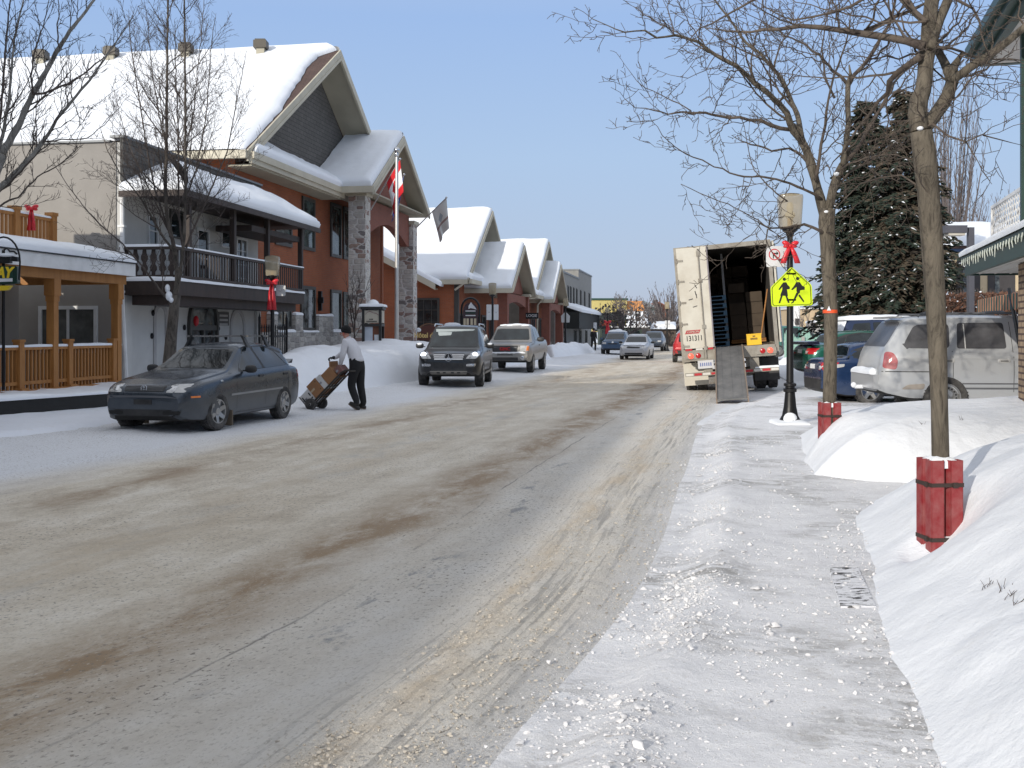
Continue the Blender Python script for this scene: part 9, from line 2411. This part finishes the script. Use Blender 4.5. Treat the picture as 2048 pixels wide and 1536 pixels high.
def figure(label, loc, J, radii, mats, region, name='person'):
 """J: joint dict (local), one continuous skinned body coloured by region"""
 root = thing(name, label, 'person', loc)
 names = list(J); idx = {n: i for i, n in enumerate(names)}
 E = [(idx[a], idx[b]) for a, b in BONES if a in idx and b in idx]
 me = skin_mesh([J[n] for n in names], E, [radii[n] for n in names]); me.name = 'body'
 for m in mats: me.materials.append(m)
 pts = [];
 for a, b in BONES:
  if a in J and b in J: pts.append((Vector(J[a]), Vector(J[b]), region(a, b)))
 for p in me.polygons:
  c = p.center; best = None
  for A, B, rg in pts:
   d = B - A; t = max(0, min(1, (c - A).dot(d) / max(1e-9, d.length_squared))); q = A + d * t; dd = (c - q).length
   if best is None or dd < best[0]: best = (dd, rg(t) if callable(rg) else rg)
  p.material_index = best[1]; p.use_smooth = True
 o = bpy.data.objects.new('body', me); COL.objects.link(o); o.parent = root
 return root
BONES = [('pelvis', 'waist'), ('waist', 'chest'), ('chest', 'neck'), ('neck', 'head'), ('head', 'crown'), ('chest', 'shL'), ('shL', 'elL'), ('elL', 'wrL'), ('chest', 'shR'), ('shR', 'elR'), ('elR', 'wrR'),
   ('wrL', 'haL'), ('wrR', 'haR'), ('pelvis', 'hipL'), ('hipL', 'knL'), ('knL', 'anL'), ('anL', 'toL'), ('pelvis', 'hipR'), ('hipR', 'knR'), ('knR', 'anR'), ('anR', 'toR')]
YP = 22.65
ux = Vector((-.94, .34, 0)).normalized(); wx = Vector((.34, .94, 0)).normalized(); up = Vector((0, 0, 1))
foot = Vector((gx(714, YP), YP, .015))
def W3(f, s_, z): return ux * f + wx * s_ + up * z        # forward, to his right (away), up
J = {'pelvis': W3(-.01, 0, .97), 'waist': W3(.02, 0, 1.10), 'chest': W3(.16, 0, 1.36), 'neck': W3(.235, 0, 1.50), 'head': W3(.285, 0, 1.60), 'crown': W3(.275, 0, 1.70),
  'shL': W3(.17, -.19, 1.41), 'elL': W3(.20, -.26, 1.12), 'wrL': W3(.29, -.20, .93), 'haL': W3(.32, -.19, .88),
  'shR': W3(.19, .19, 1.41), 'elR': W3(.42, .22, 1.20), 'wrR': W3(.58, .12, 1.07), 'haR': W3(.66, .11, 1.08),
  'hipL': W3(-.01, -.10, .90), 'knL': W3(.09, -.10, .50), 'anL': W3(-.06, -.09, .12), 'toL': W3(.07, -.09, .045),
  'hipR': W3(-.02, .10, .90), 'knR': W3(-.02, .11, .50), 'anR': W3(-.10, .12, .09), 'toR': W3(.08, .13, .035)}
rad = {'pelvis': (.155, .135), 'waist': (.155, .13), 'chest': (.185, .145), 'neck': (.060, .065), 'head': (.078, .092), 'crown': (.07, .08), 'shL': (.085, .085), 'elL': (.064, .064), 'wrL': (.042, .042), 'haL': (.035, .04), 'shR': (.085, .085), 'elR': (.064, .064), 'wrR': (.042, .042), 'haR': (.035, .04),
  'hipL': (.122, .125), 'knL': (.090, .092), 'anL': (.074, .074), 'toL': (.040, .036), 'hipR': (.122, .125), 'knR': (.090, .092), 'anR': (.074, .074), 'toR': (.040, .036)}
def reg(a, b):
 s_ = {a, b}
 if 'head' in s_ or s_ == {'chest', 'neck'}: return (lambda t: 1 if t > .75 else 0) if s_ == {'chest', 'neck'} else 1
 if s_ & {'haL', 'haR'}: return 3
 if s_ & {'toL', 'toR'}: return 4
 if s_ & {'hipL', 'hipR', 'knL', 'knR', 'anL', 'anR'}: return 2
 if s_ == {'pelvis', 'waist'}: return lambda t: 2 if t < .35 else 0
 return 0
man = figure('person in white sweatshirt, black trousers and black beanie tilting a loaded hand truck', foot, J, rad, [SHIRT, SKIN, TROUS, GLOVE, SHOE], reg)
WM[man.name] = Matrix.Translation(foot)
Rz = Matrix(((ux.x, -wx.x, 0), (ux.y, -wx.y, 0), (0, 0, 1))).to_4x4()
def lp(f, s_, z): return W3(f, s_, z)
mb = MB(); M = Rz
mb.ell(lp(.262, 0, 1.675), (.112, .096, .098), 16, 10, M=M); mb.lathe([(.108, 0), (.114, .02), (.108, .05)], 18, M=Matrix.Translation(lp(.262, 0, 1.615)) @ Matrix.Rotation(.25, 4, wx)); mb.build('beanie', KNIT, man, local=True, smooth=True, uv=False)
mb = MB(); mb.ell(lp(.385, 0, 1.585), (.022, .016, .022), 8, 6, M=M); mb.build('nose', SKIN, man, local=True, smooth=True, uv=False)
for s_ in (-.082, .082):
 mb = MB(); mb.ell(lp(.275, s_, 1.585), (.022, .012, .032), 8, 6, M=M); mb.build('ear', mat('cold_ear', (.55, .16, .12), .5), man, local=True, smooth=True, uv=False)
for s_ in (-.034, .034):
 mb = MB(); mb.ell(lp(.368, s_, 1.612), (.008, .014, .009), 8, 6, M=M); mb.build('eye', KNIT, man, local=True, smooth=True, uv=False)
mb = MB(); mb.ell(lp(.366, 0, 1.545), (.006, .026, .007), 8, 6, M=M); mb.build('mouth', mat('lips', (.38, .12, .10), .5), man, local=True, smooth=True, uv=False)
mb = MB(); mb.lathe([(.150, -.03), (.172, -.01), (.170, .03), (.150, .05)], 20, M=Matrix.Translation(lp(.0, 0, 1.035)) @ Rz @ Matrix.Diagonal((.80, 1.0, 1, 1))); mb.build('hem', SHIRT, man, local=True, smooth=True, uv=False)
mb = MB(); mb.lathe([(.066, -.03), (.074, .0), (.068, .03)], 16, M=Matrix.Translation(lp(.215, 0, 1.48)) @ Matrix.Rotation(-.4, 4, wx)); mb.build('collar', SHIRT, man, local=True, smooth=True, uv=False)
for n_, a_, l_ in (('anL', 'toL', -.55), ('anR', 'toR', -.15)):      # shoes
 a = J[n_]; t = J[a_]; c = (a + t) / 2; mb = MB(); Q = Matrix.Rotation(-l_, 4, wx) @ Rz
 mb.ell(c + Vector((0, 0, -.01)), (.145, .052, .052), 14, 8, M=Q, pw=.8); sh = mb.build('shoe', SHOE, man, local=True, smooth=True, uv=False)
 mb = MB(); mb.ell(c + Q @ Vector((0, 0, -.042)), (.148, .055, .014), 14, 6, M=Q, pw=.6); mb.build('sole', SOLE, sh, local=True, smooth=True, uv=False)
def hand(parent, w0, p, fdir, side):
 f = Vector(fdir).normalized(); s_ = Vector(side).normalized(); n_ = f.cross(s_).normalized()
 V = [p]; Ed = []; Rr = [.032]
 def chain(a, q):
  i = len(V); V.append(a); Rr.append(.014); Ed.append((0, i)); prev = i
  for k, x in enumerate(q): V.append(x); Rr.append(.010 - .0012 * k); Ed.append((prev, len(V) - 1)); prev = len(V) - 1
 for k, L in enumerate((.060, .070, .066, .052)):
  o_ = (k - 1.5) * .020; b = p + f * .045 + s_ * o_
  chain(b, [b + f * L * .5 - n_ * .004, b + f * L * .75 - n_ * L * .45, b + f * L * .55 - n_ * L * .85])
 b = p + f * .01 - s_ * .036; chain(b, [b + f * .028 - s_ * .014 - n_ * .012, b + f * .05 - s_ * .006 - n_ * .030])
 me = skin_mesh(V, Ed, Rr, 1); me.name = 'hand'; me.materials.append(GLOVE)
 for q in me.polygons: q.use_smooth = True
 o = bpy.data.objects.new('hand', me); COL.objects.link(o); o.parent = parent
hand(man, None, J['haL'], ux * .6 - up * .5, wx); hand(man, None, J['haR'], ux * .9 - up * .3, -wx)
# ---- the hand truck he leans back, with its boxes
HB = Vector((gx(622, 22.55), 22.55, .0)) + wx * .22
ht = thing('hand_truck', 'black two wheeled hand truck tilted back under a stack of boxes', 'hand truck', HB)
rd_ = (-ux * .72 + up * .69).normalized(); nd_ = (ux * .69 + up * .72).normalized(); ws2 = wx
HM = mat('hand_truck_metal', (.05, .045, .04), .5, .4)
B0 = HB + up * .125 + rd_ * -.02
mb = MB()
for s_ in (-.19, .19):
 mb.tube([B0 + ws2 * s_ - rd_ * .10, B0 + ws2 * s_ + rd_ * .98, B0 + ws2 * s_ * .98 + rd_ * 1.10 - nd_ * .03, B0 + ws2 * s_ * .9 + rd_ * 1.16 - nd_ * .12], .020, 8)
for k in (.02, .28, .56, .84): mb.tube([B0 - ws2 * .19 + rd_ * k, B0 + ws2 * .19 + rd_ * k], .015, 6)
mb.tube([B0 - ws2 * .171 + rd_ * 1.16 - nd_ * .12, B0 + ws2 * .171 + rd_ * 1.16 - nd_ * .12], .018, 8)
for s_ in (-.07, .07): mb.tube([B0 + ws2 * s_ + rd_ * .02, B0 + ws2 * s_ + rd_ * 1.0], .012, 6)
mb.build('frame', HM, ht, smooth=True)
mb = MB(); q = B0 - rd_ * .10; mb.hexa([q - ws2 * .22, q + ws2 * .22, q + ws2 * .22 + nd_ * .30, q - ws2 * .22 + nd_ * .30] + [k - rd_ * -.008 for k in (q - ws2 * .22, q + ws2 * .22, q + ws2 * .22 + nd_ * .30, q - ws2 * .22 + nd_ * .30)]); mb.build('toe_plate', HM, ht)
mb = MB(); mb.tube([HB + up * .125 - ws2 * .25, HB + up * .125 + ws2 * .25], .014, 6); mb.build('axle', HM, ht)
for s_ in (-.235, .235):
 wl = bpy.data.objects.new('wheel', None); COL.objects.link(wl); wl.parent = ht; WM[wl.name] = wm(ht).copy()
 M = Matrix.Translation(HB + up * .125 + ws2 * s_) @ basis((0, 0, 0), ux, up)
 mb = MB(); mb.lathe([(.065, -.03), (.11, -.034), (.125, -.02), (.125, .02), (.11, .034), (.065, .03)], 24, M=M); mb.build('tyre', RUBBER, wl, smooth=True, angle=40, uv=False)
 mb = MB(); mb.lathe([(.066, -.02), (.03, -.028), (.02, -.045), (.02, .045), (.03, .028), (.066, .02)], 18, M=M); mb.build('rim', ALLOY, wl, smooth=True, uv=False)
CB = mat('brown_cardboard', (.27, .135, .062), .8, var=.15); CW = mat('white_carton', (.55, .54, .53), .7, var=.05); TAPE = mat('tape_tan', (.42, .33, .22), .5)
def carton(label, k0, k1, th, wd, m, off=0.0, marks=None, open_=False, yaw=0.0, group='boxes on the hand truck'):
 c0 = B0 + rd_ * (k0 - .088) + nd_ * (.024 + off)
 o = thing('cardboard_box' if m is CB else 'white_box', label, 'box', c0, 0, group)
 r_ = rd_; n_ = nd_; w_ = ws2
 if yaw: Qy = Matrix.Rotation(yaw, 3, w_); r_ = Qy @ r_; n_ = Qy @ n_
 P = [c0 - w_ * wd / 2, c0 + w_ * wd / 2, c0 + w_ * wd / 2 + n_ * th, c0 - w_ * wd / 2 + n_ * th]; d = r_ * (k1 - k0 - .006)
 mb = MB(); mb.hexa(P + [q + d for q in P]); mb.build('carton', m, o)
 if not open_:
  mb = MB(); q = c0 - w_ * (wd / 2 + .001) ; mb.hexa([q + r_ * .0 + n_ * (th / 2 - .022), q + n_ * (th / 2 - .022) - w_ * .001, q + n_ * (th / 2 + .022) - w_ * .001, q + n_ * (th / 2 + .022)] + [k + d * .45 for k in (q + n_ * (th / 2 - .022), q + n_ * (th / 2 - .022) - w_ * .001, q + n_ * (th / 2 + .022) - w_ * .001, q + n_ * (th / 2 + .022))]); mb.build('tape', TAPE if m is CB else mat('print_grey', (.25, .25, .27), .6), o)
 else:
  for sg in (0, 1):
   e0 = c0 + d + n_ * (th * sg) - w_ * wd / 2; e1 = e0 + w_ * wd; fl = (n_ * (1 if sg else -1) * .6 + r_ * .5) * .14
   mb = MB(); mb.hexa([e0, e1, e1 + fl, e0 + fl] + [q + r_ * .004 for q in (e0, e1, e1 + fl, e0 + fl)]); mb.build('flap', CB, o)
 if marks:
  for (a, b, c, dd) in marks:
   q = c0 - w_ * (wd / 2 + .0015); mb = MB(); pts = [q + r_ * a + n_ * c, q + r_ * b + n_ * c, q + r_ * b + n_ * dd, q + r_ * a + n_ * dd]; mb.prism(pts, -w_ * .001); mb.build('printed_mark', SBLK, o)
 return o
carton('white carton with dark printing, lowest on the hand truck', 0, .27, .27, .40, CW, marks=[(.02, .05, .04, .22), (.07, .09, .04, .15), (.20, .24, .05, .08), (.20, .23, .12, .20)])
carton('brown carton just above the lowest white carton', .27, .55, .32, .42, CB, marks=[(.22, .24, .05, .07), (.22, .24, .25, .27)])
carton('thin white carton between the two brown boxes on the hand truck', .55, .68, .30, .40, CW)
carton('open flapped brown carton high on the hand truck under his glove', .68, .96, .26, .38, CB, open_=True)
carton('small plum brown carton at the top beside the handles', .98, 1.12, .16, .30, mat('plum_carton', (.20, .10, .09), .8))
# ---- a walker far down the left pavement
YQ = 84.0
ux, wx = Vector((.35, -.94, 0)).normalized(), Vector((-.94, -.35, 0)).normalized()
J2 = {'pelvis': W3(0, 0, .96), 'waist': W3(0, 0, 1.10), 'chest': W3(.02, 0, 1.38), 'neck': W3(.04, 0, 1.53), 'head': W3(.06, 0, 1.62), 'crown': W3(.05, 0, 1.72), 'shL': W3(.02, -.2, 1.43), 'elL': W3(-.05, -.27, 1.15), 'wrL': W3(.08, -.25, .95), 'haL': W3(.12, -.25, .88), 'shR': W3(.02, .2, 1.43), 'elR': W3(.08, .26, 1.15), 'wrR': W3(.24, .20, 1.02), 'haR': W3(.3, .18, .98),
  'hipL': W3(0, -.1, .9), 'knL': W3(.14, -.1, .5), 'anL': W3(.10, -.1, .09), 'toL': W3(.24, -.1, .04), 'hipR': W3(0, .1, .9), 'knR': W3(-.06, .1, .5), 'anR': W3(-.26, .1, .12), 'toR': W3(-.12, .1, .04)}
rad2 = dict(rad); rad2.update({'chest': (.22, .17), 'waist': (.19, .16), 'pelvis': (.19, .16)})
DKCO = mat('dark_winter_coat', (.012, .012, .014), .9)
wk = figure('distant person in a dark winter coat walking on the left pavement', Vector((gx(1187, YQ), YQ, .14)), J2, rad2, [DKCO, SKIN, TROUS, GLOVE, SHOE], reg)
WM[wk.name] = Matrix.Translation(wk.location)
mb = MB(); mb.ell(W3(.04, 0, 1.68), (.12, .11, .11), 12, 8); mb.build('beanie', KNIT, wk, local=True, smooth=True, uv=False)
